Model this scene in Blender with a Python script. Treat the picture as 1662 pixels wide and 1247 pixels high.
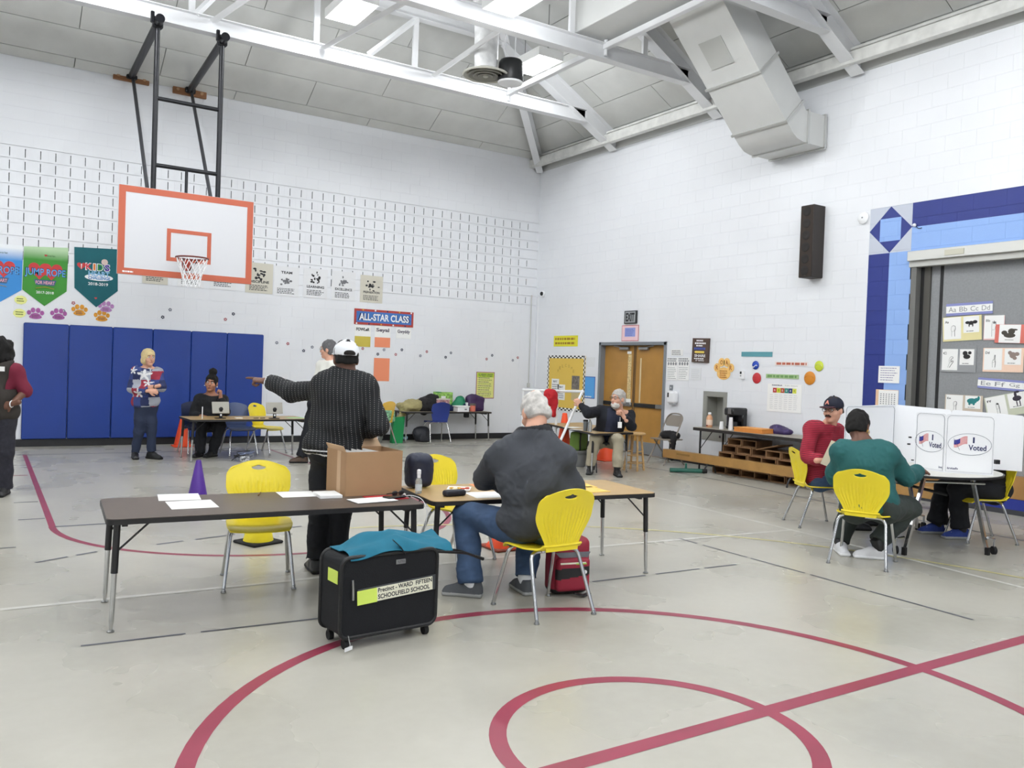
import bpy, bmesh, math, random
import numpy as np
from mathutils import Vector, Matrix

for _o in list(bpy.data.objects): bpy.data.objects.remove(_o)
SC = bpy.context.scene
COL = SC.collection
PI = math.pi
rnd = random.Random(7)

# ------------------------------------------------------------ camera
FPX, IW, IH = 1359.5, 1662, 1247
YAW, PIT, ROL = math.radians(32.69), math.radians(-1.094), math.radians(2.060)
CAMP = np.array([0.0, 0.0, 1.55])
_f = np.array([math.sin(YAW)*math.cos(PIT), math.cos(YAW)*math.cos(PIT), math.sin(PIT)])
_r = np.array([math.cos(YAW), -math.sin(YAW), 0.0]); _u = np.cross(_r, _f)
_r2 = math.cos(ROL)*_r + math.sin(ROL)*_u; _u2 = -math.sin(ROL)*_r + math.cos(ROL)*_u
CM = np.array([_r2, _u2, _f])
cam = bpy.data.cameras.new('camera'); camo = bpy.data.objects.new('camera', cam); COL.objects.link(camo)
camo.matrix_world = Matrix(((_r2[0], _u2[0], -_f[0], 0), (_r2[1], _u2[1], -_f[1], 0), (_r2[2], _u2[2], -_f[2], 1.55), (0, 0, 0, 1)))
cam.sensor_width = 36; cam.lens = FPX/IW*36; cam.clip_start = .05; cam.clip_end = 200
SC.camera = camo

# ------------------------------------------------------------ world, exposure (the light comes from the high-bay lamps built below)
w = bpy.data.worlds.new('world'); SC.world = w; w.use_nodes = True
w.node_tree.nodes['Background'].inputs[0].default_value = (.9, .95, 1, 1); w.node_tree.nodes['Background'].inputs[1].default_value = .3
vs = SC.view_settings
vs.view_transform = 'Standard'; vs.look = 'None'; vs.gamma = 1; vs.use_curve_mapping = False
vs.exposure = -0.05
LAMP_W = 105.0

# ------------------------------------------------------------ where a picture ray meets the floor or a wall
YA, XB, XL, YF = 15.56, 10.55, -5.63, -10.34        # back wall, right wall, left wall, front wall
def ray(x, y): return np.array([(x-IW/2)/FPX, -(y-IH/2)/FPX, 1.0]) @ CM
def _pl(x, y, ax, val):
    d = ray(x, y); t = (val-CAMP[ax])/d[ax]; return CAMP+t*d
def fl(x, y, z=0.0): return _pl(x, y, 2, z)
def wa(x, y, Y=YA): return _pl(x, y, 1, Y)
def wb(x, y, X=XB): return _pl(x, y, 0, X)

# ------------------------------------------------------------ materials
def lin(c):
    if isinstance(c, str): c = [int(c[i:i+2], 16) for i in (0, 2, 4)]
    return tuple((v/255/12.92) if v/255 <= .04045 else ((v/255+.055)/1.055)**2.4 for v in c)
MATS = {}
def mat(name, col, rough=.55, metal=0.0, var=.0, scale=8.0, bump=0.0, bscale=60.0, emit=0.0, alpha=1.0, trans=0.0, coat=0.0):
    if name in MATS: return MATS[name]
    m = bpy.data.materials.new(name); m.use_nodes = True; MATS[name] = m
    nt = m.node_tree; b = nt.nodes['Principled BSDF']; c = lin(col)
    b.inputs['Base Color'].default_value = (*c, 1); b.inputs['Roughness'].default_value = rough; b.inputs['Metallic'].default_value = metal
    if coat: b.inputs['Coat Weight'].default_value = coat
    if trans: b.inputs['Transmission Weight'].default_value = trans
    if alpha < 1: b.inputs['Alpha'].default_value = alpha
    if emit: b.inputs['Emission Color'].default_value = (*c, 1); b.inputs['Emission Strength'].default_value = emit
    if var or bump:
        tc = nt.nodes.new('ShaderNodeTexCoord')
    if var:
        n = nt.nodes.new('ShaderNodeTexNoise'); n.inputs['Scale'].default_value = scale; n.inputs['Detail'].default_value = 5
        nt.links.new(tc.outputs['Object'], n.inputs['Vector'])
        r = nt.nodes.new('ShaderNodeValToRGB'); r.color_ramp.elements[0].position = .3; r.color_ramp.elements[1].position = .7
        r.color_ramp.elements[0].color = (*[v*(1-var) for v in c], 1); r.color_ramp.elements[1].color = (*[min(1, v*(1+var)) for v in c], 1)
        nt.links.new(n.outputs['Fac'], r.inputs[0]); nt.links.new(r.outputs[0], b.inputs['Base Color'])
    if bump:
        n2 = nt.nodes.new('ShaderNodeTexNoise'); n2.inputs['Scale'].default_value = bscale; n2.inputs['Detail'].default_value = 3
        nt.links.new(tc.outputs['Object'], n2.inputs['Vector'])
        bp = nt.nodes.new('ShaderNodeBump'); bp.inputs['Strength'].default_value = bump; bp.inputs['Distance'].default_value = .01
        nt.links.new(n2.outputs['Fac'], bp.inputs['Height']); nt.links.new(bp.outputs[0], b.inputs['Normal'])
    return m

M_chrome = mat('chrome', 'c9cacb', .18, 1.0)
M_black = mat('black_plastic', '17181a', .45)
M_dark = mat('dark_metal', '2a2a2c', .4, .3)
M_rubber = mat('black_rubber', '111112', .8)
M_white = mat('white_paint', 'f2f3f5', .5)
M_paper = mat('white_paper', 'f6f6f4', .8)
M_ink = mat('ink', '2b2b2d', .8)
M_grey_ink = mat('grey_ink', '8b8d92', .8)
M_yellow = mat('yellow_plastic', 'f0da2c', .38)
M_orange = mat('orange_plastic', 'f4501e', .5)
M_steel = mat('steel', '9b9c9b', .35, .9)

# ------------------------------------------------------------ mesh building
def bend(pts, rad, n=5):
    pts = [Vector(p) for p in pts]; out = [pts[0]]
    for i in range(1, len(pts)-1):
        a, b, c = pts[i-1], pts[i], pts[i+1]
        d1, d2 = (a-b), (c-b); r = min(rad, d1.length*.49, d2.length*.49)
        p, q = b+d1.normalized()*r, b+d2.normalized()*r
        for k in range(n+1):
            t = k/n; out.append((1-t)**2*p+2*t*(1-t)*b+t*t*q)
    out.append(pts[-1]); return out
class MB:
    def __init__(s): s.v = []; s.f = []; s.m = []
    def add(s, vs, fs, mi=0, X=None):
        o = len(s.v)
        for p in vs:
            p = Vector(p); s.v.append(tuple(X @ p) if X is not None else tuple(p))
        for f in fs: s.f.append([i+o for i in f]); s.m.append(mi)
        return s
    def box(s, c, d, mi=0, bev=0.0, X=None, rz=0.0):
        x, y, z = d[0]/2, d[1]/2, d[2]/2
        T = Matrix.Translation(Vector(c)) @ Matrix.Rotation(rz, 4, 'Z')
        if X is not None: T = X @ T
        b = min(bev, x*.9, y*.9, z*.9)
        if b <= 0:
            vs = [(i*x, j*y, k*z) for i in (-1, 1) for j in (-1, 1) for k in (-1, 1)]
            fs = [(0, 1, 3, 2), (4, 6, 7, 5), (0, 4, 5, 1), (2, 3, 7, 6), (0, 2, 6, 4), (1, 5, 7, 3)]
            return s.add(vs, fs, mi, T)
        vs = []; ix = {}
        for i in (-1, 1):
            for j in (-1, 1):
                for k in (-1, 1):
                    for a in range(3):
                        p = [i*(x-b), j*(y-b), k*(z-b)]; p[a] = (i*x, j*y, k*z)[a]
                        ix[(i, j, k, a)] = len(vs); vs.append(p)
        fs = []
        for q in (-1, 1):
            for a in range(3):
                u, w_ = [t for t in range(3) if t != a]
                l = []
                for e, g in ((-1, -1), (1, -1), (1, 1), (-1, 1)):
                    k = [0, 0, 0]; k[a] = q; k[u] = e; k[w_] = g; l.append(ix[(*k, a)])
                fs.append(l)
        for a in range(3):
            u, w_ = [t for t in range(3) if t != a]
            for e in (-1, 1):
                for g in (-1, 1):
                    k0 = [0, 0, 0]; k0[u] = e; k0[w_] = g; k1 = list(k0); k0[a] = -1; k1[a] = 1
                    fs.append([ix[(*k0, u)], ix[(*k1, u)], ix[(*k1, w_)], ix[(*k0, w_)]])
        for i in (-1, 1):
            for j in (-1, 1):
                for k in (-1, 1): fs.append([ix[(i, j, k, a)] for a in range(3)])
        return s.add(vs, fs, mi, T)
    def cyl(s, p0, p1, r0, r1=None, n=14, mi=0, caps=True, X=None):
        return s.tube([p0, p1], [r0, r0 if r1 is None else r1], n, mi, caps=caps, X=X)
    def tube(s, path, r, n=10, mi=0, closed=False, caps=True, X=None, flat=1.0):
        path = [Vector(p) for p in path]; m = len(path)
        R = r if isinstance(r, (list, tuple)) else [r]*m
        tans = []
        for i in range(m):
            a = path[(i-1) % m] if (i > 0 or closed) else path[0]; b = path[(i+1) % m] if (i < m-1 or closed) else path[-1]
            tans.append((b-a).normalized() if (b-a).length > 1e-9 else Vector((0, 0, 1)))
        t = tans[0]; nrm = t.orthogonal().normalized()
        if abs(t.z) < .9: nrm = (Vector((0, 0, 1))-t*t.z).normalized()
        vs = []
        for i in range(m):
            t = tans[i]; nrm = (nrm-t*nrm.dot(t)).normalized(); bn = t.cross(nrm)
            for k in range(n):
                a = 2*PI*k/n; vs.append(path[i]+R[i]*(math.cos(a)*nrm*flat+math.sin(a)*bn))
        fs = []
        for i in range(m if closed else m-1):
            j = (i+1) % m
            for k in range(n):
                k2 = (k+1) % n; fs.append((i*n+k, i*n+k2, j*n+k2, j*n+k))
        if caps and not closed: fs.append(list(range(n))[::-1]); fs.append([(m-1)*n+k for k in range(n)])
        return s.add(vs, fs, mi, X)
    def lathe(s, prof, n=20, mi=0, c=(0, 0, 0), X=None, sx=1.0, sy=1.0):
        vs = []; fs = []; m = len(prof)
        for r, z in prof:
            for k in range(n):
                a = 2*PI*k/n; vs.append((c[0]+r*sx*math.cos(a), c[1]+r*sy*math.sin(a), c[2]+z))
        for i in range(m-1):
            for k in range(n):
                k2 = (k+1) % n; fs.append((i*n+k, i*n+k2, (i+1)*n+k2, (i+1)*n+k))
        fs.append(list(range(n))[::-1]); fs.append([(m-1)*n+k for k in range(n)])
        return s.add(vs, fs, mi, X)
    def prism(s, poly, d0, d1, ax='y', mi=0, X=None):
        """poly: 2D points; extruded along ax from d0 to d1. ax y: (x,z); ax z: (x,y); ax x: (y,z)"""
        def P(p, d): return {'y': (p[0], d, p[1]), 'z': (p[0], p[1], d), 'x': (d, p[0], p[1])}[ax]
        n = len(poly); vs = [P(p, d0) for p in poly]+[P(p, d1) for p in poly]
        fs = [list(range(n)), [n+i for i in range(n)][::-1]]+[(i, (i+1) % n, n+(i+1) % n, n+i) for i in range(n)]
        return s.add(vs, fs, mi, X)
    def ell(s, c, r, mi=0, nu=14, nv=8, X=None):
        if not isinstance(r, (tuple, list)): r = (r, r, r)
        vs = [(c[0], c[1], c[2]+r[2])]; fs = []
        for i in range(1, nv):
            t = PI*i/nv
            for k in range(nu):
                a = 2*PI*k/nu; vs.append((c[0]+r[0]*math.sin(t)*math.cos(a), c[1]+r[1]*math.sin(t)*math.sin(a), c[2]+r[2]*math.cos(t)))
        vs.append((c[0], c[1], c[2]-r[2])); L = len(vs)-1
        for k in range(nu):
            k2 = (k+1) % nu; fs.append((0, 1+k, 1+k2)); fs.append((L, 1+(nv-2)*nu+k2, 1+(nv-2)*nu+k))
            for i in range(nv-2): fs.append((1+i*nu+k, 1+(i+1)*nu+k, 1+(i+1)*nu+k2, 1+i*nu+k2))
        return s.add(vs, fs, mi, X)
    def mesh(s, name, mats, smooth=40):
        me = bpy.data.meshes.new(name); me.from_pydata(s.v, [], s.f)
        for m in (mats if isinstance(mats, (list, tuple)) else [mats]): me.materials.append(m)
        if any(s.m): me.polygons.foreach_set('material_index', s.m)
        bm = bmesh.new(); bm.from_mesh(me); bmesh.ops.recalc_face_normals(bm, faces=bm.faces); bm.to_mesh(me); bm.free()
        if smooth:
            me.polygons.foreach_set('use_smooth', [True]*len(me.polygons)); me.set_sharp_from_angle(angle=math.radians(smooth))
        me.update(); return me
    def build(s, name, mats, parent=None, smooth=40, loc=None, rz=0.0):
        return link(name, s.mesh(name, mats, smooth), parent, loc, rz)
def link(name, data, parent=None, loc=None, rz=0.0):
    o = bpy.data.objects.new(name, data); COL.objects.link(o)
    if parent is not None: o.parent = parent
    if loc is not None: o.location = loc
    if rz: o.rotation_euler = (0, 0, rz)
    return o
def tag(o, label=None, cat=None, group=None, kind=None):
    if label: o['label'] = label
    if cat: o['category'] = cat
    if group: o['group'] = group
    if kind: o['kind'] = kind
    return o
def thing(name, label, cat, loc=(0, 0, 0), rz=0.0, group=None):
    o = bpy.data.objects.new(name, None); COL.objects.link(o); o.location = [float(v) for v in loc]; o.rotation_euler = (0, 0, rz); o.empty_display_size = .1
    return tag(o, label, cat, group)
def dup(o, label=None, loc=None, rz=None, group=None, parent=None):
    c = o.copy(); COL.objects.link(c); c.parent = parent
    if label: c['label'] = label
    if group: c['group'] = group
    if loc is not None: c.location = [float(v) for v in loc]
    if rz is not None: c.rotation_euler = (0, 0, rz)
    for ch in list(o.children):
        dup(ch, parent=c)
    return c
def struct(name, mb, mats, parent=None, smooth=40, label=None):
    o = mb.build(name, mats, parent, smooth)
    if parent is None: o['kind'] = 'structure'
    if label: o['label'] = label
    return o

# ------------------------------------------------------------ lettering
_tc = {}
def text_geo(s, bold=0.0):
    k = (s, bold)
    if k not in _tc:
        cu = bpy.data.curves.new('t', 'FONT'); cu.body = s; cu.size = 1; cu.resolution_u = 3; cu.offset = bold
        ob = bpy.data.objects.new('t', cu); COL.objects.link(ob)
        me = bpy.data.meshes.new_from_object(ob)
        V = np.array([v.co[:2] for v in me.vertices]) if len(me.vertices) else np.zeros((0, 2)); Fs = [list(p.vertices) for p in me.polygons]
        bpy.data.objects.remove(ob); bpy.data.curves.remove(cu); bpy.data.meshes.remove(me)
        _tc[k] = (V, Fs)
    return _tc[k]
def put_text(mb, s, x, z, w, h, y=-.004, mi=0, bold=0.0, shear=0.0, slope=0.0, X=None):
    """text fitted into a w x h box centred on (x,z), facing -Y, on the plane y"""
    V, Fs = text_geo(s, bold)
    if not len(V): return
    a, b = V.min(0), V.max(0); c = (a+b)/2; sc = np.array([w/(b[0]-a[0]), h/(b[1]-a[1])])
    P = (V-c)*sc
    mb.add([(x+p[0]+shear*p[1], y, z+p[1]+slope*p[0]) for p in P], Fs, mi, X)
def lettering(parent, s, x, z, w, h, m, y=-.004, bold=0.0, name='lettering', **k):
    mb = MB(); put_text(mb, s, x, z, w, h, y, 0, bold, **k)
    return mb.build(name, m, parent, 0)
def rect(mb, x0, z0, x1, z1, y=-.003, mi=0):
    mb.add([(x0, y, z0), (x1, y, z0), (x1, y, z1), (x0, y, z1)], [(0, 1, 2, 3)], mi)
def lines(mb, x0, x1, z0, z1, n, y=-.0035, mi=0, fill=.45, seed=1):
    """n rows of small print between z1 (top) and z0"""
    r = random.Random(seed); p = (z1-z0)/n
    for i in range(n):
        z = z1-(i+.5)*p; x = x0; e = x1-(r.random()*.25*(x1-x0))
        while x < e:
            l = r.uniform(.06, .16)*(x1-x0); rect(mb, x, z-p*fill/2, min(e, x+l), z+p*fill/2, y, mi); x += l+.03*(x1-x0)

# ------------------------------------------------------------ soft bodies from distance fields (people, clothes, bags)
def _v(p): return np.asarray(p, float)
class SDF:
    def __init__(s): s.p = []
    def cone(s, a, b, ra, rb=None, k=.03, op='u'):        # round tapered limb
        rb = ra if rb is None else rb; a, b = _v(a), _v(b); r = max(ra, rb)
        s.p.append(('c', (a, b, ra, rb), np.minimum(a, b)-r, np.maximum(a, b)+r, k, op)); return s
    def cut(s, a, b, ra, rb=None, k=.02, op='u'):         # tapered limb with flat ends
        rb = ra if rb is None else rb; a, b = _v(a), _v(b); r = max(ra, rb)
        s.p.append(('f', (a, b, ra, rb), np.minimum(a, b)-r, np.maximum(a, b)+r, k, op)); return s
    def ell(s, c, r, R=None, k=.03, op='u'):
        c = _v(c); r = _v(r if hasattr(r, '__len__') else (r, r, r)); R = np.eye(3) if R is None else np.asarray(R); e = np.abs(R.T) @ r if False else np.sqrt(((R*r)**2).sum(1))
        s.p.append(('e', (c, r, R), c-e, c+e, k, op)); return s
    def box(s, c, h, rad=.01, R=None, k=.02, op='u'):
        c = _v(c); h = _v(h); R = np.eye(3) if R is None else np.asarray(R); e = np.abs(R) @ h
        s.p.append(('b', (c, h, R, rad), c-e, c+e, k, op)); return s
    def half(s, p, n, lo, hi, k=.006):                    # keep only the side n.(x-p)<0 inside the block lo..hi
        s.p.append(('h', (_v(p), _v(n)/np.linalg.norm(n)), _v(lo), _v(hi), k, 'i')); return s
    def ev(s, t, q, P):
        if t == 'c':
            a, b, ra, rb = q; ba = b-a; L = ba @ ba; h = np.clip(((P-a) @ ba)/max(L, 1e-9), 0, 1)
            return np.linalg.norm(P-a-h[..., None]*ba, axis=-1)-(ra+(rb-ra)*h)
        if t == 'f':
            a, b, ra, rb = q; ba = b-a; L = math.sqrt(ba @ ba); u = ba/L; x = (P-a) @ u; h = np.clip(x/L, 0, 1)
            rad = np.linalg.norm(P-a-x[..., None]*u, axis=-1)-(ra+(rb-ra)*h)
            return np.maximum(rad, np.maximum(-x, x-L))
        if t == 'e':
            c, r, R = q; p = (P-c) @ R; k0 = np.linalg.norm(p/r, axis=-1); k1 = np.linalg.norm(p/(r*r), axis=-1)
            return k0*(k0-1)/np.maximum(k1, 1e-6)
        if t == 'b':
            c, h, R, rad = q; p = np.abs((P-c) @ R)-(h-rad)
            return np.linalg.norm(np.maximum(p, 0), axis=-1)+np.minimum(p.max(-1), 0)-rad
        if t == 'h':
            p, n = q; return (P-p) @ n
    def surf(s, vox=.009):
        us = [p for p in s.p if p[5] == 'u']
        lo = np.min([p[2] for p in us], 0)-3*vox; hi = np.max([p[3] for p in us], 0)+3*vox
        N = np.ceil((hi-lo)/vox).astype(int)+1
        F = np.full(N, .2, np.float32)
        ax = [lo[i]+vox*np.arange(N[i]) for i in range(3)]
        for t, q, a, b, k, op in s.p:
            mg = k+3*vox if op != 'i' else 0
            i0 = np.clip(np.floor((a-mg-lo)/vox).astype(int), 0, N-1); i1 = np.clip(np.ceil((b+mg-lo)/vox).astype(int)+1, 1, N)
            if (i1 <= i0).any(): continue
            G = np.stack(np.meshgrid(*[ax[i][i0[i]:i1[i]] for i in range(3)], indexing='ij'), -1)
            d = s.ev(t, q, G).astype(np.float32); sl = tuple(slice(i0[i], i1[i]) for i in range(3)); f = F[sl]
            if op == 'u':
                h = np.maximum(k-np.abs(f-d), 0)/k; F[sl] = np.minimum(f, d)-h*h*k*.25
            else:
                e = -d if op == 's' else d
                h = np.maximum(k-np.abs(f-e), 0)/k; F[sl] = np.maximum(f, e)+h*h*k*.25
        return nets(F, lo, vox)
def nets(F, lo, vox):
    S = F < 0; nx, ny, nz = F.shape
    cnt = np.zeros((nx-1, ny-1, nz-1), np.int8); offs = [(i, j, k) for i in (0, 1) for j in (0, 1) for k in (0, 1)]
    for i, j, k in offs: cnt += S[i:nx-1+i, j:ny-1+j, k:nz-1+k]
    act = np.argwhere((cnt > 0) & (cnt < 8))
    vals = np.stack([F[act[:, 0]+i, act[:, 1]+j, act[:, 2]+k] for i, j, k in offs], 1)
    O = np.array(offs, float); acc = np.zeros((len(act), 3)); num = np.zeros(len(act))
    for a in range(8):
        for b in range(a+1, 8):
            if np.abs(O[a]-O[b]).sum() != 1: continue
            fa, fb = vals[:, a], vals[:, b]; m = (fa < 0) != (fb < 0)
            t = np.where(m, fa/np.where(m, fa-fb, 1), 0)
            acc += np.where(m[:, None], O[a]+t[:, None]*(O[b]-O[a]), 0); num += m
    V = lo+vox*(act+acc/num[:, None])
    idx = np.full((nx-1, ny-1, nz-1), -1, np.int32); idx[act[:, 0], act[:, 1], act[:, 2]] = np.arange(len(act))
    Q = []
    for a in range(3):
        b, c = (a+1) % 3, (a+2) % 3
        sl0 = [slice(None)]*3; sl1 = [slice(None)]*3; sl0[a] = slice(0, -1); sl1[a] = slice(1, None)
        A, B = S[tuple(sl0)], S[tuple(sl1)]
        e = np.argwhere(A != B)
        ok = (e[:, b] > 0) & (e[:, c] > 0) & (e[:, b] < F.shape[b]-1) & (e[:, c] < F.shape[c]-1); e = e[ok]
        def g(db, dc):
            p = e.copy(); p[:, b] -= db; p[:, c] -= dc; return idx[p[:, 0], p[:, 1], p[:, 2]]
        q = np.stack([g(1, 1), g(0, 1), g(0, 0), g(1, 0)], 1)
        fl_ = ~A[e[:, 0], e[:, 1], e[:, 2]]; q[fl_] = q[fl_][:, ::-1]; Q.append(q)
    return V, np.concatenate(Q)
def soft_mesh(name, parts, mats, slot=None, folds=None, smooth_iter=1):
    """parts: list of (V,Q); folds: f(V)->displacement along the normal; slot: f(face centres, normals)->material index"""
    Vs, Qs, o = [], [], 0
    for V, Q in parts: Vs.append(V); Qs.append(Q+o); o += len(V)
    V = np.concatenate(Vs); Q = np.concatenate(Qs)
    for _ in range(smooth_iter):
        acc = np.zeros_like(V); n = np.zeros(len(V))
        for i in range(4):
            np.add.at(acc, Q[:, i], V[Q[:, (i+1) % 4]]); np.add.at(n, Q[:, i], 1)
            np.add.at(acc, Q[:, (i+1) % 4], V[Q[:, i]]); np.add.at(n, Q[:, (i+1) % 4], 1)
        V = V*.5+.5*acc/np.maximum(n, 1)[:, None]
    fn = np.cross(V[Q[:, 2]]-V[Q[:, 0]], V[Q[:, 3]]-V[Q[:, 1]])
    if folds is not None:
        vn = np.zeros_like(V)
        for i in range(4): np.add.at(vn, Q[:, i], fn)
        vn /= np.maximum(np.linalg.norm(vn, axis=1), 1e-9)[:, None]; V = V+vn*folds(V)[:, None]
    me = bpy.data.meshes.new(name); me.vertices.add(len(V)); me.vertices.foreach_set('co', V.ravel().astype(np.float32))
    me.loops.add(Q.size); me.loops.foreach_set('vertex_index', Q.ravel().astype(np.int32))
    me.polygons.add(len(Q)); me.polygons.foreach_set('loop_start', np.arange(0, Q.size, 4, dtype=np.int32)); me.polygons.foreach_set('loop_total', np.full(len(Q), 4, np.int32))
    for m in (mats if isinstance(mats, (list, tuple)) else [mats]): me.materials.append(m)
    if slot is not None:
        cen = V[Q].mean(1); fnn = fn/np.maximum(np.linalg.norm(fn, axis=1), 1e-12)[:, None]
        me.polygons.foreach_set('material_index', slot(cen, fnn).astype(np.int32))
    me.polygons.foreach_set('use_smooth', np.ones(len(Q), bool)); me.update(calc_edges=True); me.validate()
    return me
def folds(amp=.006, freq=22.0, seed=0, zs=.5):
    r = np.random.RandomState(seed); D = r.randn(7, 3)*np.array([1, 1, zs]); D /= np.linalg.norm(D, axis=1)[:, None]; ph = r.rand(7)*6.28; fq = freq*(.6+r.rand(7)*.9)
    def f(V):
        W = V+.03*np.sin(V[:, [1, 2, 0]]*11+ph[:3])
        lo_ = sum(np.sin(W @ D[i]*fq[i]+ph[i]) for i in range(7))/2.6
        hi_ = sum(np.sin(W @ D[i]*fq[i]*2.9+2*lo_+ph[6-i]) for i in range(7))/2.6
        return amp*lo_+amp*.42*np.where(lo_ > -.2, 1-np.abs(hi_), .3)
    return f
# ============================================================ lamps (the hall's own high-bay fixtures)
M_lampbox = mat('lamp_housing', 'e9e9e7', .5)
M_lampglow = mat('lamp_diffuser', 'ffffff', .4, emit=9.0)
def lamp(loc, label):
    t = thing('ceiling_light', label, 'ceiling light', loc, PI/2, 'high-bay fluorescent lights under the roof')
    b = MB()
    for s in (-1, 1):
        b.box((0, s*.24, .03), (.92, .02, .12), bev=.004); b.box((s*.45, 0, .03), (.02, .48, .12), bev=.004)
    b.box((0, 0, .1), (.92, .50, .03), bev=.004); b.build('housing', M_lampbox, t)
    for k in range(4): MB().cyl((-.43, -.165+k*.11, .02), (.43, -.165+k*.11, .02), .02, n=8).build('tube', M_lampglow, t)
    for s in (-1, 1): MB().cyl((s*.35, 0, .11), (s*.35, 0, 1.0), .008, n=6).build('hanger', M_steel, t)
    L = bpy.data.lights.new('lamp_light', 'POINT'); L.shadow_soft_size = .17; L.energy = LAMP_W; L.color = (.955, .98, 1.0)
    o = link('lamp_light', L, t); o.location = (0, 0, -.12)
    return t
lamp((4.62, 12.0, 6.80), 'glaring fluorescent high-bay light above the far truss, left of the round vent')
lamp((7.95, 12.0, 6.75), 'glaring fluorescent high-bay light beside the black can at the far truss')
lamp((5.85, 9.35, 6.36), 'fluorescent high-bay light at the top edge, in front of the second truss')
for iy, y in enumerate((11.55, 9.35, 6.15, 3.4, .7, -2.0, -4.7, -7.4)):
    for x in ((1.2, -2.4) if iy == 0 else (2.6, -.9) if iy == 1 else (6.6, 4.3, 1.2, -2.4) if iy % 2 == 0 else (5.85, 2.6, -.9)):
        lamp((x, y, 6.62), 'fluorescent high-bay light among those overhead outside the photograph')

# ============================================================ floor
def wnode(m):
    return m.node_tree.nodes, m.node_tree.links
def concrete():
    m = bpy.data.materials.new('polished_concrete'); m.use_nodes = True; N, L = wnode(m); b = N['Principled BSDF']
    g = N.new('ShaderNodeNewGeometry'); n1 = N.new('ShaderNodeTexNoise'); n1.inputs['Scale'].default_value = .8; n1.inputs['Detail'].default_value = 4; n1.inputs['Roughness'].default_value = .45
    L.new(g.outputs['Position'], n1.inputs['Vector'])
    r = N.new('ShaderNodeValToRGB'); e = r.color_ramp.elements; e[0].position = .2; e[0].color = (*lin('a9a69b'), 1); e[1].position = .8; e[1].color = (*lin('c6c3b8'), 1)
    L.new(n1.outputs['Fac'], r.inputs[0])
    n2 = N.new('ShaderNodeTexNoise'); n2.inputs['Scale'].default_value = 14; n2.inputs['Detail'].default_value = 6; L.new(g.outputs['Position'], n2.inputs['Vector'])
    mx = N.new('ShaderNodeMix'); mx.data_type = 'RGBA'; mx.blend_type = 'MULTIPLY'; mx.inputs[0].default_value = .22
    r2 = N.new('ShaderNodeValToRGB'); r2.color_ramp.elements[0].position = .25; r2.color_ramp.elements[0].color = (.8, .79, .76, 1); r2.color_ramp.elements[1].position = .7
    L.new(n2.outputs['Fac'], r2.inputs[0]); L.new(r.outputs[0], mx.inputs[6]); L.new(r2.outputs[0], mx.inputs[7]); L.new(mx.outputs[2], b.inputs['Base Color'])
    mr = N.new('ShaderNodeMapRange'); mr.inputs[3].default_value = .2; mr.inputs[4].default_value = .36; L.new(n1.outputs['Fac'], mr.inputs[0]); L.new(mr.outputs[0], b.inputs['Roughness'])
    b.inputs['Specular IOR Level'].default_value = .45
    return m
M_floor = concrete()
floor = struct('floor', MB().box(((XB+XL)/2, (YA+YF)/2, -.1), (XB-XL+.6, YA-YF+.6, .2)), M_floor)
M_red = mat('red_floor_paint', '913349', .35, var=.12, scale=3); M_whl = mat('white_floor_paint', 'd3d1c9', .35, var=.06, scale=3)
M_yll = mat('yellow_floor_paint', 'cbc38a', .4, var=.15, scale=4); M_dkl = mat('dark_floor_line', '5b5c66', .5, var=.3, scale=5); M_bll = mat('blue_floor_paint', '3c55b8', .4)
_lz = [0.0012]
def fstrip(pts, w, m, closed=False):
    z = _lz[0]; _lz[0] += .00004; pts = [Vector((p[0], p[1], 0)) for p in pts]; n = len(pts); vs = []; fs = []
    for i in range(n):
        a = pts[(i-1) % n] if closed or i > 0 else pts[i]; b = pts[(i+1) % n] if closed or i < n-1 else pts[i]
        t = (b-a).normalized(); q = Vector((-t.y, t.x, 0))*w/2
        vs += [(*(pts[i]+q)[:2], z), (*(pts[i]-q)[:2], z)]
    for i in range(n if closed else n-1):
        j = (i+1) % n; fs.append((2*i, 2*i+1, 2*j+1, 2*j))
    return MB().add(vs, fs).build('floor_line', m, floor, 0)
def arc(cx_, cy_, r, a0, a1, n=64): return [(cx_+r*math.cos(math.radians(a0+(a1-a0)*i/n)), cy_+r*math.sin(math.radians(a0+(a1-a0)*i/n))) for i in range(n+1)]
CX, CY = 2.462, 2.614
fstrip(arc(CX, CY, 1.885, 0, 360, 96)[:-1], .075, M_red, True)
fstrip(arc(CX, CY, .668, 0, 360, 72)[:-1], .075, M_red, True)
fstrip([(XL+1.3, 2.61), (9.3, 2.56)], .085, M_red)
fstrip([(.65, 14.38), (.605, 8.38)]+arc(2.46, 8.37, 1.86, 180, 360, 40)+[(4.29, 8.4), (4.29, 14.38)], .055, M_red)
fstrip([(.3, 11.99), (.58, 11.97)], .05, M_red)
for y in (10.82, 9.84, 8.83): fstrip([(.36, y), (.575, y-.005)], .03, M_dkl)
fstrip([(.62, 8.37), (4.28, 8.35)], .04, M_dkl)
for y in (10.82, 9.84, 8.83): fstrip([(4.33, y), (4.52, y-.005)], .03, M_dkl)
fstrip([(XL+.6, 14.41), (9.3, 14.2)], .045, M_dkl)
fstrip([(9.38, 14.2), (9.3, 8.6), (9.12, 7.3), (8.9, 4.2), (8.85, -8)], .035, M_dkl)
fstrip([(XL+1.5, 5.83), (.16, 5.8), (1.8, 5.74), (4.6, 5.77), (7.06, 5.6)], .05, M_whl)
fstrip([(7.3, 9.5), (7.04, 5.55), (6.82, 3.2), (6.7, -4)], .05, M_whl)
fstrip(arc(CX, CY, 4.77, -10, 84, 60), .045, M_yll)
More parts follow.
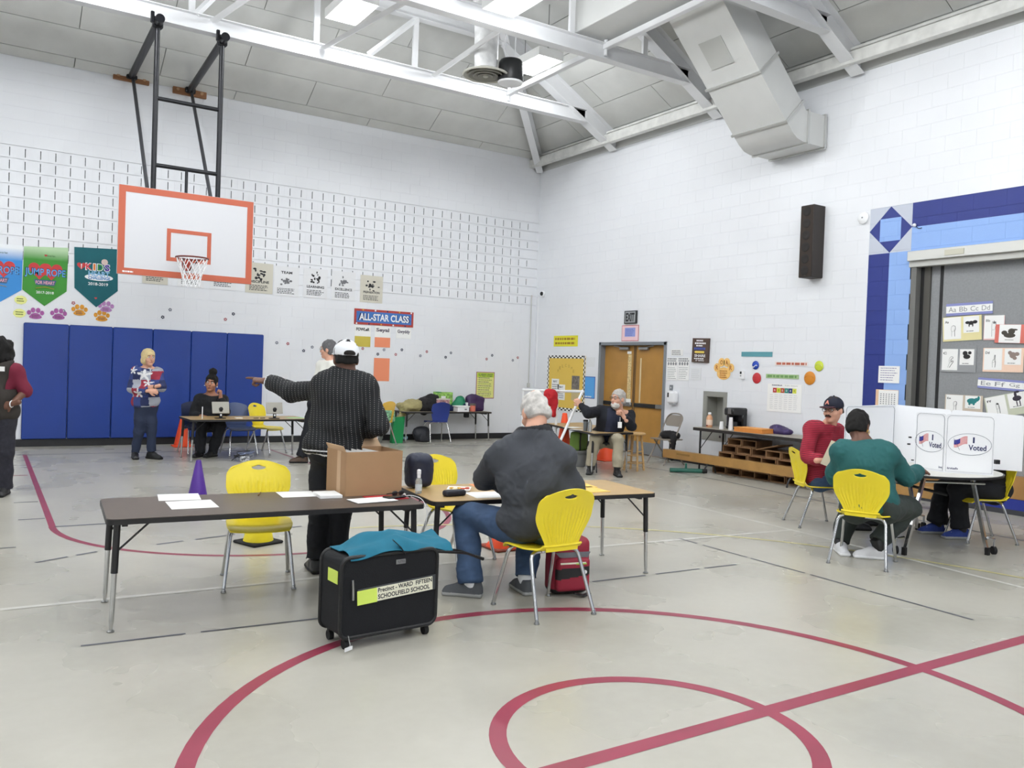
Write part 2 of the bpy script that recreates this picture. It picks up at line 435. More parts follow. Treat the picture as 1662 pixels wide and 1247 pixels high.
for s, a, b in ((0, (.5, 4.9), (1.02, 4.87)), (0, (1.1, 4.865), (1.78, 4.82)), (0, (3.85, 4.81), (4.35, 4.79)), (0, (4.45, 4.785), (4.9, 4.77)), (0, (4.95, 4.765), (5.3, 4.75)), (0, (5.62, 5.75), (5.61, 5.5))): fstrip([a, b], .022, M_dkl)
for a, b in (((5.61, 5.43), (5.6, 4.9)), ((5.6, 4.86), (5.595, 4.3)), ((5.595, 4.25), (5.58, 3.75)), ((5.58, 3.72), (5.565, 2.95))): fstrip([a, b], .022, M_dkl)
for a, b in (((.4, 6.99), (.62, 7.1)), ((.68, 7.13), (.83, 7.2)), ((1.28, 7.29), (1.5, 7.35)), ((1.6, 7.37), (1.95, 7.46)), ((2.3, 7.55), (2.6, 7.6))): fstrip([a, b], .03, M_dkl)
fstrip([(2.18, 7.98), (2.3, 8.16)], .05, M_bll)
fstrip([(.9, 12.95), (5.2, 12.9)], .03, M_whl)
fstrip([(XL+.6, 7.62), (.3, 7.6)], .02, M_dkl)

# ============================================================ block walls
def sub(r, o):
    x0, x1, z0, z1 = r; a0, a1, b0, b1 = o
    if a0 >= x1 or a1 <= x0 or b0 >= z1 or b1 <= z0: return [r]
    out = []
    if a0 > x0: out.append((x0, a0, z0, z1))
    if a1 < x1: out.append((a1, x1, z0, z1))
    m0, m1 = max(x0, a0), min(x1, a1)
    if b0 > z0: out.append((m0, m1, z0, b0))
    if b1 < z1: out.append((m0, m1, b1, z1))
    return out
def subs(r, ops):
    l = [r]
    for o in ops: l = [q for p in l for q in sub(p, o)]
    return l
def paint(name, base, bands=False):
    m = bpy.data.materials.new(name); m.use_nodes = True; N, L = wnode(m); b = N['Principled BSDF']; b.inputs['Roughness'].default_value = .5
    g = N.new('ShaderNodeNewGeometry'); n = N.new('ShaderNodeTexNoise'); n.inputs['Scale'].default_value = .7; n.inputs['Detail'].default_value = 4; L.new(g.outputs['Position'], n.inputs['Vector'])
    r = N.new('ShaderNodeValToRGB'); c = lin(base); r.color_ramp.elements[0].position = .3; r.color_ramp.elements[0].color = (*[v*.93 for v in c], 1); r.color_ramp.elements[1].position = .7; r.color_ramp.elements[1].color = (*c, 1)
    L.new(n.outputs['Fac'], r.inputs[0]); col = r.outputs[0]
    n2 = N.new('ShaderNodeTexNoise'); n2.inputs['Scale'].default_value = 90; L.new(g.outputs['Position'], n2.inputs['Vector'])
    bp = N.new('ShaderNodeBump'); bp.inputs['Strength'].default_value = .12; bp.inputs['Distance'].default_value = .01; L.new(n2.outputs['Fac'], bp.inputs['Height']); L.new(bp.outputs[0], b.inputs['Normal'])
    if bands:
        sp = N.new('ShaderNodeSeparateXYZ'); L.new(g.outputs['Position'], sp.inputs[0]); Y, Z = sp.outputs[1], sp.outputs[2]
        def op(o, a, b_):
            k = N.new('ShaderNodeMath'); k.operation = o
            for i, v in enumerate((a, b_)):
                if isinstance(v, (int, float)): k.inputs[i].default_value = v
                else: L.new(v, k.inputs[i])
            return k.outputs[0]
        def lt(v, t): return op('LESS_THAN', v, t)
        def put(mask, hexc):
            nonlocal col
            k = N.new('ShaderNodeMix'); k.data_type = 'RGBA'; L.new(mask, k.inputs[0]); L.new(col, k.inputs[6]); k.inputs[7].default_value = (*lin(hexc), 1); col = k.outputs[2]
        AND = lambda a, b_: op('MULTIPLY', a, b_)
        zone = AND(lt(Y, 7.272), lt(Z, 3.958)); put(zone, '20307f')
        put(AND(lt(Y, 6.953), lt(Z, 3.632)), '8fb2ea')
        sq = AND(AND(lt(Y, 7.272), lt(Z, 3.958)), AND(op('GREATER_THAN', Y, 6.640), op('GREATER_THAN', Z, 3.318))); put(sq, 'c3c9d6')
        dy = op('ABSOLUTE', op('SUBTRACT', Y, 6.956), 0); dz = op('ABSOLUTE', op('SUBTRACT', Z, 3.638), 0)
        put(lt(op('ADD', dy, dz), .318), '20307f'); put(lt(op('MAXIMUM', dy, dz), .157), '8fb2ea')
    L.new(col, b.inputs['Base Color']); return m
M_wall = paint('painted_block', 'eef0f4'); M_wallB = paint('painted_block_with_bands', 'eff1f5', True); M_plain = mat('plain_white_wall', 'eceef2', .6)
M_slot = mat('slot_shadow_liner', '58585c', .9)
def block_mesh(w_, h, slots, m):
    b = MB(); t = .0035; g = .0045; x, z = w_/2-.0004, h/2-.0024; c = .0008
    if not slots: b.box((0, 0, 0), (2*x, 2*t, 2*z), 0, c)
    else:
        sw, sh = .0062, .066; xs = [-x]+[q for s in slots for q in (s-sw, s+sw)]+[x]
        def q(x0, x1, z0, z1): b.add([(x0, -t, z0), (x1, -t, z0), (x1, -t, z1), (x0, -t, z1)], [(0, 1, 2, 3)], 0)
        for i in range(0, len(xs), 2): q(xs[i], xs[i+1], -z, z)
        for s in slots:
            q(s-sw, s+sw, -z, -sh); q(s-sw, s+sw, sh, z)
            e = [(s-sw, -sh), (s+sw, -sh), (s+sw, sh), (s-sw, sh)]
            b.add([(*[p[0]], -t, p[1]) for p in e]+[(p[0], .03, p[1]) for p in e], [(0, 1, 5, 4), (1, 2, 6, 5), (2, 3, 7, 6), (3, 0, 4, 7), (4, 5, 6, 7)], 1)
        for e0, e1 in (((-x, -z), (x, -z)), ((x, -z), (x, z)), ((x, z), (-x, z)), ((-x, z), (-x, -z))):
            b.add([(e0[0], -t, e0[1]), (e1[0], -t, e1[1]), (e1[0], t, e1[1]), (e0[0], t, e0[1])], [(0, 1, 2, 3)], 0)
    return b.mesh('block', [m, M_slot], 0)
def block_wall(wall, rects, place, rz, m):
    """rects: (u0,u1,z0,z1,slots) in wall units; place(u,z)->world point; nearest 300 become parts, the rest one mesh"""
    rects.sort(key=lambda r: np.linalg.norm(np.array(place((r[0]+r[1])/2, (r[2]+r[3])/2))-CAMP))
    cache = {}; rest = MB()
    def get(r):
        k = (round(r[1]-r[0], 3), round(r[3]-r[2], 3), r[4])
        if k not in cache: cache[k] = block_mesh(r[1]-r[0], r[3]-r[2], r[4], m)
        return cache[k]
    for i, r in enumerate(rects):
        p = place((r[0]+r[1])/2, (r[2]+r[3])/2); me = get(r)
        if i < 299:
            o = link('block', me, wall, p, rz)
        else:
            X = Matrix.Translation(p) @ Matrix.Rotation(rz, 4, 'Z'); o_ = len(rest.v)
            rest.v += [tuple(X @ v.co) for v in me.vertices]
            for pl in me.polygons: rest.f.append([q+o_ for q in pl.vertices]); rest.m.append(pl.material_index)
    o = rest.build('block_courses', [m, M_slot], wall, 0); o['kind'] = 'stuff'
# --- back wall
MODA, CH = .4288, .2033
wall_back = struct('wall_back', MB().box(((XB+XL)/2, YA+.15+.03, 3.3), (XB-XL+.6, .3, 6.6)), M_wall)
filler = MB()      # paint-filled joints: a skin just behind the block faces, open where the slots are
rA = []
for k in range(-1, 31):
    z0 = .119+CH*k; z1 = min(z0+CH, 6.25)
    if k == -1: z0, z1 = 0, .119
    sl = 14 <= k < 23
    off = .5022-.2144*(k % 2)
    for i in range(-4, 26):
        u0 = off+MODA*i; u1 = min(u0+MODA, XB)
        if u1-u0 < .03 or u0 < -1.3: continue
        s = ()
        if sl: s = tuple(q for q in (-MODA/4+0, MODA/4) if (u0+u1)/2+q < XB-.05) if u1-u0 > .42 else ()
        rA.append((u0, u1, z0, z1, s))
for (a, b_, c, d) in ((XL-.3, XB, 0, .119+CH*14), (XL-.3, XB, .119+CH*23, 6.6), (XL-.3, -1.3, .119+CH*14, .119+CH*23)):
    filler.box(((a+b_)/2, YA+.015, (c+d)/2), (b_-a, .03, d-c))
for k in range(14, 24): filler.box(((XB-1.3)/2, YA+.015, .119+CH*k), (XB+1.3, .03, .03))
x = .395-.2144*8
while x < XB:
    filler.box((x+.1072, YA+.015, .119+CH*18.5), (.19, .03, CH*9)); x += .2144
filler.build('joint_filler', M_wall, wall_back, 0)
block_wall(wall_back, rA, lambda u, z: (u, YA, z), 0, M_wall)
# --- right wall
DOOR = (11.285, 13.225, -.1, 2.127); FOUNT = (9.79, 10.325, .443, 1.273); STAGE = (-4.0, 6.625, -.1, 3.30)
OPS = [DOOR, FOUNT, STAGE]
b = MB()
for r in subs((YF-.3, YA+.3, 0, 6.6), OPS): b.box((XB+.15, (r[0]+r[1])/2, (r[2]+r[3])/2), (.3, r[1]-r[0], r[3]-r[2]))
wall_right = struct('wall_right', b, M_wallB)
rB = []
for k in range(-1, 29):
    z0 = .09+CH*k; z1 = min(z0+CH, 5.94)
    if k == -1: z0, z1 = 0, .09
    if z1-z0 < .02: continue
    for i in range(0, 31):
        u0 = 4.2+.4064*i-.2032*(k % 2); u1 = min(u0+.4064, YA)
        if u1-u0 < .03: continue
        for q in subs((u0, u1, z0, z1), OPS):
            if q[1]-q[0] > .02 and q[3]-q[2] > .02: rB.append((*q, ()))
block_wall(wall_right, rB, lambda u, z: (XB, u, z), -PI/2, M_wallB)
struct('trim_1', MB().box((XB-.004, (YA+YF)/2, 6.08), (.02, YA-YF, .28)), mat('upper_band_grey', 'c9cac8', .6))  # even grey band along the right wall above the block courses
struct('wall_left', MB().box((XL-.15, (YA+YF)/2, 3.3), (.3, YA-YF+.6, 6.6)), M_plain)
struct('wall_front', MB().box(((XB+XL)/2, YF-.15, 3.3), (XB-XL+.6, .3, 6.6)), M_plain)
M_bb = mat('black_vinyl_base', '1d1e21', .45)
struct('baseboard_back', MB().box(((XB+XL)/2, YA-.01, .06), (XB-XL, .014, .12), 0, .003), M_bb)
b = MB()
for a, c in ((YF, -4.0), (6.63, 11.28), (13.23, YA)): b.box((XB-.01, (a+c)/2, .06), (.014, c-a, .12), 0, .003)
struct('baseboard_right', b, M_bb)
MB().box((XB-.012, 15.46, 2.15), (.02, .02, 2.0)).build('conduit_line', M_white, wall_right)

# ============================================================ roof deck with wood-fibre planks
EZ, SL = 6.21, .56; HW = (XB-XL)/2; RX = (XB+XL)/2; RZ = EZ+SL*HW
M_deck = mat('roof_deck', '8d8e8c', .9); M_plank = mat('wood_fibre_plank', 'cfd0cd', .9, var=.05, scale=2.5, bump=.25, bscale=120)
c0, c1, c2, c3 = (XL, YF, EZ), (XB, YF, EZ), (XB, YA, EZ), (XL, YA, EZ); r0, r1 = (RX, YF+HW, RZ), (RX, YA-HW, RZ)
vs = [c0, c1, c2, c3, r0, r1]; vs2 = [(p[0]+(.3 if p[0] > RX+.1 else -.3 if p[0] < RX-.1 else 0), p[1]+(.3 if p[1] > 10 else -.3 if p[1] < -5 else 0), p[2]+.2) for p in vs]
fs = [(0, 1, 4), (1, 2, 5, 4), (2, 3, 5), (3, 0, 4, 5)]
ceiling = struct('ceiling', MB().add(vs+vs2, fs+[tuple(i+6 for i in f) for f in fs]+[(0, 1, 7, 6), (1, 2, 8, 7), (2, 3, 9, 8), (3, 0, 6, 9)]), M_deck, smooth=0)
def clip(poly, a, b_, c):          # keep a*u+b*d<=c
    out = []
    for i in range(len(poly)):
        p, q = poly[i], poly[(i+1) % len(poly)]; fp, fq = a*p[0]+b_*p[1]-c, a*q[0]+b_*q[1]-c
        if fp <= 0: out.append(p)
        if fp*fq < 0: t = fp/(fp-fq); out.append((p[0]+t*(q[0]-p[0]), p[1]+t*(q[1]-p[1])))
    return out
nn = Vector((0, SL, 1)).normalized()
def planks(plane, u_lo, u_hi, rows, first, off):
    d0 = 0.0
    for r in range(rows):
        d1 = first if r == 0 else d0+.5345
        u = off+(1.275 if r % 2 == 0 else 0)-2.55*8
        while u < u_hi:
            if u+2.55 > u_lo:
                g = .006; poly = [(u+g, d0+g), (u+2.55-g, d0+g), (u+2.55-g, d1-g), (u+g, d1-g)]
                if plane == 'A': poly = clip(poly, 1, 1, XB-.02)
                else: poly = clip(poly, 1, 1, YA-.02)
                if len(poly) > 2:
                    if plane == 'A': P = [Vector((p[0], YA-p[1], EZ+SL*p[1])) for p in poly]; nv = Vector((0, SL, 1)).normalized()
                    else: P = [Vector((XB-p[1], p[0], EZ+SL*p[1])) for p in poly]; nv = Vector((SL, 0, 1)).normalized()
                    n = len(P); c = sum(P, Vector())/n
                    MB().add([p+nv*.004-c for p in P]+[p-nv*.028-c for p in P], [tuple(range(n)), tuple(range(2*n-1, n-1, -1))]+[(i, (i+1) % n, n+(i+1) % n, n+i) for i in range(n)]).build('roof_plank', M_plank, ceiling, 0, loc=c)
            u += 2.55
        d0 = d1
planks('A', -1.5, XB, 9, .19, 5.09)
planks('B', 3.6, YA, 9, .165, 11.2)

# ============================================================ roof steel
M_truss = mat('white_painted_steel', 'e6e7e9', .45, var=.03, scale=3)
def ibeam(mb, p0, p1, depth, wid, t=.014, up=(0, 0, 1)):
    p0, p1 = Vector(p0), Vector(p1); x = (p1-p0).normalized(); y = Vector(up).cross(x).normalized(); z = x.cross(y)
    h, w_ = depth/2, wid/2
    for (cy0, cy1, cz0, cz1) in ((-w_, w_, -h, -h+t), (-w_, w_, h-t, h), (-t/2, t/2, -h+t, h-t)):
        vs = [p+y*a+z*c for p in (p0, p1) for a in (cy0, cy1) for c in (cz0, cz1)]
        mb.add(vs, [(0, 1, 3, 2), (4, 6, 7, 5), (0, 4, 5, 1), (2, 3, 7, 6), (0, 2, 6, 4), (1, 5, 7, 3)])
def angle(mb, p0, p1, w_=.07): mb.tube([p0, p1], w_*.7, 4)
TY = [12.95, 10.19, 7.53, 4.85, 2.15, -.55, -3.25, -5.95]
names = {12.95: 'white roof truss nearest the back wall', 10.19: 'white roof truss second from the back wall', 7.53: 'white roof truss at the top right above the duct'}
truss = {}
for y in TY:
    t = thing('roof_truss', names.get(y, 'white roof truss overhead outside the photograph'), 'truss', (0, y, 6.3), 0, 'roof trusses'); t['kind'] = 'structure'; truss[y] = t
    dA = min(YA-y, y-YF); xh = max(XB-dA, RX); zt = EZ-.19
    for s in (1, -1):
        m = MB(); X0 = RX+s*HW; X1 = RX+s*(xh-RX)
        ibeam(m, (X0, 0, zt-6.3), (X1, 0, zt+SL*abs(X0-X1)-6.3), .30, .21); m.build('rafter', M_truss, t, 0)
    if xh > RX+.1:
        m = MB(); ibeam(m, (2*RX-xh, 0, zt+SL*(XB-xh)-6.3), (xh, 0, zt+SL*(XB-xh)-6.3), .24, .16); m.build('top_chord', M_truss, t, 0)
    m = MB(); ibeam(m, (2*RX-9.75, 0, .12), (9.75, 0, .12), .24, .16); m.build('bottom_chord', M_truss, t, 0)
def topz(x, y): return EZ-.3+SL*min(abs(XB-x), YA-y)
xs1 = [float(wa(513, 72, 12.95)[0]), float(wa(673, 110, 12.95)[0])]
for y in TY[:3]:
    t = truss[y]
    for i, x in enumerate((xs1 if y == 12.95 else [float(wa(927, 62, 10.19)[0]), 5.2, 3.4, 8.8] if y == 10.19 else [7.2, 5.4])+([1.6, 2.55] if y == 12.95 else [])):
        m = MB(); m.box((0, 0, 0), (.09, .05, topz(x, y)-6.54)); o = m.build('web_post', M_truss, t, 0); o.location = (x, 0, (topz(x, y)+6.54)/2-6.3)
d0, d1 = wa(597, 90, 12.95), wa(685, 24, 12.95)
for (a, b_) in ((d0, d1), (wa(318, 24, 12.95), wa(352, -10, 12.95))):
    dx = (b_[0]-a[0])/(b_[2]-a[2]); z1 = topz(a[0]+1, 12.95); m = MB(); angle(m, (a[0], -.03, a[2]-6.3), (a[0]+dx*(z1-a[2]), -.03, z1-6.3)); m.build('web_brace', M_truss, truss[12.95], 0)
# bridging between the trusses
xs = float(wa(825, 143, 12.95)[0])
for i in range(len(TY)-1):
    t = thing('roof_strut', 'white tube strut bridging the two rear trusses beside the black can' if i == 0 else 'white tube strut bridging the second and third trusses near the duct' if i == 1 else 'white tube strut between trusses outside the photograph', 'roof strut', (xs, TY[i], 6.5), 0, 'struts between the trusses'); t['kind'] = 'structure'
    m = MB(); m.box((0, (TY[i+1]-TY[i])/2, .0), (.09, abs(TY[i+1]-TY[i])-.02, .09), 0, .008); m.build('tube', M_truss, t)
    m = MB(); m.cyl((.0, -.03, -.14), (0, -.03, .1), .03, n=8); m.build('hanger_bolt', M_truss, t)
for i, (x0, x1) in enumerate(((xs1[0]+.1, xs1[0]+.45), (float(wa(345, 27, 12.95)[0]), float(wa(345, 27, 12.95)[0])+.45), (xs1[1]+.35, xs1[1]+.2))):
    t = thing('roof_brace', ('white flat brace running back from the far truss below the left light', 'white flat brace meeting the far truss above the hoop arms', 'white flat brace behind the round ceiling vent')[i], 'roof brace', (x0, TY[0], 6.48), 0); t['kind'] = 'structure'
    m = MB(); p, q = Vector((0, -.05, 0)), Vector((x1-x0, TY[1]-TY[0]+.05, 0)); m.tube([p, q], .06, 4, flat=.5); m.build('bar', M_truss, t, 0)
# hip beam, eave beam
m = MB(); ibeam(m, (XB-.05, YA-.05, EZ-.19), (XB-6.5, YA-6.5, EZ-.19+SL*6.45), .26, .15); struct('trim_2', m, M_truss, smooth=0)
m = MB(); m.box((XB-.26, (YA+YF)/2, 6.07), (.12, YA-YF, .17), 0, .006); m.box((XB-.235, (YA+YF)/2, 6.21), (.06, YA-YF, .045), 0, .01); struct('trim_3', m, mat('old_white_paint', 'dfdfdb', .6, var=.12, scale=6))

# ============================================================ air duct, vent, loudspeaker can
M_duct = mat('painted_duct', 'cfd0ce', .5, var=.04, scale=2)
t = thing('air_duct', 'large boxy white air duct bending down from the roof into the right wall', 'duct', (10.5, 8.54, 4.97))
Pb = [(8.2, 6.62), (9.05, 5.77), (9.63, 5.2), (9.76, 5.08), (9.88, 5.0), (10.02, 4.97), (10.54, 4.97)]
Pt = [(8.52, 6.95), (10.05, 5.43), (10.54, 5.43)]; poly = [(p[0]-10.5, p[1]-4.97) for p in Pb]+[(p[0]-10.5, p[1]-4.97) for p in Pt[::-1]]
MB().prism(poly, -.495, .495, 'y').build('branch', M_duct, t, 30)
for (x, z, ang) in ((9.05, 5.77, 45), (9.63, 5.2, 44), (10.1, 4.97, 0), (10.48, 4.97, 0)):
    X = Matrix.Translation((x-10.5, 0, z-4.97)) @ Matrix.Rotation(math.radians(ang), 4, 'Y'); m = MB()
    for a, s in (((0, 0, -.012), (.035, 1.04, .024)), ((0, 0, .472), (.035, 1.04, .024)), ((0, .507, .23), (.035, .024, .48)), ((0, -.507, .23), (.035, .024, .48))): m.box(a, s, X=X)
    m.build('flange', mat('galvanised', 'c4c5c3', .4, .4), t, 0)
X = Matrix.Translation((8.72-10.5, .02, 6.1-4.97)) @ Matrix.Rotation(math.radians(46), 4, 'Y'); MB().box((0, 0, -.004), (.42, .42, .012), X=X).build('access_panel', mat('duct_patch', 'b4b5b1', .6), t, 0)
MB().box((7.85-10.5, -.9, 6.92-4.97), (.75, 5.4, .62), 0, .01).build('trunk', M_duct, t, 0)
t = thing('ceiling_vent', 'round louvred ceiling vent hanging from a scuffed white duct', 'vent', wa(788, 124, 11.5), 0); t.scale = (1.17, 1.17, 1.17)
prof = [(.31, 0), (.3, .015), (.24, .05), (.15, .07), (.14, .12)]
MB().lathe([(.14, .1), (.31, .03), (.315, .02), (.3, .005), (.27, .02), (.12, .1)], 28).build('rim', mat('vent_grey', 'bdbcb2', .5), t)
for k, r in enumerate((.22, .15, .085)): MB().lathe([(r, .03-.012*k+.02), (r+.022, .005-.006*k), (r+.006, .0-.006*k), (r-.03, .03-.01*k)], 24).build('louvre', mat('vent_dark', '8f8e85', .6), t)
MB().ell((0, 0, 0), (.04, .04, .02)).build('hub', mat('vent_grey', 'bdbcb2'), t)
MB().tube([(0, 0, .08), (0, 0, .25), (.0, 0, .55), (.02, .1, .95), (.02, .15, 1.3)], [.15, .16, .165, .165, .165], 20).build('neck_duct', mat('scuffed_duct', 'dcdcdc', .5, var=.25, scale=7), t)
c = wa(828, 136, 11.35)
t = thing('speaker_can', 'black cylindrical can with a white grille hanging beside the round vent', 'speaker', c, 0); t.scale = (1.55, 1.55, 1.2)
MB().lathe([(.1, .02), (.125, .02), (.13, .03), (.125, .27), (.11, .3), (.03, .31)], 22).build('can', M_black, t)
MB().lathe([(.02, 0), (.12, .0), (.13, .02), (.05, .022)], 22).build('grille', M_white, t)
MB().cyl((.05, 0, .3), (.05, 0, .95), .006, n=6).build('hanger', M_white, t); MB().tube(bend([(-.03, 0, .3), (-.08, .02, .5), (-.02, 0, .9)], .1), .008, 6).build('wire', M_white, t)
# ============================================================ chairs
def shell_chair(name, label, col, hole=True, seat_col=None, loc=(0, 0, 0), rz=0.0, group=None):
    t = thing(name, label, 'chair', loc, rz, group); sm = lambda a: max(0, min(1, a))**2*(3-2*max(0, min(1, a)))
    nu, nv = (48, 40) if hole else (28, 26)
    bm = bmesh.new(); G = []
    def back(u, v):
        w_ = (.125+.095*sm(v/.6)) if hole else (.16+.035*sm(v/.5))
        if v > .78: w_ *= 1-((v-.78)/.22)**2.5*(.2 if hole else .06)
        z = .415+.405*v-.045*u*u*v**3; y = -.175-.015*v-.085*v*v+.045*u*u*v
        if hole:
            y -= .0035*math.cos(u*PI*15)*sm((v-.05)*8)*sm((.66-v+.1*(1-u*u))*8)*(1 if abs(u) < .86 else 0)
        return [u*w_, y, z]
    for j in range(nv+1):
        G.append([back(2*i/nu-1, j/nv) for i in range(nu+1)])
    hx, hz, hc = .05, .0165, .415+.405*.88-.002
    if hole:                                   # handle slot: push grid points onto the slot's rim, drop the cells inside
        def ins(p): return (p[0]/hx)**2+((p[2]-hc)/hz)**2
        inside = [[ins(p) < 1 for p in r] for r in G]
        for r in G:
            for p in r:
                q = ins(p)
                if .45 < q < 2.4: s = 1/math.sqrt(q); p[0] *= s; p[2] = hc+(p[2]-hc)*s
    V = [[bm.verts.new(p) for p in r] for r in G]
    for j in range(nv):
        for i in range(nu):
            if hole:
                c = [sum(G[a][b][k] for a, b in ((j, i), (j+1, i), (j, i+1), (j+1, i+1)))/4 for k in range(3)]
                if ins(c) < .93: continue
            bm.faces.new((V[j][i], V[j][i+1], V[j+1][i+1], V[j+1][i]))
    def fin(bm, nm, th, m):
        bmesh.ops.delete(bm, geom=[v for v in bm.verts if not v.link_faces], context='VERTS')
        bmesh.ops.recalc_face_normals(bm, faces=bm.faces); bmesh.ops.solidify(bm, geom=bm.faces[:], thickness=th)
        me = bpy.data.meshes.new(nm); bm.to_mesh(me); bm.free(); me.materials.append(m)
        me.polygons.foreach_set('use_smooth', [True]*len(me.polygons)); me.set_sharp_from_angle(angle=math.radians(50)); return link(nm, me, t)
    fin(bm, 'backrest', .007, col)
    bm = bmesh.new(); V = []
    for j in range(17):
        v = j/16; r = []
        for i in range(17):
            u = i/8-1; w_ = .15+.065*sm(v/.35)
            if v > .75: w_ *= 1-((v-.75)/.25)**3*.10
            y = -.185+.40*v-.02*u*u*(v > .8); z = .428-.012*(1-u*u)*math.sin(PI*v)-.035*max(0, (v-.78)/.22)**2+.03*max(0, (.14-v)/.14)**2+.006*u**4
            r.append(bm.verts.new((u*w_, y, z)))
        V.append(r)
    for j in range(16):
        for i in range(16): bm.faces.new((V[j][i], V[j][i+1], V[j+1][i+1], V[j+1][i]))
    fin(bm, 'seat', .012, seat_col or col)
    for s in (-1, 1):
        for (y0, y1) in ((.13, .235), (-.10, -.245)):
            l = MB().tube(bend([(s*.02, y0, .405), (s*.185, y0, .405), (s*.225, y1, .012)], .06, 7), .0125, 10).build('leg', M_chrome, t)
            MB().lathe([(.010, 0), (.017, .001), (.018, .006), (.012, .018), (.011, .03)], 10, c=(s*.2253, y1+(.001 if y1 < 0 else -.001), 0)).build('glide', M_steel, l)
    for s in (-1, 1): MB().cyl((s*.10, .14, .408), (s*.10, -.12, .408), .010, n=8).build('side_rail', M_chrome, t)
    return t
CH_Y = shell_chair('plastic_chair', 'yellow plastic chair standing empty behind the brown-topped table', M_yellow, True, loc=(1.68, 5.80, 0), rz=PI+math.radians(-13), group='yellow plastic stacking chairs')
CH_SEAT = dup(CH_Y, 'yellow plastic chair under the man in the dark grey sweater', (3.115, 4.395, 0), math.radians(2))
CH_BEH = dup(CH_Y, 'yellow plastic chair behind the navy bag, on the far side of the tan table', (3.27, 5.86, 0), PI+math.radians(20))
CH_TEAL = dup(CH_Y, 'yellow plastic chair under the woman in the teal top', (6.40, 4.345, 0), math.radians(-66))
CH_RED = dup(CH_Y, 'yellow plastic chair under the man in the red shirt and cap', (7.54, 5.71, 0), math.radians(-120))
CH_RIGHT = dup(CH_Y, 'yellow plastic chair at the right edge behind the white voting screens', (8.50, 4.48, 0), math.radians(56))
CH_FAR = dup(CH_Y, 'yellow plastic chair behind the right tablet at the far table', (4.08, 13.80, 0), PI+math.radians(38))
M_bchair = mat('blue_plastic', '273a86', .4); M_bgrey = mat('slate_blue_plastic', '3c4c74', .4); M_tan = mat('ochre_plastic', 'd2a83e', .45)
CH_BLUE = shell_chair('school_chair', 'dark blue plastic school chair drawn up to the cluttered table by the back wall', M_bchair, False, loc=(7.86, 15.02, 0), rz=math.radians(-4), group='blue school chairs')
shell_chair('school_chair', 'slate blue school chair behind the far table next to the yellow one', M_bgrey, False, loc=(3.63, 13.78, 0), rz=PI+math.radians(4), group='blue school chairs')
CH_BLACKW = shell_chair('school_chair', 'dark school chair under the seated woman in black', mat('navy_plastic', '20294a', .4), False, loc=(3.03, 14.02, 0), rz=PI+math.radians(8), group='blue school chairs')
shell_chair('school_chair', 'ochre school chair with a bag on it left of the cluttered table', M_tan, False, loc=(6.55, 14.86, 0), rz=PI/2+.25)

# ============================================================ tables
M_brown = mat('dark_brown_laminate', '54483f', .42, var=.05, scale=30); M_tantop = mat('tan_laminate', 'b99a68', .4, var=.05, scale=9); M_edge = mat('black_edge', '1b1a1b', .5); M_sleeve = mat('black_leg_sleeve', '1f1e1f', .4)
def rrect(L, W, r, n=5):
    out = []
    for sx, sy, a0 in ((1, 1, 0), (-1, 1, 90), (-1, -1, 180), (1, -1, 270)):
        for k in range(n+1):
            a = math.radians(a0+90*k/n); out.append((sx*(L/2-r)+r*math.cos(a), sy*(W/2-r)+r*math.sin(a)))
    return out
def table_leg(t, x, y, z, sx, sy, braces=True, split=.45):
    a, b = Vector((x, y, z)), Vector((x+sx*.02, y+sy*.01, 0)); m = a.lerp(b, split)
    l = MB().tube([a, m], .019, 12).build('leg', M_sleeve, t)
    MB().tube([m, a.lerp(b, .9), b+Vector((0, 0, .012))], [.0155, .0135, .009], 12).build('leg_insert', M_chrome, l)
    MB().lathe([(.01, 0), (.02, .001), (.021, .006), (.01, .014)], 12, c=(b.x, b.y, 0)).build('glide', M_steel, l)
    if braces: MB().tube([(x, y, z-.16), (x-sx*.17, y, z)], .006, 6).build('brace', M_sleeve, l)
def table(name, label, loc, rz, L, W, H, top, r=.05, group=None, split=.45):
    t = thing(name, label, 'table', loc, rz, group)
    MB().prism(rrect(L-.008, W-.008, r), H-.004, H, 'z').build('tabletop', top, t, 30)
    MB().prism(rrect(L, W, r), H-.032, H-.003, 'z').build('edge_band', M_edge, t, 30)
    for s in (-1, 1):
        MB().box((s*(L/2-.10), 0, H-.045), (.03, W-.16, .025)).build('apron', M_sleeve, t)
        for q in (-1, 1): table_leg(t, s*(L/2-.06), q*(W/2-.07), H-.033, s, q, split=split)
    return t
T1 = table('folding_table', 'long table with a dark brown top in front, papers and a carton on it', (1.59, 5.335, 0), math.radians(-4), 1.89, .76, .64, M_brown, split=.46)
T2 = table('folding_table', 'tan-topped table where the man in the grey sweater sits', (3.57, 5.27, 0), math.radians(-7), 1.83, .76, .63, M_tantop, split=.46)
T3 = table('folding_table', 'tan-topped table with two tablets by the blue wall pads', (3.56, 13.17, 0), math.radians(1.5), 1.83, .76, .63, M_tantop)
T4 = table('folding_table', 'table heaped with coats and bags against the back wall', (8.08, 15.17, 0), 0, 1.98, .66, .62, mat('grey_laminate', '7d7468', .5))
t = T5 = thing('folding_table', 'tan-topped table where the bearded man in navy leans back', 'table', (8.1, 10.4, 0), 0)
A, B, C_ = fl(965, 704, .63), fl(1028, 702, .63), fl(886, 687, .63); D = B+(C_-A)
cen = (A+B+C_+D)/4; t.location = (cen[0], cen[1], 0); poly = [(p[0]-cen[0], p[1]-cen[1]) for p in (A, B, D, C_)]
MB().prism([(p[0]*.99, p[1]*.99) for p in poly], .626, .63, 'z').build('tabletop', M_tantop, t, 0); MB().prism(poly, .598, .627, 'z').build('edge_band', M_edge, t, 0)
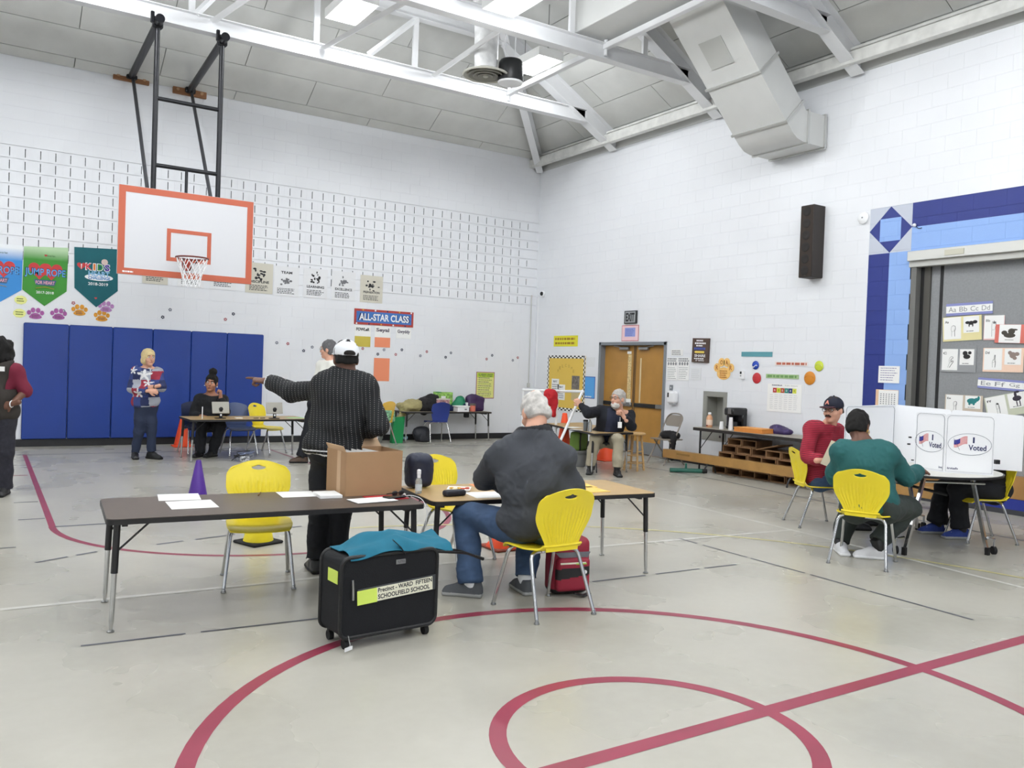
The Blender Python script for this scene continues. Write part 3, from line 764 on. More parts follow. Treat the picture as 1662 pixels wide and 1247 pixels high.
for p in poly: table_leg(t, p[0]*.86, p[1]*.86, .598, math.copysign(1, p[0]), math.copysign(1, p[1]))
SN = thing('folding_table', 'dark snack table with coffee machine along the right wall', 'table', (10.15, 8.62, 0), PI/2)
RZT = .70
MB().prism(rrect(2.42, .66, .03), RZT-.03, RZT, 'z').build('tabletop', mat('speckled_grey_laminate', 'a29b8e', .45, var=.1, scale=60), SN, 30)
MB().prism(rrect(2.43, .67, .03), RZT-.05, RZT-.004, 'z').build('edge_band', mat('dark_edge', '2c2826', .5), SN, 30)
for s in (-1, 1):
    for q in (-1, 1):
        l = MB().tube(bend([(s*1.1, q*.26, RZT-.05), (s*1.1, q*.26, 0.0)], .05), .016, 10).build('leg', M_dark, SN)
        MB().tube([(s*1.1, q*.26, .35), (s*.85, q*.26, RZT-.05)], .007, 6).build('brace', M_dark, l)

# ------------------------------------------------------------ paper goods and small things on tables
def on(T, lx, ly, H):                       # point on a table top from its own axes
    p = T.location; a = T.rotation_euler.z; return (p.x+lx*math.cos(a)-ly*math.sin(a), p.y+lx*math.sin(a)+ly*math.cos(a), H)
def sheet(name, label, cat, q, z, m, group=None, th=.0015):
    """q: four world xy corners"""
    c = np.mean(q, 0); poly = [(p[0]-c[0], p[1]-c[1]) for p in q]
    o = MB().prism(poly, 0, th, 'z').build(name, m, None, 0); o.location = (c[0], c[1], z); return tag(o, label, cat, group)
def quad_px(pts, z): return [fl(*p, z)[:2] for p in pts]
def qrect(cx_, cy_, w_, h, a):
    a = math.radians(a); return [(cx_+x*math.cos(a)-y*math.sin(a), cy_+x*math.sin(a)+y*math.cos(a)) for x, y in ((-w_/2, -h/2), (w_/2, -h/2), (w_/2, h/2), (-w_/2, h/2))]
sheet('paper_sheet', 'white sheet of paper at the back left of the brown table', 'paper', qrect(1.125, 5.68, .25, .26, -8), .640, M_paper, 'loose papers on the brown table')
sheet('paper_sheet', 'white sheet of paper at the front left of the brown table', 'paper', qrect(1.14, 5.37, .27, .29, -3), .640, M_paper, 'loose papers on the brown table')
sheet('paper_sheet', 'white sheet of paper beside the pen on the brown table', 'paper', qrect(1.86, 5.55, .24, .24, -6), .640, M_paper, 'loose papers on the brown table')
o = MB().box((0, 0, .011), (.15, .2, .022), 0, .002).build('paper_stack', M_paper, None); o.location = (2.02, 5.40, .64); o.rotation_euler.z = -.1; tag(o, 'thick white stack of cards left of the carton', 'paper stack')
o = MB().tube([(0, 0, 0), (.04, .09, .004)], [.005, .004], 8).build('pen', mat('brass_brown', '7a5a30', .5), None); o.location = (1.6, 5.56, .645); tag(o, 'short brown pen lying on the brown table', 'pen')
# carton
t = thing('cardboard_box', 'brown cardboard carton open at the top on the brown table', 'box', (2.33, 5.52, .64), math.radians(2))
M_card = mat('corrugated_card', 'a98663', .85, var=.04, scale=5); M_card2 = mat('card_edge', 'c9a988', .85)
for nm, c, d in (('side_panel', (0, -.165, .15), (.42, .005, .30)), ('side_panel', (0, .165, .15), (.42, .005, .30)), ('end_panel', (-.21, 0, .15), (.005, .33, .30)), ('end_panel', (.21, 0, .15), (.005, .33, .30)), ('bottom_panel', (0, 0, .003), (.42, .33, .006))): MB().box(c, d).build(nm, M_card, t, 0)
MB().box((-.213, -.05, .15), (.004, .06, .30)).build('tape_strip', M_card2, t, 0)
X = Matrix.Translation((0, .165, .3)) @ Matrix.Rotation(math.radians(-55), 4, 'X'); MB().box((0, 0, .05), (.41, .004, .10), X=X).build('flap', M_card2, t, 0)
X = Matrix.Translation((-.21, 0, .3)) @ Matrix.Rotation(math.radians(-25), 4, 'Y'); MB().box((0, 0, .02), (.004, .30, .045), X=X).build('flap', M_card2, t, 0)
for k in range(5):
    o = MB().box((0, 0, .14), (.003, .24, .285-.01*(k % 2))).build('file_folder', M_paper, None, 0); o.location = (2.18+.05*k, 5.52+.004*k, .65); o.rotation_euler.z = .05*(k-2); tag(o, 'white paper folder standing in the carton, %s from the left' % ('first', 'second', 'third', 'fourth', 'fifth')[k], 'folder', 'folders in the carton')
sheet('red_folder', 'red folder under papers beside the carton', 'folder', qrect(2.36, 5.21, .27, .17, -3), .640, mat('red_card', 'b3202c', .6), th=.004)
sheet('paper_sheet', 'white papers lying across the red folder', 'paper', qrect(2.225, 5.12, .29, .17, 4), .6445, M_paper, th=.004)
t = thing('smartphone', 'black phone charging on the papers by the carton', 'phone', (2.40, 5.155, .649), math.radians(12)); MB().box((0, 0, .005), (.15, .075, .010), 0, .004).build('body', M_black, t); MB().box((0, 0, .0103), (.135, .066, .0008)).build('screen', mat('screen_glass', '0a0b0d', .1), t)
o = MB().tube(bend([(2.47, 5.16, .655), (2.52, 5.14, .66), (2.57, 5.07, .645), (2.585, 5.02, .56), (2.57, 5.03, .42), (2.54, 5.12, .30), (2.50, 5.20, .2)], .05), .0025, 6).build('charging_cable', M_white, None); tag(o, 'white charging cable drooping over the table end', 'cable')
t = thing('sunglasses', 'dark folded glasses beside the carton', 'glasses', (2.47, 5.25, .645), .3)
for s in (-1, 1): MB().ell((s*.03, 0, .018), (.028, .006, .016)).build('lens', M_black, t); MB().tube([(s*.055, 0, .02), (s*.05, .06, .008)], .003, 6).build('temple', M_black, t)
t = thing('spray_bottle', 'clear spray bottle of sanitiser with a white pump', 'bottle', fl(679, 801, .64), 0); t.location.z = .64
M_clear = mat('clear_plastic', 'dfe6ea', .08, trans=.75); MB().lathe([(.02, 0), (.024, .004), (.024, .09), (.018, .105), (.01, .112)], 16).build('bottle', M_clear, t); MB().lathe([(.011, .11), (.013, .112), (.013, .135), (.015, .137), (.015, .165), (.008, .17)], 14).build('pump', M_white, t); MB().lathe([(.0243, .02), (.0246, .021), (.0246, .06), (.0243, .061)], 16).build('sticker', mat('pale_label', 'd6dde0', .6), t)
# navy bag
s = SDF(); s.box((0, 0, .12), (.095, .07, .12), .05).ell((0, .0, .2), (.08, .06, .05), k=.04)
me = soft_mesh('lunch_bag', [s.surf(.008)], mat('navy_nylon', '1b2238', .5), folds=folds(.006, 30, 3))
o = link('lunch_bag', me); o.location = (*fl(679, 797, .64)[:2], .64); o.location.x += .10; o.location.y += .20; o.location.z = .638; tag(o, 'slumped navy nylon bag behind the spray bottle', 'bag')
# second table
t = thing('snack_plate', 'square paper plate of snacks on the tan table', 'plate', on(T2, -.55, .06, .63), .2)
MB().lathe([(.05, 0), (.09, .001), (.12, .016), (.122, .018), (.09, .004), (.05, .003)], 4).build('plate', M_paper, t, 0)
for k in range(8):
    a = k*2.4; r_ = .02+.008*k
    MB().ell((r_*math.cos(a), r_*math.sin(a), .012+.003*(k % 3)), (.024, .014, .008), nu=8, nv=5).build('snack', (mat('snack_gold', 'd7a94e', .7), mat('snack_cream', 'efe3c0', .7), mat('snack_red', 'c1543a', .7))[k % 3], t)
t = thing('glasses_case', 'dark navy glasses case on the tan table', 'case', on(T2, -.68, -.17, .63), .05); s = SDF().box((0, 0, .022), (.085, .035, .022), .018); link('case', soft_mesh('case', [s.surf(.006)], mat('navy_case', '20222e', .6)), t); MB().tube([(-.06, .05, .006), (.09, .055, .006)], .004, 8).build('pen', M_black, t)
sheet('paper_sheet', 'white form in front of the seated man on the tan table', 'paper', qrect(*on(T2, -.35, -.18, 0)[:2], .42, .27, -9), .630, M_paper)
sheet('orange_paper', 'orange sheet of paper at the back of the tan table', 'paper', qrect(*on(T2, -.18, .22, 0)[:2], .36, .24, -12), .630, mat('orange_paper', 'f0a070', .8))
M_manila = mat('manila_yellow', 'f0c96a', .75)
for i, (lx, ly, a, w_) in enumerate(((.42, .13, -12, .38), (.36, -.12, -4, .42))):
    t = thing('envelope', ('yellow manila envelope at the back of the tan table', 'yellow manila envelope at the front edge of the tan table')[i], 'envelope', on(T2, lx, ly, .630), math.radians(a), 'manila envelopes on the tan table')
    MB().box((0, 0, .002), (w_, .27, .004)).build('envelope', M_manila, t, 0); MB().box((.04, .03, .0045), (.10, .05, .0006)).build('stamp_print', mat('brown_print', '8a6a3a', .8), t, 0); MB().box((-.1, -.04, .0045), (.08, .03, .0006)).build('address_print', mat('brown_print', '8a6a3a', .8), t, 0)
# far table: tablets, papers
def tablet(loc, rz, label):
    t = thing('tablet', label, 'tablet', loc, rz, 'tablets on stands at the far table')
    X = Matrix.Translation((0, 0, .165)) @ Matrix.Rotation(math.radians(-14), 4, 'X')
    MB().box((0, 0, 0), (.26, .012, .18), 0, .008, X=X).build('screen', mat('silver_grey', 'a9a69c', .35, .4), t)
    MB().lathe([(.07, 0), (.085, .002), (.085, .012), (.03, .016)], 20).build('base', M_black, t)
    p = MB().box((0, -.015, .07), (.05, .012, .13), 0, .004).build('stand', M_black, t); MB().box((0, -.0215, .055), (.024, .002, .03)).build('stand_cutout', M_white, p)
    MB().ell((0, -.02, .145), (.032, .012, .032)).build('mount_disc', M_black, t); return t
tablet((3.13, 12.98, .63), .1, 'grey tablet on a black stand in front of the woman in black')
tablet((3.93, 12.93, .63), .05, 'grey tablet on a black stand in front of the empty yellow chair')
sheet('green_paper', 'pale green sheet on the right of the far table', 'paper', qrect(4.32, 13.1, .28, .2, 5), .63, mat('green_paper', 'a9e0a0', .8))
sheet('paper_pad', 'small white pad in the middle of the far table', 'paper', qrect(3.42, 13.05, .1, .08, 5), .63, M_paper, th=.01)
for i, (x, l) in enumerate(((3.62, 'black pen left of the right tablet'), (3.72, 'short black marker beside the right tablet'))):
    o = MB().tube([(0, 0, 0), (.08, .02, 0)], .006, 8).build('pen', M_black); o.location = (x, 12.95, .637); tag(o, l, 'pen')
o = MB().box((0, 0, .09), (.012, .012, .18)).build('card_holder', M_white); o.location = (2.86, 12.95, .63); tag(o, 'thin upright white card holder on the far table', 'holder')
t = thing('power_strip', 'white power adapter in a tangle of grey cables under the far table', 'cable box', (3.44, 12.72, 0), .3); MB().box((0, 0, .04), (.12, .09, .08), 0, .01).build('adapter', M_white, t)
r_ = random.Random(5)
for k in range(9):
    P = [(r_.uniform(-.17, .17), r_.uniform(-.1, .12), r_.uniform(.01, .16)) for _ in range(5)]; MB().tube(bend(P, .08), .006, 6).build('cable', (M_dark, M_grey_ink, mat('grey_blue_cable', '6d7690', .6))[k % 3], t)
# ------------------------------------------------------------ things on the heaped table by the back wall
def bag(name, label, cat, sdf, m, loc, rz=0, vox=.011, f=(.010, 24, 1), slot=None, group=None):
    o = link(name, soft_mesh(name, [sdf.surf(vox)], m, folds=folds(*f) if f else None, slot=slot)); o.location = loc; o.rotation_euler = (0, 0, rz); return tag(o, label, cat, group)
ZT = .612
bag('khaki_coat', 'khaki coat slumped over the left end of the heaped table', 'coat', SDF().ell((-.04, 0, .10), (.30, .2, .12), k=.08).cone((-.2, -.05, .05), (-.36, -.1, -.16), .07, .04, k=.06).ell((.1, 0, .17), (.16, .13, .07), k=.06), mat('khaki_cloth', 'a39a6c', .85, var=.1), (7.40, 15.17, ZT), 0, f=(.024, 24, 2))
bag('black_coat', 'black coat piled between the khaki coat and the flowered box', 'coat', SDF().ell((0, 0, .13), (.25, .19, .17), k=.08).ell((.08, 0, .27), (.17, .12, .08), k=.06), mat('black_cloth', '1c1a1c', .85), (7.72, 15.18, ZT), 0, f=(.022, 24, 5))
t = thing('gift_box', 'pink and black flowered box in front of the green one', 'box', (8.0, 15.12, .62)); MB().box((0, 0, .12), (.30, .2, .24), 0, .004).build('body', mat('flower_print', 'b98c8c', .7, var=.7, scale=26), t); MB().box((0, 0, .245), (.32, .22, .025), 0, .003).build('lid', mat('pale_lid', 'd8cfc4', .6), t)
t = thing('gift_bag', 'lime green patterned gift bag at the back of the heaped table', 'gift bag', (8.17, 15.36, .62)); MB().box((0, 0, .19), (.40, .12, .38), 0, .004).build('bag', mat('lime_print', '8fbd5e', .7, var=.55, scale=22), t); MB().box((-.13, 0, .375), (.12, .122, .02)).build('top_fold', mat('green_trim', '3b8a45', .6), t); MB().box((-.02, -.062, .24), (.1, .004, .12)).build('label_card', M_paper, t)
bag('teal_jacket', 'green and blue jacket bunched beside the gift bag', 'jacket', SDF().ell((0, 0, .10), (.17, .14, .13), k=.05).ell((.03, 0, .22), (.11, .08, .10), k=.05).ell((-.14, -.02, .05), (.1, .09, .06), k=.04), [mat('green_nylon', '0f7a55', .5), mat('navy_fleece', '1a2452', .8)], (8.48, 15.24, ZT), 0, f=(.01, 26, 7), slot=lambda c, n: (c[:, 2] < .12+.05*np.sin(c[:, 0]*20)).astype(int))
t = thing('white_carton', 'flat white carton on the heaped table behind the blue chair', 'box', (8.40, 14.98, .62)); MB().box((0, 0, .05), (.26, .2, .10), 0, .004).build('body', M_white, t); MB().box((0, 0, .11), (.3, .22, .02), 0, .004).build('lid', M_paper, t); MB().box((.05, -.101, .05), (.05, .003, .03)).build('print', M_grey_ink, t)
t = thing('jar', 'salmon pink jar with a dark lid on the heaped table', 'jar', (8.68, 15.0, .62)); MB().lathe([(.05, 0), (.06, .01), (.06, .12), (.05, .13)], 16).build('jar', mat('salmon_jar', 'e07a66', .3), t); MB().lathe([(.06, .125), (.064, .13), (.064, .16), (.05, .165)], 16).build('lid', mat('jar_lid', '6a6258', .5), t)
o = MB().box((0, 0, .09), (.06, .05, .18), 0, .008).build('lotion_bottle', M_white); o.location = (8.62, 15.14, .62); tag(o, 'white squeeze bottle beside the salmon jar', 'bottle')
bag('purple_bag', 'dark purple handbag at the right end of the heaped table', 'handbag', SDF().box((0, 0, .15), (.2, .11, .15), .06).ell((-.05, 0, .28), (.15, .09, .06), k=.05), mat('purple_leather', '3c2350', .5), (8.83, 15.19, ZT), 0, f=(.012, 25, 9))
bag('black_pouch', 'small black pouch hanging under the heaped table top', 'pouch', SDF().box((0, 0, -.05), (.06, .03, .05), .02), M_black, (8.57, 15.06, .59), 0, f=None)
bag('backpack', 'black backpack on the floor under the heaped table', 'backpack', SDF().ell((0, 0, .15), (.19, .14, .17), k=.05).box((0, -.1, .09), (.12, .05, .08), .03), mat('charcoal_nylon', '2a2c33', .6), (7.62, 15.2, -.004), .1, f=(.010, 24, 4))
o = MB().tube(bend([(-.12, 0, .02), (-.05, .02, .14), (.05, -.02, .03), (.1, .02, .12), (-.02, 0, .06), (-.11, -.02, .11)], .08), .016, 8).build('rope_loop', mat('pale_blue_cord', '8fb7c4', .7)); o.location = (7.2, 15.15, 0); tag(o, 'pale blue straps looped on the floor by the backpack', 'strap')
t = thing('tote_bag', 'green shopping tote standing left of the heaped table', 'tote bag', (6.98, 15.0, 0)); MB().prism([(-.11, 0), (.11, 0), (.14, .52), (-.10, .50)], -.06, .06, 'y').build('bag', mat('green_tote', '0f8a4b', .6), t, 0)
o = bag('print_pouch', 'white bag with green leaf print on the ochre chair', 'bag', SDF().box((0, 0, .11), (.13, .08, .11), .04), mat('leaf_print', '7fb08f', .7, var=.8, scale=24), (6.72, 14.86, .425), .2, f=(.008, 25, 6))
bag('grey_tote', 'grey and white bag lying on the floor under the ochre chair', 'bag', SDF().ell((0, 0, .12), (.2, .12, .13), k=.04), mat('grey_print', '8a8c88', .8, var=.5, scale=12), (6.58, 15.16, -.004), .3, f=(.012, 22, 8))

# ============================================================ traffic cones
def cone(label, loc, m, bm_, h=.45, r=.10, base=.24, square=True, rz=0.0, group='traffic cones'):
    t = thing('traffic_cone', label, 'cone', loc, rz, group)
    MB().box((0, 0, .012), (base, base, .024), 0, .01).build('base', bm_, t)
    MB().lathe([(r, .02), (r*.98, .03), (r*.28, h-.01), (r*.22, h), (r*.1, h)], 22).build('body', m, t); return t
M_purple = mat('purple_plastic', '4d238c', .45)
cone('purple cone standing beyond the brown table', (2.10, 9.62, 0), M_purple, M_purple, .41, .10, .22)
cone('yellow cone on a black base under the empty yellow chair', (2.04, 7.05, 0), mat('cone_yellow', 'f2dd20', .45), M_rubber, .45, .125, .30, rz=.35)
cone('orange cone standing behind the woman in black, by the wall pads', (3.02, 15.1, 0), M_orange, M_orange, .52, .14, .32)
cone('orange cone on the floor right of the pointing man', fl(598, 722), M_orange, M_orange, .45, .14, .34)
cone('orange cone behind the white pipe frame left of the bearded man', (*(CAMP+ray(916, 690)*14.6)[:2], 0), M_orange, M_orange, .80, .15, .36)
cone('wide orange cone on the floor under the tan table of the bearded man', fl(984, 747), M_orange, M_orange, .34, .19, .40)
cone('orange cone lying low behind the legs of the man in the grey sweater', (3.85, 6.05, 0), M_orange, mat('dark_orange', '8f3a22', .6), .16, .15, .30)

# ============================================================ rolling case with teal cloth
t = thing('rolling_case', 'black wheeled case with a paper precinct sign taped on its front', 'suitcase', (1.955, 4.36, 0), math.radians(4.5))
M_cloth = mat('black_ballistic_nylon', '0b0d12', .9, bump=.2, bscale=300); M_pipe = mat('case_piping', '0e0f11', .5)
L_, D_, z0, z1 = .60, .25, .065, .50
pr_ = [(x, z) for x, z in rrect(L_, z1-z0, .05)]
MB().prism([(x, z+(z0+z1)/2) for x, z in pr_], -D_/2, D_/2, 'y').build('body', M_cloth, t, 30)
for y in (-D_/2, D_/2): MB().tube([(x, y, z+(z0+z1)/2) for x, z in pr_], .011, 8, closed=True).build('piping', M_pipe, t)
for x in (-L_/2+.05, L_/2-.05):
    for y in (-D_/2+.03, D_/2-.03):
        c = MB().box((x, y, .055), (.03, .03, .03), 0, .006).build('caster', M_pipe, t); MB().cyl((x-.013, y, .027), (x+.013, y, .027), .027, n=16).build('wheel', M_rubber, c)
m = MB(); y = -D_/2-.003; X = Matrix.Translation((.0, y, .29)) @ Matrix.Rotation(math.radians(-3.0), 4, 'Y')
pk = MB().box((.05, 0, 0), (.50, .004, .085), 0, .001, X=X).build('sign_pocket', mat('clear_tape_grey', '3c3f42', .35), t, 0)
MB().box((.09, -.003, -.002), (.36, .002, .075), X=X).build('paper_sign', mat('cream_paper', 'e9e7d2', .8), t, 0)
MB().box((-.145, -.0035, -.004), (.12, .002, .078), X=X).build('yellow_note', mat('lime_note', 'd9ee6a', .8), t, 0)
m = MB(); put_text(m, 'Precinct - WARD  FIFTEEN', .093, .0185, .345, .025, -.0045, bold=.028, X=X); m.build('lettering', M_ink, t, 0); m = MB(); put_text(m, 'SCHOOLFIELD SCHOOL', .085, -.0175, .33, .026, -.0045, bold=.028, X=X); m.build('lettering', M_ink, t, 0)
b = MB().box((.06, y, .447), (.06, .004, .026), 0, .001).build('name_plate', M_steel, t, 0); lettering(t, 'TUTTO', .06, .447, .045, .012, M_ink, y=y-.003)
MB().box((-L_/2-.003, -.03, .39), (.003, .12, .07)).build('yellow_tag', mat('lime_note', 'd9ee6a', .8), t, 0)
zp = MB().tube([(-.235, y-.004, .38), (-.232, y-.006, .33), (-.23, y-.004, .27)], .008, 6).build('zip_pull', M_steel, t)
for s in (-1, 1): MB().tube(bend([(.30, s*.05+.02, .46), (.62, s*.045+.10, .40), (.80, s*.04+.16, .33)], .05), .008, 8).build('handle_bar', M_black, t)
MB().cyl((.80, .20, .33), (.80, .12, .33), .011, n=8).build('handle_grip', M_black, t)
MB().tube([(-.25, y, .08), (-.245, y-.02, .03)], .003, 6).build('tag_string', M_steel, t); MB().box((-.26, y-.03, .02), (.06, .004, .02), rz=.4).build('luggage_tag', M_white, t)
# teal cloth
nx_, ny_ = 40, 16; vs = []; fs = []
for i in range(nx_+1):
    for j in range(ny_+1):
        u, v = i/nx_, j/ny_; x = -.25+.66*u; yy = (v-.5)*(.27+.03*math.sin(u*5))
        h = .105*max(0, 1-abs(u-.50-.12*(v-.5))/.48)*(1-.45*abs(2*v-1))+.05*math.exp(-((u-.2)/.14)**2)*math.sin(v*PI)-.022*max(0, 1-abs(v-.42-.2*(u-.5))/.12)*math.sin(u*PI)
        z = .507+h*(.6+.6*v)+.018*math.sin(u*13+v*6)*math.sin(v*PI)*(1-u*.5)
        if v < .12: z -= .03*(1-v/.12)*(.4+.6*math.sin(u*7+1)**2)
        if u > .86: z += .045*((u-.86)/.14)-.05*(1-v)*((u-.86)/.14)
        vs.append((x, yy, max(z, .513 if (u < .84 and v > .12) else z)))
for i in range(nx_):
    for j in range(ny_): a = i*(ny_+1)+j; fs.append((a, a+ny_+1, a+ny_+2, a+1))
bm = bmesh.new(); V = [bm.verts.new(p) for p in vs]; [bm.faces.new([V[i] for i in f]) for f in fs]; bmesh.ops.recalc_face_normals(bm, faces=bm.faces); bmesh.ops.solidify(bm, geom=bm.faces[:], thickness=.004)
me = bpy.data.meshes.new('cloth'); bm.to_mesh(me); bm.free(); me.materials.append(mat('teal_cloth', '12677f', .85, var=.06, scale=12)); me.polygons.foreach_set('use_smooth', [True]*len(me.polygons)); me.set_sharp_from_angle(angle=math.radians(50))
t2 = thing('teal_bag', 'crumpled teal cloth bag lying on top of the rolling case', 'cloth bag', (1.955, 4.36, 0), math.radians(4.5)); link('cloth', me, t2); MB().tube([(.0, -.137, .575), (.045, -.142, .535), (.075, -.145, .49)], .012, 6, flat=.25).build('strap', M_black, t2)

# ============================================================ red backpack
t = thing('backpack', 'red and black backpack on the floor under the seated man\'s chair', 'backpack', (3.50, 4.66, 0), math.radians(-12))
M_redb = mat('crimson_nylon', '8f1730', .6, bump=.15, bscale=200)
s = SDF().box((0, 0, .20), (.145, .085, .195), .05); link('body', soft_mesh('body', [s.surf(.009)], [M_redb, M_black], slot=lambda c, n: (c[:, 2] < .05).astype(int)), t)
s = SDF().box((0, -.09, .15), (.125, .035, .115), .03); pk = link('front_pocket', soft_mesh('front_pocket', [s.surf(.008)], [M_redb, M_black, mat('grey_mesh', '6c6f75', .7)], slot=lambda c, n: np.where((c[:, 2] > .135+.12*c[:, 0]) & (c[:, 2] < .20+.05*c[:, 0]), 1, 0)), t)
MB().prism([(-.13, .30), (.13, .30), (.11, .26), (.02, .245), (-.10, .27)], -.096, -.084, 'y').build('grey_panel', mat('grey_mesh', '6c6f75', .7), t)
MB().box((-.01, -.122, .232), (.19, .006, .012)).build('zip_trim', mat('pale_trim', 'dfe8d0', .5), t); MB().box((.05, -.123, .226), (.08, .006, .008)).build('green_trim', mat('lime_trim', '9bc54c', .5), t)
MB().lathe([(.0, 0), (.013, 0), (.013, .004), (.0, .005)], 12, X=Matrix.Translation((.08, -.126, .17)) @ Matrix.Rotation(PI/2, 4, 'X')).build('logo', M_white, t)
for s_ in (-1, 1): MB().tube(bend([(s_*.06, .08, .36), (s_*.1, .13, .25), (s_*.11, .1, .06)], .08), .018, 6, flat=.35).build('strap', M_black, t)
MB().tube(bend([(-.03, .03, .385), (-.02, .03, .42), (.02, .03, .42), (.03, .03, .385)], .02), .007, 6).build('grab_loop', M_black, t)
MB().tube([(.0, -.13, .03), (.06, -.15, .012), (.12, -.12, .02)], .018, 6, flat=.5).build('loose_strap', M_black, t)

# ============================================================ voting table with folding legs and white screens
VT = Vector((7.72, 4.72, 0))
t = thing('round_table', 'round folding table on casters carrying the white voting screens', 'table', VT, 0)
MB().lathe([(.02, .70), (.74, .70), (.76, .705), (.76, .722), (.02, .722)], 48).build('edge_band', M_edge, t, 50)
MB().lathe([(.01, .722), (.745, .7222), (.745, .7255), (.01, .726)], 48).build('tabletop', mat('white_grey_laminate', 'd9d7cf', .4), t, 50)
R_ = YAW; RV = Vector((math.cos(R_), -math.sin(R_), 0)); FV = Vector((math.sin(R_), math.cos(R_), 0))
def vl(r_, f_, z): p = RV*r_+FV*f_; return (p.x, p.y, z)
for (r0, f0, r1, f1) in ((-.16, -.52, -.38, -.66), (.34, -.40, .44, -.53), (-.34, .40, -.44, .53), (.16, .52, .38, .66)):
    l = MB().tube([vl(r0, f0, .70), vl(r1, f1, .012)], .021, 4).build('leg', M_chrome, t, 0)
    MB().tube([Vector(vl(r1, f1, .0)), Vector(vl(r1, f1, .07))], .024, 4).build('foot_cap', M_rubber, l, 0)
    sgn = 1 if r1 > 0 else -1
    a = Vector(vl(r1+(sgn*.08 if sgn > 0 else -.06), f1+.04, 0))
    MB().tube([Vector(vl(r1, f1, .16)), a+Vector((0, 0, .14)), a+Vector((0, 0, .07))], .012, 8).build('caster_arm', M_chrome, l)
    w_ = MB().cyl(a+RV*.014+Vector((0, 0, .038)), a-RV*.014+Vector((0, 0, .038)), .038, n=18).build('caster_wheel', M_rubber, l)
for f_ in (-.42, .42): MB().tube([vl(-.45, f_, .64), vl(.45, f_, .64)], .013, 8).build('crossbar', M_chrome, t)
MB().tube([vl(-.6, -.2, .5), vl(.1, .1, .69)], .014, 8).build('fold_brace', M_dark, t); MB().tube([vl(-.6, .1, .66), vl(.2, -.25, .5)], .014, 8).build('fold_brace', M_dark, t)
MB().box(vl(-.32, -.3, .63), (.12, .02, .05), rz=-R_).build('sticker', M_white, t)
# screens: white corrugated privacy screens, each a folded set of panels
M_scr = mat('white_corrugated_plastic', 'f4f5f8', .45); M_navy = mat('navy_print', '1f2659', .6); M_redp = mat('red_print', 'd0453a', .6)
def panel(t, P, Q, zb, zt0, zt1, rad=.05, name='panel'):
    """upright panel from floor-plan point P to Q (world), top from zt0 to zt1"""
    P, Q = Vector((*P, 0)), Vector((*Q, 0)); d = (Q-P); L = d.length; ang = math.atan2(d.y, d.x)
    pts = [(0, zb), (L, zb)]
    n = 5
    for k in range(n+1): a = math.radians(90*k/n); pts.append((L-rad+rad*math.cos(a), zt1-rad+rad*math.sin(a)))
    for k in range(n+1): a = math.radians(90+90*k/n); pts.append((rad+rad*math.cos(a), zt0-rad+rad*math.sin(a)))
    o = MB().prism(pts, -.002, .002, 'y').build(name, M_scr, t, 0); o.location = P-Vector(t.location); o.rotation_euler.z = ang; return o, L
def frame_line(o, L, zb, zt, mg=.012, r=.04, m=None):
    P = []
    for cx_, cz, a0 in ((L-mg-r, zt-mg-r, 0), (mg+r, zt-mg-r, 90)):
        for k in range(6): a = math.radians(a0+90*k/5); P.append((cx_+r*math.cos(a), -.003, cz+r*math.sin(a)))
    P = [(L-mg, -.003, zb+mg)]+P+[(mg, -.003, zb+mg)]
    MB().tube(P, .0026, 4, closed=True, flat=.3).build('border_line', mat('slate_print', '3f455a', .6), o, 0)
def voted(o, L, zb, zt, x0=None, w=None):
    """oval sticker print: flag and the words I Voted"""
    cx_ = L*.5 if x0 is None else x0; cz = zb+(zt-zb)*.50; a, b_ = (w or L*.42), (zt-zb)*.18
    MB().tube([(cx_+a*math.cos(k*PI/24), -.003, cz+b_*math.sin(k*PI/24)) for k in range(48)], .002, 4, closed=True, flat=.3).build('oval_line', mat('slate_print', '3f455a', .6), o, 0)
    m = MB(); fx, fz = cx_-a*.42, cz+b_*.18; fw, fh = a*.62, b_*.75
    for k in range(7):
        zz = fz+fh*(.5-k/7)
        for q in range(6):
            xa, xb_ = fx-fw/2+fw*q/6, fx-fw/2+fw*(q+1)/6; wv = lambda xx: .10*fh*math.sin((xx-fx)/fw*6)+.35*(xx-fx)*.9
            m.add([(xa, -.0032, zz+wv(xa)), (xb_, -.0032, zz+wv(xb_)), (xb_, -.0032, zz-fh/14+wv(xb_)), (xa, -.0032, zz-fh/14+wv(xa))], [(0, 1, 2, 3)])
    m.build('flag_stripes', M_redp, o, 0)
    m = MB(); wv = lambda xx: .10*fh*math.sin((xx-fx)/fw*6)+.35*(xx-fx)*.9
    for q in range(3):
        xa, xb_ = fx-fw/2+fw*q/6.5, fx-fw/2+fw*(q+1)/6.5; m.add([(xa, -.0036, fz+fh*.5+wv(xa)), (xb_, -.0036, fz+fh*.5+wv(xb_)), (xb_, -.0036, fz-fh*.08+wv(xb_)), (xa, -.0036, fz-fh*.08+wv(xa))], [(0, 1, 2, 3)])
    m.build('flag_canton', mat('flag_blue', '2a2f8c', .6), o, 0)
    MB().tube([(fx-fw*.52, -.0034, fz+fh*.42), (fx-fw*.05, -.0034, fz-fh*1.0)], .004, 4, flat=.3).build('flag_pole', M_grey_ink, o, 0)
    m = MB(); put_text(m, 'I', cx_+a*.18, cz+b_*.42, a*.08, b_*.55, -.0036, bold=.02); put_text(m, 'Voted', cx_+a*.36, cz-b_*.28, a*.82, b_*.52, -.0036, bold=.02); m.build('lettering', M_navy, o, 0)
def on_depth(px, py, d): return CAMP+ray(px, py)*d
zb = .727
SCN = thing('voting_screen', 'white folding voting screen printed with two I Voted flag ovals', 'voting screen', (7.55, 4.42, zb))
a_, b2, c_ = on_depth(1484, 760, 8.05), on_depth(1532, 762, 7.75), on_depth(1612, 770, 7.62)
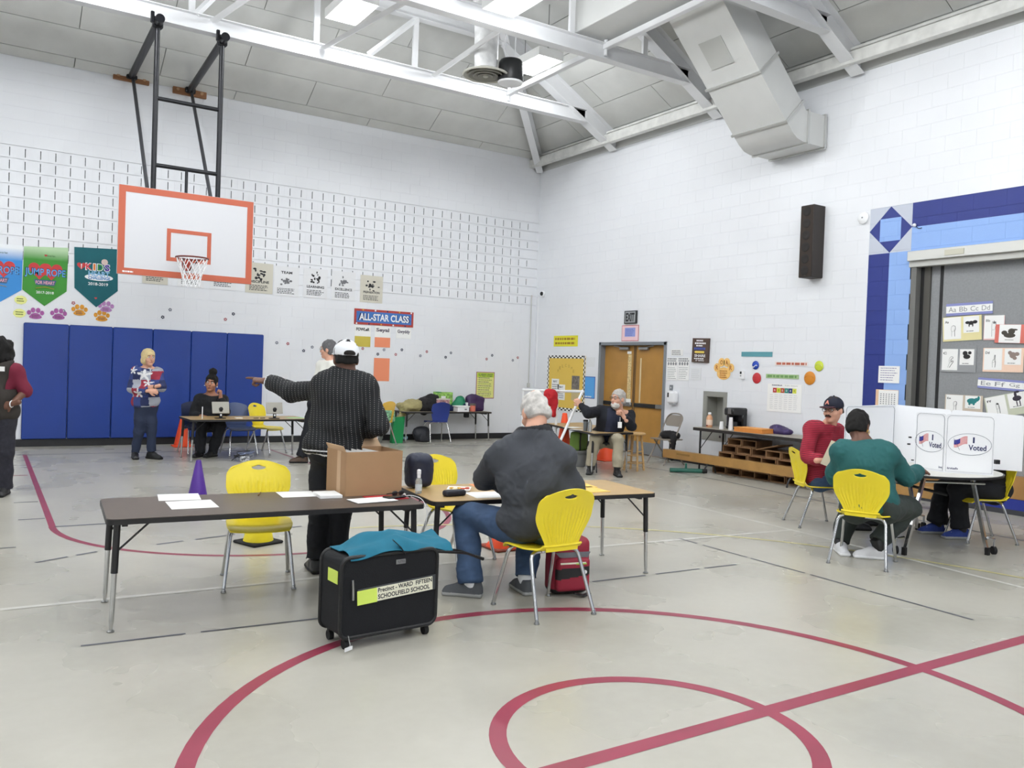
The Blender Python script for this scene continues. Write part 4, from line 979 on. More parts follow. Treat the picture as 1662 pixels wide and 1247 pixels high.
for (P, Q, lab) in ((a_, b2, 0), (b2, c_, 1)):
    o, L = panel(SCN, P[:2], Q[:2], zb, zb+.545, zb+.545, .025); frame_line(o, L, zb+.004, zb+.545)
    voted(o, L, zb, zb+.545, w=L*.44 if lab else L*.5)
    lettering(o, 'intab' if lab else 'int', .07 if lab else L-.035, zb+.045, .09 if lab else .04, .02, M_navy, y=-.0036, bold=.02)
SC2 = thing('voting_screen', 'wide white voting screen standing behind the printed one', 'voting screen', (7.6, 4.75, zb))
pts = [on_depth(1368, 765, 8.15), on_depth(1448, 765, 8.75), on_depth(1540, 768, 8.35), on_depth(1658, 780, 8.1)]
for i in range(3):
    o, L = panel(SC2, pts[i][:2], pts[i+1][:2], zb, zb+(.57, .585, .565)[i], zb+(.585, .565, .54)[i], .03)
    if i == 0: frame_line(o, L, zb+.004, zb+.575)
for (px, py, w_) in ((1477, 710, .022), (1475, 721, .022), (1481, 747, .018), (1618, 750, .04)):
    p = on_depth(px, py, 8.05); MB().box(p-np.array(SC2.location), (w_, w_, w_*.6 if w_ < .03 else w_), rz=-YAW).build('velcro_square', M_black, SC2, 0)

# ============================================================ right wall furniture: bench, boxes, folding chair, stool, pipe frame
M_bench = mat('varnished_pine', 'a9814a', .4, var=.12, scale=5)
t = thing('balance_bench', 'long low wooden balance bench in front of the stacked boxes', 'bench', (9.80, 8.2, 0))
MB().box((0, -.22, .215), (.11, 4.9, .14), 0, .006).build('beam', M_bench, t); MB().box((-.056, 1.75, .235), (.002, .3, .03)).build('stencil_print', mat('brown_print', '8a6a3a', .8), t)
for y in (1.2, -.4, -2.2):
    l = MB().tube(bend([(-.02, y, .16), (-.1, y, .10), (-.13, y, .0)], .05), .016, 8, flat=.6).build('leg', M_dark, t); MB().tube(bend([(.02, y, .16), (.1, y, .10), (.13, y, .0)], .05), .016, 8, flat=.6).build('leg', M_dark, t)
M_boxw = [mat('worn_plywood', '8d6a48', .7, var=.15, scale=9), mat('worn_plywood_dark', '775638', .7, var=.15, scale=9)]
ordn = ['bottom', 'second', 'third', 'fourth', 'fifth']; ordc = ['first', 'second', 'third', 'fourth', 'fifth', 'sixth', 'seventh', 'eighth']
bw, bh = .285, .116
for r_ in range(5):
    y = 9.36-(0, .02, .12, .20, .30)[r_]
    for c in range((7, 7, 6, 5, 2)[r_]):
        if r_ == 4 and c > 1: break
        m = MB(); w2, th = bw-.008, .016
        for cc, dd in (((0, 0, th/2), (.36, w2, th)), ((0, 0, bh-th/2-.002), (.36, w2, th)), ((0, w2/2-th/2, bh/2), (.36, th, bh-2*th)), ((0, -w2/2+th/2, bh/2), (.36, th, bh-2*th)), ((.17, 0, bh/2), (.012, w2-.02, bh-.02))): m.box(cc, dd)
        o = m.build('wooden_box', M_boxw[(r_+c) % 2], None, 0); o.location = (10.14+.01*((r_*3+c) % 3), y-c*bw, r_*bh); tag(o, 'hollow wooden box, %s row, %s from the drinking fountain' % (ordn[r_], ordc[c]), 'box', 'wooden boxes stacked under the snack table')
o = MB().box((0, 0, 0), (.34, .42, .016)).build('loose_board', M_boxw[0], None, 0); o.location = (10.12, 8.42, .50); o.rotation_euler = (math.radians(-14), 0, 0); tag(o, 'tilted wooden board on top of the box stack', 'board')
# on the snack table
t = thing('coffee_machine', 'black single-cup coffee machine against the wall', 'coffee machine', (10.28, 9.36, RZT), PI/2)
MB().box((0, -.04, .025), (.2, .3, .05), 0, .012).build('base', M_black, t); MB().box((0, -.13, .17), (.19, .12, .34), 0, .02).build('column', mat('black_gloss', '131416', .25), t); MB().box((0, 0, .28), (.2, .32, .12), 0, .02).build('head', M_black, t); MB().box((.12, -.06, .17), (.06, .2, .33), 0, .01).build('water_tank', mat('smoked_tank', '33363b', .2), t); MB().box((-.03, .165, .29), (.07, .006, .09)).build('silver_panel', M_steel, t); MB().box((0, .05, .07), (.12, .1, .1), 0, .01).build('drip_tray', M_dark, t)
for i, (x, y, h, l) in enumerate(((9.98, 9.17, .20, 'tall stack of white cups in front of the coffee machine'), (10.0, 9.38, .12, 'short stack of white cups left of the tall one'))):
    o = MB().lathe([(.036, 0), (.038, .004), (.026, h), (.02, h), (.0, h)], 16).build('cup_stack', M_white); o.location = (x, y, RZT); tag(o, l, 'cups')
t = thing('juice_bottle', 'peach coloured juice bottle with a white cap at the end of the snack table', 'bottle', (10.08, 9.72, RZT)); MB().lathe([(.045, 0), (.052, .01), (.052, .15), (.035, .19), (.022, .2), (.022, .215)], 16).build('bottle', mat('peach_juice', 'd9a27a', .3), t); MB().lathe([(.024, .21), (.026, .215), (.026, .24), (.015, .245)], 14).build('cap', M_white, t); MB().lathe([(.0525, .04), (.0535, .045), (.0535, .12), (.0525, .125)], 16).build('wrapper', mat('peach_label', 'e8cdb8', .6), t); MB().box((-.053, 0, .03), (.004, .03, .02)).build('logo_patch', mat('dark_red_print', '7a2a22', .6), t)
t = thing('doughnut_box', 'flat orange bakery box on the snack table', 'box', (10.0, 8.72, RZT), .06); MB().box((0, 0, .032), (.30, .52, .064), 0, .004).build('tray', mat('orange_card', 'd98a3f', .7, var=.06, scale=10), t); MB().box((0, 0, .066), (.31, .53, .012), 0, .003).build('lid', mat('orange_card_lid', 'e29a4c', .7), t)
bag('purple_jacket', 'purple jacket slumped over the back of the bakery box', 'jacket', SDF().ell((0, 0, .05), (.11, .2, .065), k=.05).ell((0, .08, .095), (.08, .1, .04), k=.05), mat('purple_nylon', '3b2a5c', .5, var=.3, scale=8), (10.26, 8.42, RZT-.008), .1, f=(.012, 24, 3))
# folding chair with a dark jacket on it
t = thing('folding_chair', 'beige metal folding chair between the door and the drinking fountain', 'folding chair', (10.02, 10.62, 0), PI/2-.08)
M_beige = mat('beige_steel', '8c8378', .4, .2)
for s_ in (-1, 1):
    MB().tube(bend([(s_*.22, .24, .0), (s_*.215, .02, .43), (s_*.21, -.15, .80), (s_*.13, -.17, .86), (0, -.172, .868)], .09, 6), .012, 8).build('front_leg', M_beige, t)
    MB().tube([(s_*.20, -.22, .0), (s_*.205, .14, .43)], .012, 8).build('rear_leg', M_beige, t)
MB().box((0, .02, .43), (.40, .40, .022), 0, .01).build('seat', M_beige, t)
X = Matrix.Translation((0, -.135, .745)) @ Matrix.Rotation(math.radians(22), 4, 'X'); MB().prism(rrect(.40, .20, .06), -.006, .006, 'z', X=X @ Matrix.Rotation(PI/2, 4, 'X')).build('backrest', M_beige, t)
MB().cyl((-.2, -.17, .12), (.2, -.17, .12), .009, n=8).build('stretcher', M_beige, t); MB().cyl((-.215, .18, .12), (.215, .18, .12), .009, n=8).build('stretcher', M_beige, t)
bag('black_jacket', 'black jacket crumpled on the beige folding chair', 'jacket', SDF().ell((0, 0, .06), (.17, .16, .08), k=.05).cone((-.05, -.14, .05), (-.09, -.19, -.30), .06, .045, k=.04), mat('black_cloth', '1c1a1c', .85), (10.04, 10.6, .437), 0, f=(.014, 26, 6))
t = thing('broom_head', 'green T-shaped push broom head on the floor before the bench', 'broom', fl(1113, 768), -YAW); M_green = mat('green_metal', '1f5f50', .5); MB().cyl((-.25, 0, .04), (.25, 0, .04), .034, n=12).build('bar', M_green, t); MB().cyl((0, 0, .06), (0, 0, .15), .02, .014, n=10).build('socket', M_green, t); MB().cyl((.25, 0, .04), (.33, 0, .04), .034, n=12).build('end_cap', M_rubber, t)
# stool
t = thing('wooden_stool', 'round pale wooden stool beside the bearded man\'s table', 'stool', (8.82, 10.08, 0), .4); M_pine = mat('pale_wood', 'c9a26c', .5, var=.1, scale=14)
MB().lathe([(.15, .565), (.165, .572), (.165, .59), (.155, .6), (.02, .6)], 28).build('seat', M_pine, t)
for k in range(4):
    a = PI/4+k*PI/2; l = MB().tube([(.10*math.cos(a), .10*math.sin(a), .57), (.165*math.cos(a), .165*math.sin(a), 0)], [.018, .017], 10).build('leg', M_pine, t)
for k, z in enumerate((.30, .24, .30, .24)):
    a, b_ = PI/4+k*PI/2, PI/4+(k+1)*PI/2; r_ = .10+.065*(1-z/.57); MB().cyl((r_*math.cos(a), r_*math.sin(a), z), (r_*math.cos(b_), r_*math.sin(b_), z), .009, n=8).build('rung', M_pine, t)
for k, z in enumerate((.12, .12, .12, .12)):
    a, b_ = PI/4+k*PI/2, PI/4+(k+1)*PI/2; r_ = .10+.065*(1-z/.57); MB().cyl((r_*math.cos(a), r_*math.sin(a), z), (r_*math.cos(b_), r_*math.sin(b_), z), .009, n=8).build('rung', M_pine, t)
# pipe frame (small goal) with net panels and a red coat
Pp = lambda px, py, d: on_depth(px, py, d)
t = thing('pipe_goal', 'white plastic pipe goal frame beside the bearded man', 'goal frame', (8.3, 12.2, 0)); org = np.array([8.3, 12.2, 0])
M_pvc = mat('white_pvc', 'eceded', .4)
def pv(a, b_, nm='pipe', r_=.022): MB().tube([a-org, b_-org], r_, 10).build(nm, M_pvc, t)
TL, TM, TR = Pp(850, 633, 14.2), Pp(905, 635, 14.0), Pp(945, 636, 13.2)
dn = lambda p, dx=0, dy=0: np.array([p[0]+dx, p[1]+dy, .022])
pv(TL, TM); pv(TM, TR); pv(TL, dn(TL)); pv(TM, dn(TM, -.02)); TR2 = np.array(fl(912, 742)); TR2[2] = .022; pv(TR, np.array([*Pp(921, 690, 12.9)]))
lo_ = Pp(921, 690, 12.9); d_ = lo_-TR; end = TR+d_*((.022-TR[2])/d_[2]); pv(lo_, end); pv(dn(TM, -.02), end); pv(dn(TL), dn(TM, -.02))
for c in (TL, TM, TR): MB().ell(c-org, .03, nu=10, nv=6).build('elbow', M_pvc, t)
o = bag('red_coat', 'red coat hung over the top bar of the white pipe frame', 'coat', SDF().cone((-.04, 0, .0), (.05, 0, -.02), .05, .05, k=.05).cone((-.02, 0, -.05), (-.04, 0, -.16), .07, .075, k=.05).cone((.05, 0, -.05), (.06, 0, -.36), .055, .055, k=.05), mat('red_wool', 'b01822', .85), tuple(Pp(894, 637, 13.96)), -YAW, f=(.014, 24, 2))
bag('green_bag', 'green and black bag on a grey bin under the bearded man\'s table', 'bag', SDF().box((0, 0, .15), (.13, .1, .15), .04), [mat('lime_nylon', '5d7a2a', .6), M_black], tuple(np.array(fl(938, 757))+np.array([0, .0, .26])), .3, f=(.006, 25, 3), slot=lambda c, n: ((np.abs(c[:, 0]) > .085) & (np.abs(c[:, 0]) < .11)).astype(int))
t = thing('waste_bin', 'grey plastic bin under the bearded man\'s table', 'bin', fl(938, 757), .3); MB().lathe([(.11, 0), (.12, .01), (.145, .24), (.155, .245), (.155, .262), (.13, .262)], 20).build('bin', mat('grey_bin', '8b8c8c', .6), t); MB().lathe([(.147, .20), (.157, .205), (.157, .225), (.147, .23)], 20).build('band', mat('bin_band', '6c6d6e', .6), t)
# things on the bearded man's table
t = thing('steel_tumbler', 'grey tumbler with a dark lid on the bearded man\'s table', 'tumbler', (*fl(950, 700, .63)[:2], .63)); MB().lathe([(.028, 0), (.03, .004), (.037, .15), (.036, .155)], 18).build('cup', mat('grey_metal', '6f7377', .35, .4), t); MB().lathe([(.038, .15), (.039, .155), (.039, .17), (.025, .175)], 18).build('lid', M_black, t)
t = thing('water_bottle', 'clear water bottle beside the grey tumbler', 'bottle', (*fl(957, 701, .63)[:2], .63)); MB().lathe([(.028, 0), (.032, .01), (.032, .13), (.014, .17), (.013, .19)], 16).build('bottle', M_clear, t); MB().lathe([(.015, .185), (.016, .188), (.016, .2), (.01, .202)], 12).build('cap', M_white, t)
sheet('paper_sheet', 'white sheet on the left of the bearded man\'s table', 'paper', qrect(*fl(930, 694, .63)[:2], .3, .2, 20), .63, M_paper)
sheet('paper_sheet', 'small white slip near the tumbler on the bearded man\'s table', 'paper', qrect(*fl(935, 698, .63)[:2], .12, .2, 40), .6305, M_paper)
o = MB().tube([(0, 0, 0), (.11, -.06, 0)], .006, 8).build('pen', mat('red_black_pen', '5a1a1c', .5)); o.location = (*fl(985, 701, .63)[:2], .637); tag(o, 'dark pen at the near edge of the bearded man\'s table', 'pen')
# ============================================================ things on the walls
def wrect(wall, tl, br):
    """centre, width and height of an upright rectangle on a wall seen between two picture points"""
    if wall == 'A': p, q = wa(*tl), wa(*br); return ((p[0]+q[0])/2, YA-.0075, (p[2]+q[2])/2), abs(q[0]-p[0]), abs(p[2]-q[2]), 0.0
    X = XB if wall == 'B' else wall
    p, q = wb(*tl, X), wb(*br, X); return (X-.0075, (p[1]+q[1])/2, (p[2]+q[2])/2), abs(q[1]-p[1]), abs(p[2]-q[2]), -PI/2
def poster(name, label, cat, wall, tl, br, m, th=.003, group=None, tilt=0.0, poly=None):
    c, w_, h, rz = wrect(wall, tl, br); b = MB()
    if poly is None: b.box((0, -th/2, 0), (w_, th, h))
    else: b.prism([(x*w_, z*h) for x, z in poly], -th, 0, 'y')
    o = b.build(name, m, None, 0); o.location = c; o.rotation_euler = (0, tilt, rz); tag(o, label, cat, group); return o, w_, h
def pprint(o, fn, m, name='print'):
    b = MB(); fn(b); return b.build(name, m, o, 0)
def disc(cx_, cz, rx, rz_=None, n=20): rz_ = rz_ or rx; return [(cx_+rx*math.cos(2*PI*k/n), cz+rz_*math.sin(2*PI*k/n)) for k in range(n)]
def heart(cx_, cz, s, n=36):
    return [(cx_+s*16*math.sin(t)**3/17, cz+s*(13*math.cos(t)-5*math.cos(2*t)-2*math.cos(3*t)-math.cos(4*t))/17) for t in [2*PI*k/n for k in range(n)]]
def flat(poly, m, parent, name, y=-.004, t=.0012): return MB().prism(poly, y-t, y, 'y').build(name, m, parent, 0)
def grad(name, c0, c1, z0, z1, axis=2):
    m = mat(name, c0, .75); N, L = wnode(m); tc = N.new('ShaderNodeTexCoord'); sp = N.new('ShaderNodeSeparateXYZ'); mr = N.new('ShaderNodeMapRange'); mx = N.new('ShaderNodeMix'); mx.data_type = 'RGBA'
    L.new(tc.outputs['Object'], sp.inputs[0]); L.new(sp.outputs[axis], mr.inputs[0]); mr.inputs[1].default_value = z0; mr.inputs[2].default_value = z1; L.new(mr.outputs[0], mx.inputs[0]); mx.inputs[6].default_value = (*lin(c0), 1); mx.inputs[7].default_value = (*lin(c1), 1); L.new(mx.outputs[2], N['Principled BSDF'].inputs['Base Color']); return m
# ------------------------------------------------------------ wall pads
M_pad = mat('blue_vinyl', '173a8c', .42, var=.04, scale=3, bump=.1, bscale=150)
pxs = [38, 112, 183, 248, 310, 368, 427]; xs_ = [float(wa(p, 523+i*3.5)[0]) for i, p in enumerate(pxs)]
for i in range(6):
    t = thing('wall_pad', 'blue vinyl wall pad, %s of the six' % ('leftmost', 'second from left', 'third from left', 'fourth from left', 'fifth from left', 'rightmost')[i], 'wall pad', ((xs_[i]+xs_[i+1])/2, YA-.037, .125), 0, 'blue wall pads under the hoop')
    w_ = xs_[i+1]-xs_[i]-.006; MB().box((0, 0, .935), (w_, .056, 1.87), 0, .012).build('cushion', M_pad, t); MB().box((0, .0, 1.868), (w_-.03, .04, .012), 0, .003).build('top_lip', mat('navy_vinyl', '16306f', .45), t)
# ------------------------------------------------------------ basketball hoop on its wall frame
HY = 12.76
org = np.array([2.54, HY, 2.66]); t = thing('basketball_hoop', 'basketball backboard with orange border and net on a black wall-mounted frame', 'basketball hoop', org)
M_pipeb = mat('black_pipe', '1a1b20', .4, .3); M_bb = mat('backboard_white', 'd2d3d7', .4); M_bor = mat('backboard_orange', 'b95a3e', .5)
x0, x1 = float(wa(191, 370, HY)[0]), float(wa(409.5, 393, HY)[0]); bw_, bh_ = x1-x0, 1.235; bx = (x0+x1)/2-org[0]
bd = MB().box((bx, 0, bh_/2), (bw_, .03, bh_), 0, .004).build('backboard', M_bb, t)
def border(nm, cx_, cz, w_, h, th):
    for c, d in (((cx_, -.0165, cz+h/2-th/2), (w_, .002, th)), ((cx_, -.0165, cz-h/2+th/2), (w_, .002, th)), ((cx_-w_/2+th/2, -.0165, cz), (th, .002, h-2*th)), ((cx_+w_/2-th/2, -.0165, cz), (th, .002, h-2*th))): MB().box(c, d).build(nm, M_bor, bd, 0)
border('border_stripe', bx, bh_/2, bw_-.006, bh_-.006, .088); border('target_stripe', bx+.02, .47, .61, .46, .055)
b = MB(); lines(b, bx-bw_/2+.07, bx-bw_/2+.25, .026, .054, 1, -.019, fill=.8, seed=2); b.build('maker_mark', M_white, bd, 0)
def rel(p): return np.array(p)-org
for (pa, pb, pend) in (((214, 123), (252, 180), (266, 33)), ((309, 146), (357, 190), (373, 58))):
    wp = wa(*pa, YA-.08); xv = float(wa(*pb, HY+.05)[0]); zt = wp[2]
    MB().cyl(rel((wp[0], YA-.09, zt)), rel((xv, HY-.12, zt)), .055, n=16).build('outrigger', M_pipeb, t)
    MB().cyl(rel((xv, HY-.02, zt)), rel((xv, HY-.16, zt)), .062, n=16).build('pipe_end', M_pipeb, t)
    MB().tube([rel((xv, HY+.05, zt)), rel((xv, HY+.05, 3.5))], .036, 14).build('upright', M_pipeb, t)
    MB().box(rel((xv, HY+.05, zt)), (.14, .1, .16), 0, .02).build('clamp', M_pipeb, t); MB().box(rel((xv-.09, HY-.08, zt+.02)), (.05, .05, .16), 0, .01).build('bolt_block', M_pipeb, t)
    MB().tube([rel((wp[0]+.02, YA-.1, zt-.06)), rel((xv-.02, HY+.08, 3.55))], .028, 10).build('brace', mat('grey_pipe', '4a4b4f', .45, .3), t)
    pl = MB().box(rel((wp[0], YA-.03, zt-.02)), (.56, .05, .15), 0, .006).build('mounting_board', mat('brown_board', '8a5f3e', .7, var=.1, scale=9), t)
    for s_ in (-1, 1): MB().cyl(rel((wp[0]+s_*.2, YA-.055, zt-.02)), rel((wp[0]+s_*.2, YA-.07, zt-.02)), .025, n=12).build('bolt', mat('rusty_bolt', 'b08a68', .6), pl)
    MB().box(rel((wp[0], YA-.08, zt-.01)), (.17, .06, .1), 0, .015).build('wall_bracket', M_pipeb, t)
xl_, xr_ = float(wa(252, 180, HY+.05)[0]), float(wa(357, 190, HY+.05)[0])
for py in (168, 275): z = float(wa(300, py, HY+.05)[2]); MB().cyl(rel((xl_, HY+.05, z)), rel((xr_, HY+.05, z)), .030, n=12).build('crossbar', M_pipeb, t)
z = float(wa(300, 275, HY+.05)[2]); MB().cyl(rel(((xl_+xr_)/2, HY+.05, z)), rel(((xl_+xr_)/2, HY+.05, 3.6)), .022, n=10).build('centre_post', M_pipeb, t)
rc = wa(312, 419, HY-.38); rr = .215
MB().tube([rel(rc)+np.array([rr*math.cos(k*PI/20), rr*math.sin(k*PI/20), 0]) for k in range(40)], .011, 8, closed=True).build('rim', mat('rim_maroon', '6e2a22', .45), t)
MB().prism([(-.07, .0), (.07, .0), (.05, -.17), (-.05, -.17)], 0, .02, 'y', X=Matrix.Translation(rel((rc[0], HY-.035, rc[2]+.02)))).build('rim_plate', mat('rim_red', '9c2f1e', .5), t)
for s_ in (-1, 1): MB().tube([rel((rc[0]+s_*.05, HY-.03, rc[2])), rel((rc[0]+s_*.12, rc[1]+.17, rc[2]))], .011, 8).build('rim_arm', mat('rim_red', '9c2f1e', .5), t); MB().tube([rel((rc[0]+s_*.04, HY-.03, rc[2]-.14)), rel((rc[0]+s_*.1, rc[1]+.1, rc[2]-.01))], .008, 8).build('rim_brace', M_dark, t)
b = MB(); lev = [(.21, 0), (.185, -.10), (.15, -.19), (.125, -.27), (.115, -.34), (.12, -.41)]
for l in range(5):
    for k in range(12):
        a = 2*PI*(k+.5*(l % 2))/12
        for s_ in (-.5, .5):
            a2 = a+s_*2*PI/12; b.tube([rel(rc)+np.array([lev[l][0]*math.cos(a), lev[l][0]*math.sin(a), lev[l][1]]), rel(rc)+np.array([lev[l+1][0]*math.cos(a2), lev[l+1][0]*math.sin(a2), lev[l+1][1]])], .0055, 5)
o = b.build('net', M_white, t); o['kind'] = 'stuff'
# ------------------------------------------------------------ pennant banners
M_hred = mat('heart_red', 'c23a3c', .7); M_cyan = mat('sky_print', '2f7fc4', .7); M_pk = mat('pink_print', 'e8a4b0', .7); M_gold = mat('gold_print', 'd9a23c', .7)
def banner(label, tl, tr, br_, tip, bl, m):
    P = [wa(*p) for p in (tl, tr, br_, tip, bl)]; c = sum(P)/5; o = MB().prism([(p[0]-c[0], p[2]-c[2]) for p in P], -.003, 0, 'y').build('pennant_banner', m, None, 0); o.location = (c[0], YA-.0075, c[2]); tag(o, label, 'banner', 'pennant banners on the back wall'); return o, c
def jump(o, dx, year):
    flat(heart(dx-.085, .09, .165), M_hred, o, 'heart'); flat(heart(dx+.085, .09, .165), M_hred, o, 'heart', y=-.0045)
    b = MB(); put_text(b, 'JUMP ROPE', dx, .045, .60, .165, -.0062, bold=.03); b.build('lettering_outline', mat('navy_print', '1f2659', .6), o, 0)
    b = MB(); put_text(b, 'JUMP ROPE', dx, .045, .575, .145, -.0068, bold=.01); b.build('lettering', mat('sky_letters', '5aa5e0', .7), o, 0)
    flat([(dx-.16, -.06), (dx+.16, -.06), (dx+.13, -.15), (dx-.13, -.15)], mat('slate_ribbon', '3f5f80', .7), o, 'ribbon', y=-.0055); lettering(o, 'FOR HEART', dx, -.105, .27, .055, M_pk, y=-.0072, bold=.02)
    for s_ in (-1, 1): MB().tube([(dx, -.007, -.175), (dx+s_*.13, -.007, -.20)], .012, 6, flat=.3).build('rope_handle', M_gold, o, 0)
    if year: lettering(o, year, dx, -.265, .25, .042, M_white, y=-.005, bold=.015)
    lettering(o, 'American Heart', dx+.07, .335, .13, .03, mat('dark_green_print', '27501f', .7), y=-.005); flat(heart(dx+.0, .335, .022), M_hred, o, 'emblem')
o, c = banner('blue pennant banner with a jump rope heart, cut by the left edge', (-44, 392), (37.5, 399), (35, 471), (-3, 492), (-44, 465), grad('blue_banner', '3f8fd6', 'eef2f6', .22, .42)); jump(o, -.01, None)
o, c = banner('green pennant banner with a jump rope heart and 2017-2018', (39, 400), (111, 402.6), (108, 473.4), (72, 497), (36, 470), grad('green_banner', '3f8f35', 'b9d6ae', .26, .44)); jump(o, 0, '2017-2018')
o, c = banner('teal pennant banner reading kids heart challenge 2018-2019', (120.5, 401), (191, 405), (191, 472.7), (156, 499), (120.7, 467.4), mat('teal_banner', '0f5f68', .75, var=.06, scale=6))
for i, (ch, hexc) in enumerate(zip('KIDS', ('d23a4a', 'e07a2a', '3f9a4a', '5a3aa0'))):
    b = MB(); put_text(b, ch, -.115+.095*i+(.0, -.012, -.02, -.01)[i], .155, (.085, .03, .08, .075)[i]+.02, .125, -.005, bold=.05); b.build('letter_outline', M_white, o, 0); lettering(o, ch, -.115+.095*i+(.0, -.012, -.02, -.01)[i], .155, (.085, .03, .08, .075)[i], .105, mat('kid_'+ch, hexc, .7), y=-.0058, bold=.03)
flat(disc(.04, -.015, .215, .055), M_white, o, 'swoosh', y=-.004); lettering(o, 'HEART', .04, .045, .32, .085, mat('pale_sky', '8fc0e6', .7), y=-.0062, bold=.03); lettering(o, 'CHALLENGE', .045, -.025, .33, .05, M_cyan, y=-.0062, bold=.03)
lettering(o, '2018-2019', .03, -.125, .30, .05, M_white, y=-.005, bold=.02); flat(heart(-.225, .16, .07), M_hred, o, 'emblem'); flat([(-.235, .19), (-.215, .19), (-.222, .11), (-.229, .11)], M_white, o, 'torch', y=-.0055); flat(disc(.12, .25, .05), mat('ball_cream', 'e0c9c0', .7), o, 'ball'); flat(heart(.0, -.36, .022), M_hred, o, 'small_emblem')
# ------------------------------------------------------------ paw cut-outs and flower stickers
def paw(label, px, py, m, s=1.0, tilt=0.0):
    p = wa(px, py); t = thing('paw_cutout', label, 'paper cutout', (p[0], YA-.0075, p[2]), 0, 'paper paws above the wall pads'); t.rotation_euler = (0, tilt, 0)
    flat(disc(0, -.03*s, .072*s, .048*s), m, t, 'pad', y=0, t=.002); flat(disc(0, -.045*s, .09*s, .035*s), m, t, 'heel', y=-.0005, t=.002)
    for x, z, r_ in ((-.092, .022, .03), (-.036, .062, .033), (.036, .062, .033), (.092, .022, .03)): flat(disc(x*s, z*s, r_*s, r_*1.25*s, 14), m, t, 'toe', y=0, t=.002)
    b = MB(); lines(b, -.05*s, .05*s, -.06*s, -.01*s, 2, -.004, seed=int(px)); b.build('handwriting', mat('paw_ink', '6a4a5a', .8), t, 0)
M_pl = mat('plum_paper', 'a95fa0', .8, var=.15, scale=30); M_or = mat('amber_paper', 'dd9a35', .8, var=.15, scale=30)
paw('dark plum paper paw second in the row under the green banner', 57.6, 510, M_pl); paw('plum paper paw left of the amber ones', 95, 511, M_pl); paw('amber paper paw under the teal banner, upper one', 129, 504.5, M_or); paw('amber paper paw lower right of the teal banner tip', 165, 514, M_or); paw('lilac paper paw right of the teal banner tip', 172, 499, mat('lilac_paper', 'b886bd', .8, var=.12, scale=30))
for i, (px, py) in enumerate(((34, 487), (32, 508.5))):
    o, w_, h = poster('paper_note', ('pale yellow scalloped note under the blue banner', 'pale yellow note just above the first wall pad')[i], 'paper note', 'A', (px-11, py-8), (px+10, py+8), mat('pale_yellow_paper', 'eef09a', .8), poly=disc(0, 0, .5, .5, 9)); pprint(o, lambda b: lines(b, -w_*.3, w_*.3, -h*.25, h*.25, 2, -.0045, seed=i), mat('olive_ink', '6f7a3a', .8), 'handwriting')
SK = [(264, 515), (276, 503), (365.6, 518.6), (378.5, 509.7), (449, 556.5), (467, 558), (492.7, 569.5), (506.5, 563.6), (119, 492), (103, 505), (588.5, 566), (613, 575), (623, 568), (642, 575.6), (652, 568), (682, 577.7), (692.5, 571), (723, 580), (731.6, 573), (789.5, 583), (798.5, 577), (832, 585), (840, 580.7)]
SM = [mat('sticker_grey', '7d8090', .8), mat('sticker_rose', 'b06a72', .8), mat('sticker_dark', '3c3f55', .8)]
SK.sort(); ZN = lambda px: 'above the wall pads' if px < 380 else 'between wall pads and pointing man' if px < 520 else 'under the class sign' if px < 660 else 'above the heaped table' if px < 750 else 'near the room corner'
for i, (px, py) in enumerate(SK):
    p = wa(px, py); k = i*7 % 3; t = thing('flower_sticker', 'small %s flower sticker %s, %s from left' % (('grey', 'rose', 'dark')[k], ZN(px), ('first', 'second', 'third', 'fourth', 'fifth', 'sixth')[sum(ZN(q[0]) == ZN(px) and q[0] < px for q in SK)]), 'sticker', (p[0], YA-.0075, p[2]), 0, 'flower stickers on the back wall')
    for q in range(5): a = 2*PI*q/5+i; flat(disc(.018*math.cos(a), .018*math.sin(a), .013, n=8), SM[k], t, 'petal', y=0, t=.0015)
    flat(disc(0, 0, .009, n=8), M_paper, t, 'centre', y=-.001, t=.0015)
# ------------------------------------------------------------ black-and-white motto posters
M_beigep = mat('aged_paper', 'd6d2c4', .8); M_whp = mat('laminated_paper', 'e9eaec', .35)
PST = [((232, 408), (272, 463), 'RESPECT', 0, 'laminated motto poster behind the hoop, left of the net'), ((289, 411), (330, 468), 'HONESTY', 1, 'laminated motto poster hanging behind the net'), ((342, 414), (383, 472), 'EFFORT', 1, 'laminated motto poster behind the right half of the backboard'), ((399, 425), (442, 478), 'DISCIPLINE', 0, 'yellowed motto poster touching the right edge of the backboard'), ((445, 431), (484, 483), 'TEAM', 1, 'white motto poster with team written at its top'), ((493, 434.6), (530.5, 485.6), 'LEARNING', 1, 'white motto poster reading learning, middle of the row'), ((539, 439), (575.7, 489.5), 'EXCELLENCE', 1, 'white motto poster reading excellence'), ((585, 446), (620, 493), 'PREPARATION', 0, 'yellowed motto poster at the right end of the row')]
